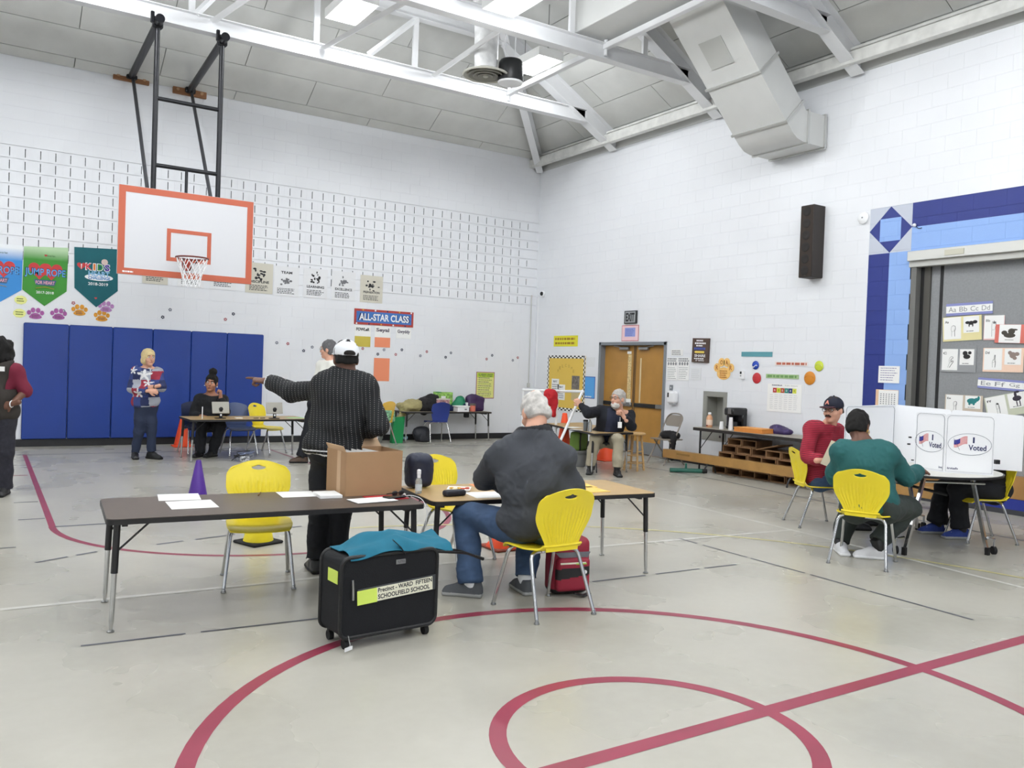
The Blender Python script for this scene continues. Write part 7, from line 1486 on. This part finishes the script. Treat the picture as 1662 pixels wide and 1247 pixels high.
# --- 6. bearded man in navy
d = 12.85
J = dict(head=D(1003, 648, d-.12), neck=D(1004, 668, d-.05), chest=D(992, 684, d), pel=D(982, 709, d+.15), shR=D(973, 668, d), elR=D(955, 671, d-.25), wrR=D(943, 658, d-.05), shL=D(1021, 674, d+.02), elL=D(1025, 693, d-.2), wrL=D(1012, 676, d-.36),
         hipR=D(972, 716, d+.12), knR=D(966, 711, d-.30), anR=D(958, 756, d-.25), hipL=D(996, 718, d+.12), knL=D(1003, 713, d-.36), anL=D(1002, 759, d-.40))
M_gr = cloth('grey_beard', 'b9b4ae', var=.15, scale=40)
t, J7, HP, Rh = person('person', 'grey-bearded man in a navy jacket and khakis leaning back, arm stretched out', D(982, 764, d), J, M_skinA, dict(name='jacket', mat=[cloth('navy_jacket', '10131d'), cloth('navy_polo', '1e2338')], slot=lambda C, N, J, R: ((np.abs((C-J['chest']) @ unit(J['shR']-J['shL'])) < .10) & ((N @ unit(np.cross(J['neck']-J['pel'], J['shR']-J['shL']))) > .25)).astype(int), grow=.02, hem=.08, cuff=.95, seed=6, neck=.01), dict(mat=cloth('khaki_trousers', 'a39a85'), grow=.02), dict(mat=M_black, lace=M_dark, dirR=-RVn*.2-FVn, dirL=RVn*.1-FVn), dict(kind='short', mat=M_gr, brow=M_gr, beard=cloth('white_beard', 'd6d2cc'), glasses=M_dark), -RVn*.75-FVn*.7, b=1.25, belly=1.25, hs=1.12, vox=.012, pitch=.08, hands=[('R', -RVn*.6+UPn*.6, FVn, 1, 'grip'), ('L', -RVn*.5+UPn*.7, -FVn*.4-RVn, -1, 'fist')], arm=1.15, leg=1.1)
p = D(1006, 690, d-.33)-np.array([*t.location]); q = MB().box(tuple(p), (.06, .006, .09), rz=-YAW).build('badge', M_paper, t, 0); MB().tube([tuple(p+UPn*.04), tuple(p+UPn*.12)], .004, 6).build('lanyard', M_paper, q)
s = thing('folding_stool', 'dark folding stool under the bearded man', 'stool', (*D(984, 764, d+.1)[:2], 0), -YAW)
MB().box((0, 0, .45), (.40, .36, .03), 0, .012).build('seat', M_dark, s)
for x in (-.17, .17): MB().tube([(x, -.2, 0), (x, .16, .44)], .011, 8).build('leg', M_dark, s); MB().tube([(x, .2, 0), (x, -.16, .44)], .011, 8).build('leg', M_dark, s)
# --- 7. woman in black at the far table
d = 13.4
J = dict(head=D(343, 622, d-.08), neck=D(342, 641, d-.03), chest=D(341, 658, d), pel=D(341, 684, d+.08), shR=D(323, 648, d), elR=D(314, 674, d-.08), wrR=D(328, 676, d-.32), shL=D(361, 649, d), elL=D(367, 668, d-.22), wrL=D(358, 645, d-.20),
         hipR=D(333, 690, d+.05), knR=D(328, 689, d-.42), anR=D(324, 735, d-.42), hipL=D(350, 690, d+.05), knL=D(358, 690, d-.40), anL=D(345, 735, d-.36))
t, J3, HP, Rh = person('person', 'woman in black with a high bun, cheek on hand, at the far table', D(341, 735, d), J, M_skinC, dict(name='jumper', mat=cloth('black_knit', '16171b'), grow=.018, hem=.12, cuff=.92, seed=2, neck=.0), dict(mat=cloth('black_trousers', '13151c'), grow=.02), dict(mat=M_black, dirR=-FVn-RVn*.1, dirL=-FVn-RVn*.3), dict(kind='bun', mat=cloth('black_hair', '0d0b0a', .9), brow=cloth('black_hair', '15120f')), -FVn+RVn*.12, b=1.22, belly=1.15, hs=1.12, vox=.012, hands=[('R', RVn*.7-FVn*.5, -UPn, -1, 'relax'), ('L', UPn, -RVn, -1, 'fist')], arm=1.15, leg=1.15, roll=.1)
for x in (-1, 1): MB().ell(tuple(HP(x*.086, .0, -.045)), .010, nu=8, nv=6).build('earring', M_white, t)
MB().tube([tuple(J3['neck']+(-FVn)*.075*math.cos(a)+RVn*.075*math.sin(a)+UPn*(-.005-.035*math.cos(a))) for a in np.linspace(-1.6, 1.6, 9)], .005, 6).build('necklace', M_white, t)
# --- 8. blonde woman in a star sweater
d = 12.48
J = dict(head=D(241, 581, d-.05), neck=D(239, 598, d), chest=D(237, 616, d), pel=D(236, 651, d), shR=D(222, 604, d-.12), elR=D(214, 631, d-.12), wrR=D(242, 635, d-.26), shL=D(254, 604, d+.08), elL=D(262, 629, d-.02), wrL=D(251, 628, d-.24),
         hipR=D(229, 657, d-.03), knR=D(226, 700, d-.02), anR=D(219, 735, d), hipL=D(244, 657, d+.03), knL=D(246, 700, d+.02), anL=D(246, 733, d+.04))
def starslot(C, N, J, R):
    fw = unit(np.cross(J['neck']-J['pel'], J['shR']-J['shL'])); u = (C-J['chest']) @ RVn; v = C[:, 2]-J['chest'][2]; out = (np.floor(u/.11+3).astype(int)*7+np.floor(v/.13+5).astype(int)*5) % 4
    front = N @ (-FVn) > .1
    for (x, z, r_) in ((.04, .07, .085), (-.10, .13, .06), (-.01, -.2, .075), (.09, -.05, .06)):
        a = np.arctan2(v-z, u-x); rr_ = np.hypot(u-x, v-z); out = np.where(front & (rr_ < r_*(.62+.38*np.cos(5*(a-PI/2)))), 4, out)
    return out
SWM = [cloth('sweater_blue', '3a4a86'), cloth('sweater_crimson', '9a2f42'), cloth('sweater_grey', 'a9adb8'), cloth('sweater_navy', '2b3560'), cloth('sweater_star_white', 'e6e6e6')]
t, J2, HP, Rh = person('person', 'blonde woman in a red, white and blue star sweater standing by the wall pads', D(236, 745, d), J, M_skinA, dict(name='sweater', mat=SWM, slot=starslot, grow=.026, hem=.10, cuff=.9, seed=5, neck=.0, fold=.008), dict(mat=cloth('dark_denim', '242e46'), grow=.012, flare=1.8, name='jeans'), dict(mat=M_black, dirR=RVn*.5-FVn*.9, dirL=RVn-FVn*.4), dict(kind='bob', mat=cloth('blonde_hair', 'd9c38f', .6, var=.12, scale=30), brow=cloth('brown_brow', '8a6a48'), rough=.003), RVn*.75-FVn*.7, b=1.05, belly=1.15, hs=1.0, vox=.011, hands=[('R', RVn, -UPn*.3+FVn, -1, 'grip'), ('L', -RVn*.7-UPn*.2, FVn, 1, 'grip')], eyes='4a6a8a', roll=-.03)
S = SDF(); 
for x in (-1, 1): MB().prism([(0, .03), (x*.075, .02), (x*.055, -.035), (x*.012, -.05)], -.006, .006, 'y', X=Matrix.Translation(J2['neck']+(-FVn*.7+RVn*.5)*.075+UPn*-.02) @ Matrix.Rotation(-YAW-.6+PI*0, 4, 'Z')).build('collar', cloth('white_collar', 'e9ebef'), t, 0)
MB().tube([tuple(J2['wrL']+.028*(UPn*math.cos(a)+FVn*math.sin(a))) for a in [2*PI*q/12 for q in range(12)]], .007, 6, closed=True).build('watch', M_black, t)
# --- 9. person cut by the left edge: vest over maroon shirt
d = 8.94
J = dict(head=D(-5, 572, d), neck=D(-5, 594, d), chest=D(-5, 617, d), pel=D(-4, 668, d), shL=D(24, 600, d), elL=D(41, 636, d+.03), wrL=D(19, 656, d-.12), shR=D(-37, 599, d), elR=D(-49, 636, d), wrR=D(-47, 672, d-.1),
         hipL=D(8, 677, d), knL=D(9, 735, d-.02), anL=D(7, 793, d), hipR=D(-19, 677, d), knR=D(-22, 735, d), anR=D(-23, 793, d))
M_maroon = cloth('maroon_shirt', '6e1730')
t, J1, HP, Rh = person('person', 'curly-haired person in a dark vest and maroon sleeves at the left edge', D(-10, 803, d), J, M_skinB, dict(name='shirt', mat=M_maroon, grow=.014, hem=.14, cuff=.15, seed=9), dict(mat=cloth('dark_jeans', '22222c', var=.25, scale=30), grow=.018, name='jeans', flare=1.8), dict(mat=M_black, dirL=-FVn+RVn*.3, dirR=-FVn), dict(kind='curly', mat=cloth('black_hair', '0d0b0a', .9), brow=cloth('black_hair', '15120f'), rough=.012, freq=60), -FVn*.9-RVn*.3, b=1.12, belly=1.1, hs=1.05, vox=.011, hands=[('L', -RVn-UPn*.3, FVn, 1, 'relax'), ('R', -UPn, RVn, -1, 'relax')], arm=1.12, leg=1.1)
S = SDF(); torso(S, J1, 1.12, .034, belly=1.1); up = unit(J1['neck']-J1['pel']); S.half(J1['pel']-up*.09, -up, J1['pel']-.45, J1['pel']+np.array([.45, .45, .2])); S.half(J1['neck']+up*.0, up, J1['neck']-.12, J1['neck']+.25)
for s_ in ('L', 'R'): lt_ = unit(J1['sh'+s_]-J1['neck']); S.half(J1['sh'+s_]+lt_*.0, lt_, J1['sh'+s_]-np.array([.25, .25, .2]), J1['sh'+s_]+.25)
link('vest', soft_mesh('vest', [S.surf(.011)], cloth('dark_brown_vest', '2f2a26'), folds=folds(.006, 20, 3)), t)
p = D(2, 599, d-.17)-np.array([*t.location]); MB().box(tuple(p), (.07, .006, .05), rz=-YAW).build('name_tag', M_paper, t, 0); MB().tube([tuple(J1['wrL']+.034*(UPn*math.cos(a)+FVn*math.sin(a))) for a in [2*PI*q/12 for q in range(12)]], .006, 6, closed=True).build('bracelet', M_white, t)
# --- 10. man in a white shirt beyond the pointing man
d = 12.65
J = dict(head=D(533, 568, d), neck=D(536, 588, d), chest=D(535, 610, d), pel=D(520, 655, d), shR=D(545, 594, d-.1), elR=D(552, 625, d-.1), wrR=D(530, 640, d-.2), shL=D(522, 594, d+.12), elL=D(513, 625, d+.1), wrL=D(520, 645, d), hipR=D(528, 662, d-.05), knR=D(526, 705, d-.05), anR=D(524, 745, d), hipL=D(512, 662, d+.05), knL=D(500, 704, d+.03), anL=D(491, 741, d+.02))
M_gh = cloth('salt_pepper_hair', '5f5f61', var=.2, scale=40)
person('person', 'grey-haired man in a white shirt half hidden beyond the pointing man', D(520, 752, d), J, M_skinA, dict(name='shirt', mat=cloth('white_cotton', 'edece4'), grow=.016, hem=.05, cuff=.95, seed=7, neck=.02), dict(mat=cloth('black_trousers', '13151c'), grow=.03, flare=1.6), dict(mat=cloth('brown_shoe', '4a3626', .5), dirR=-RVn, dirL=-RVn-FVn*.3), dict(kind='short', mat=M_gh, brow=M_gh, glasses=M_steel), -RVn*.95+FVn*.15, b=1.1, hs=1.12, vox=.012, hands=[('R', None, FVn, 1, 'relax'), ('L', None, FVn, -1, 'relax')])
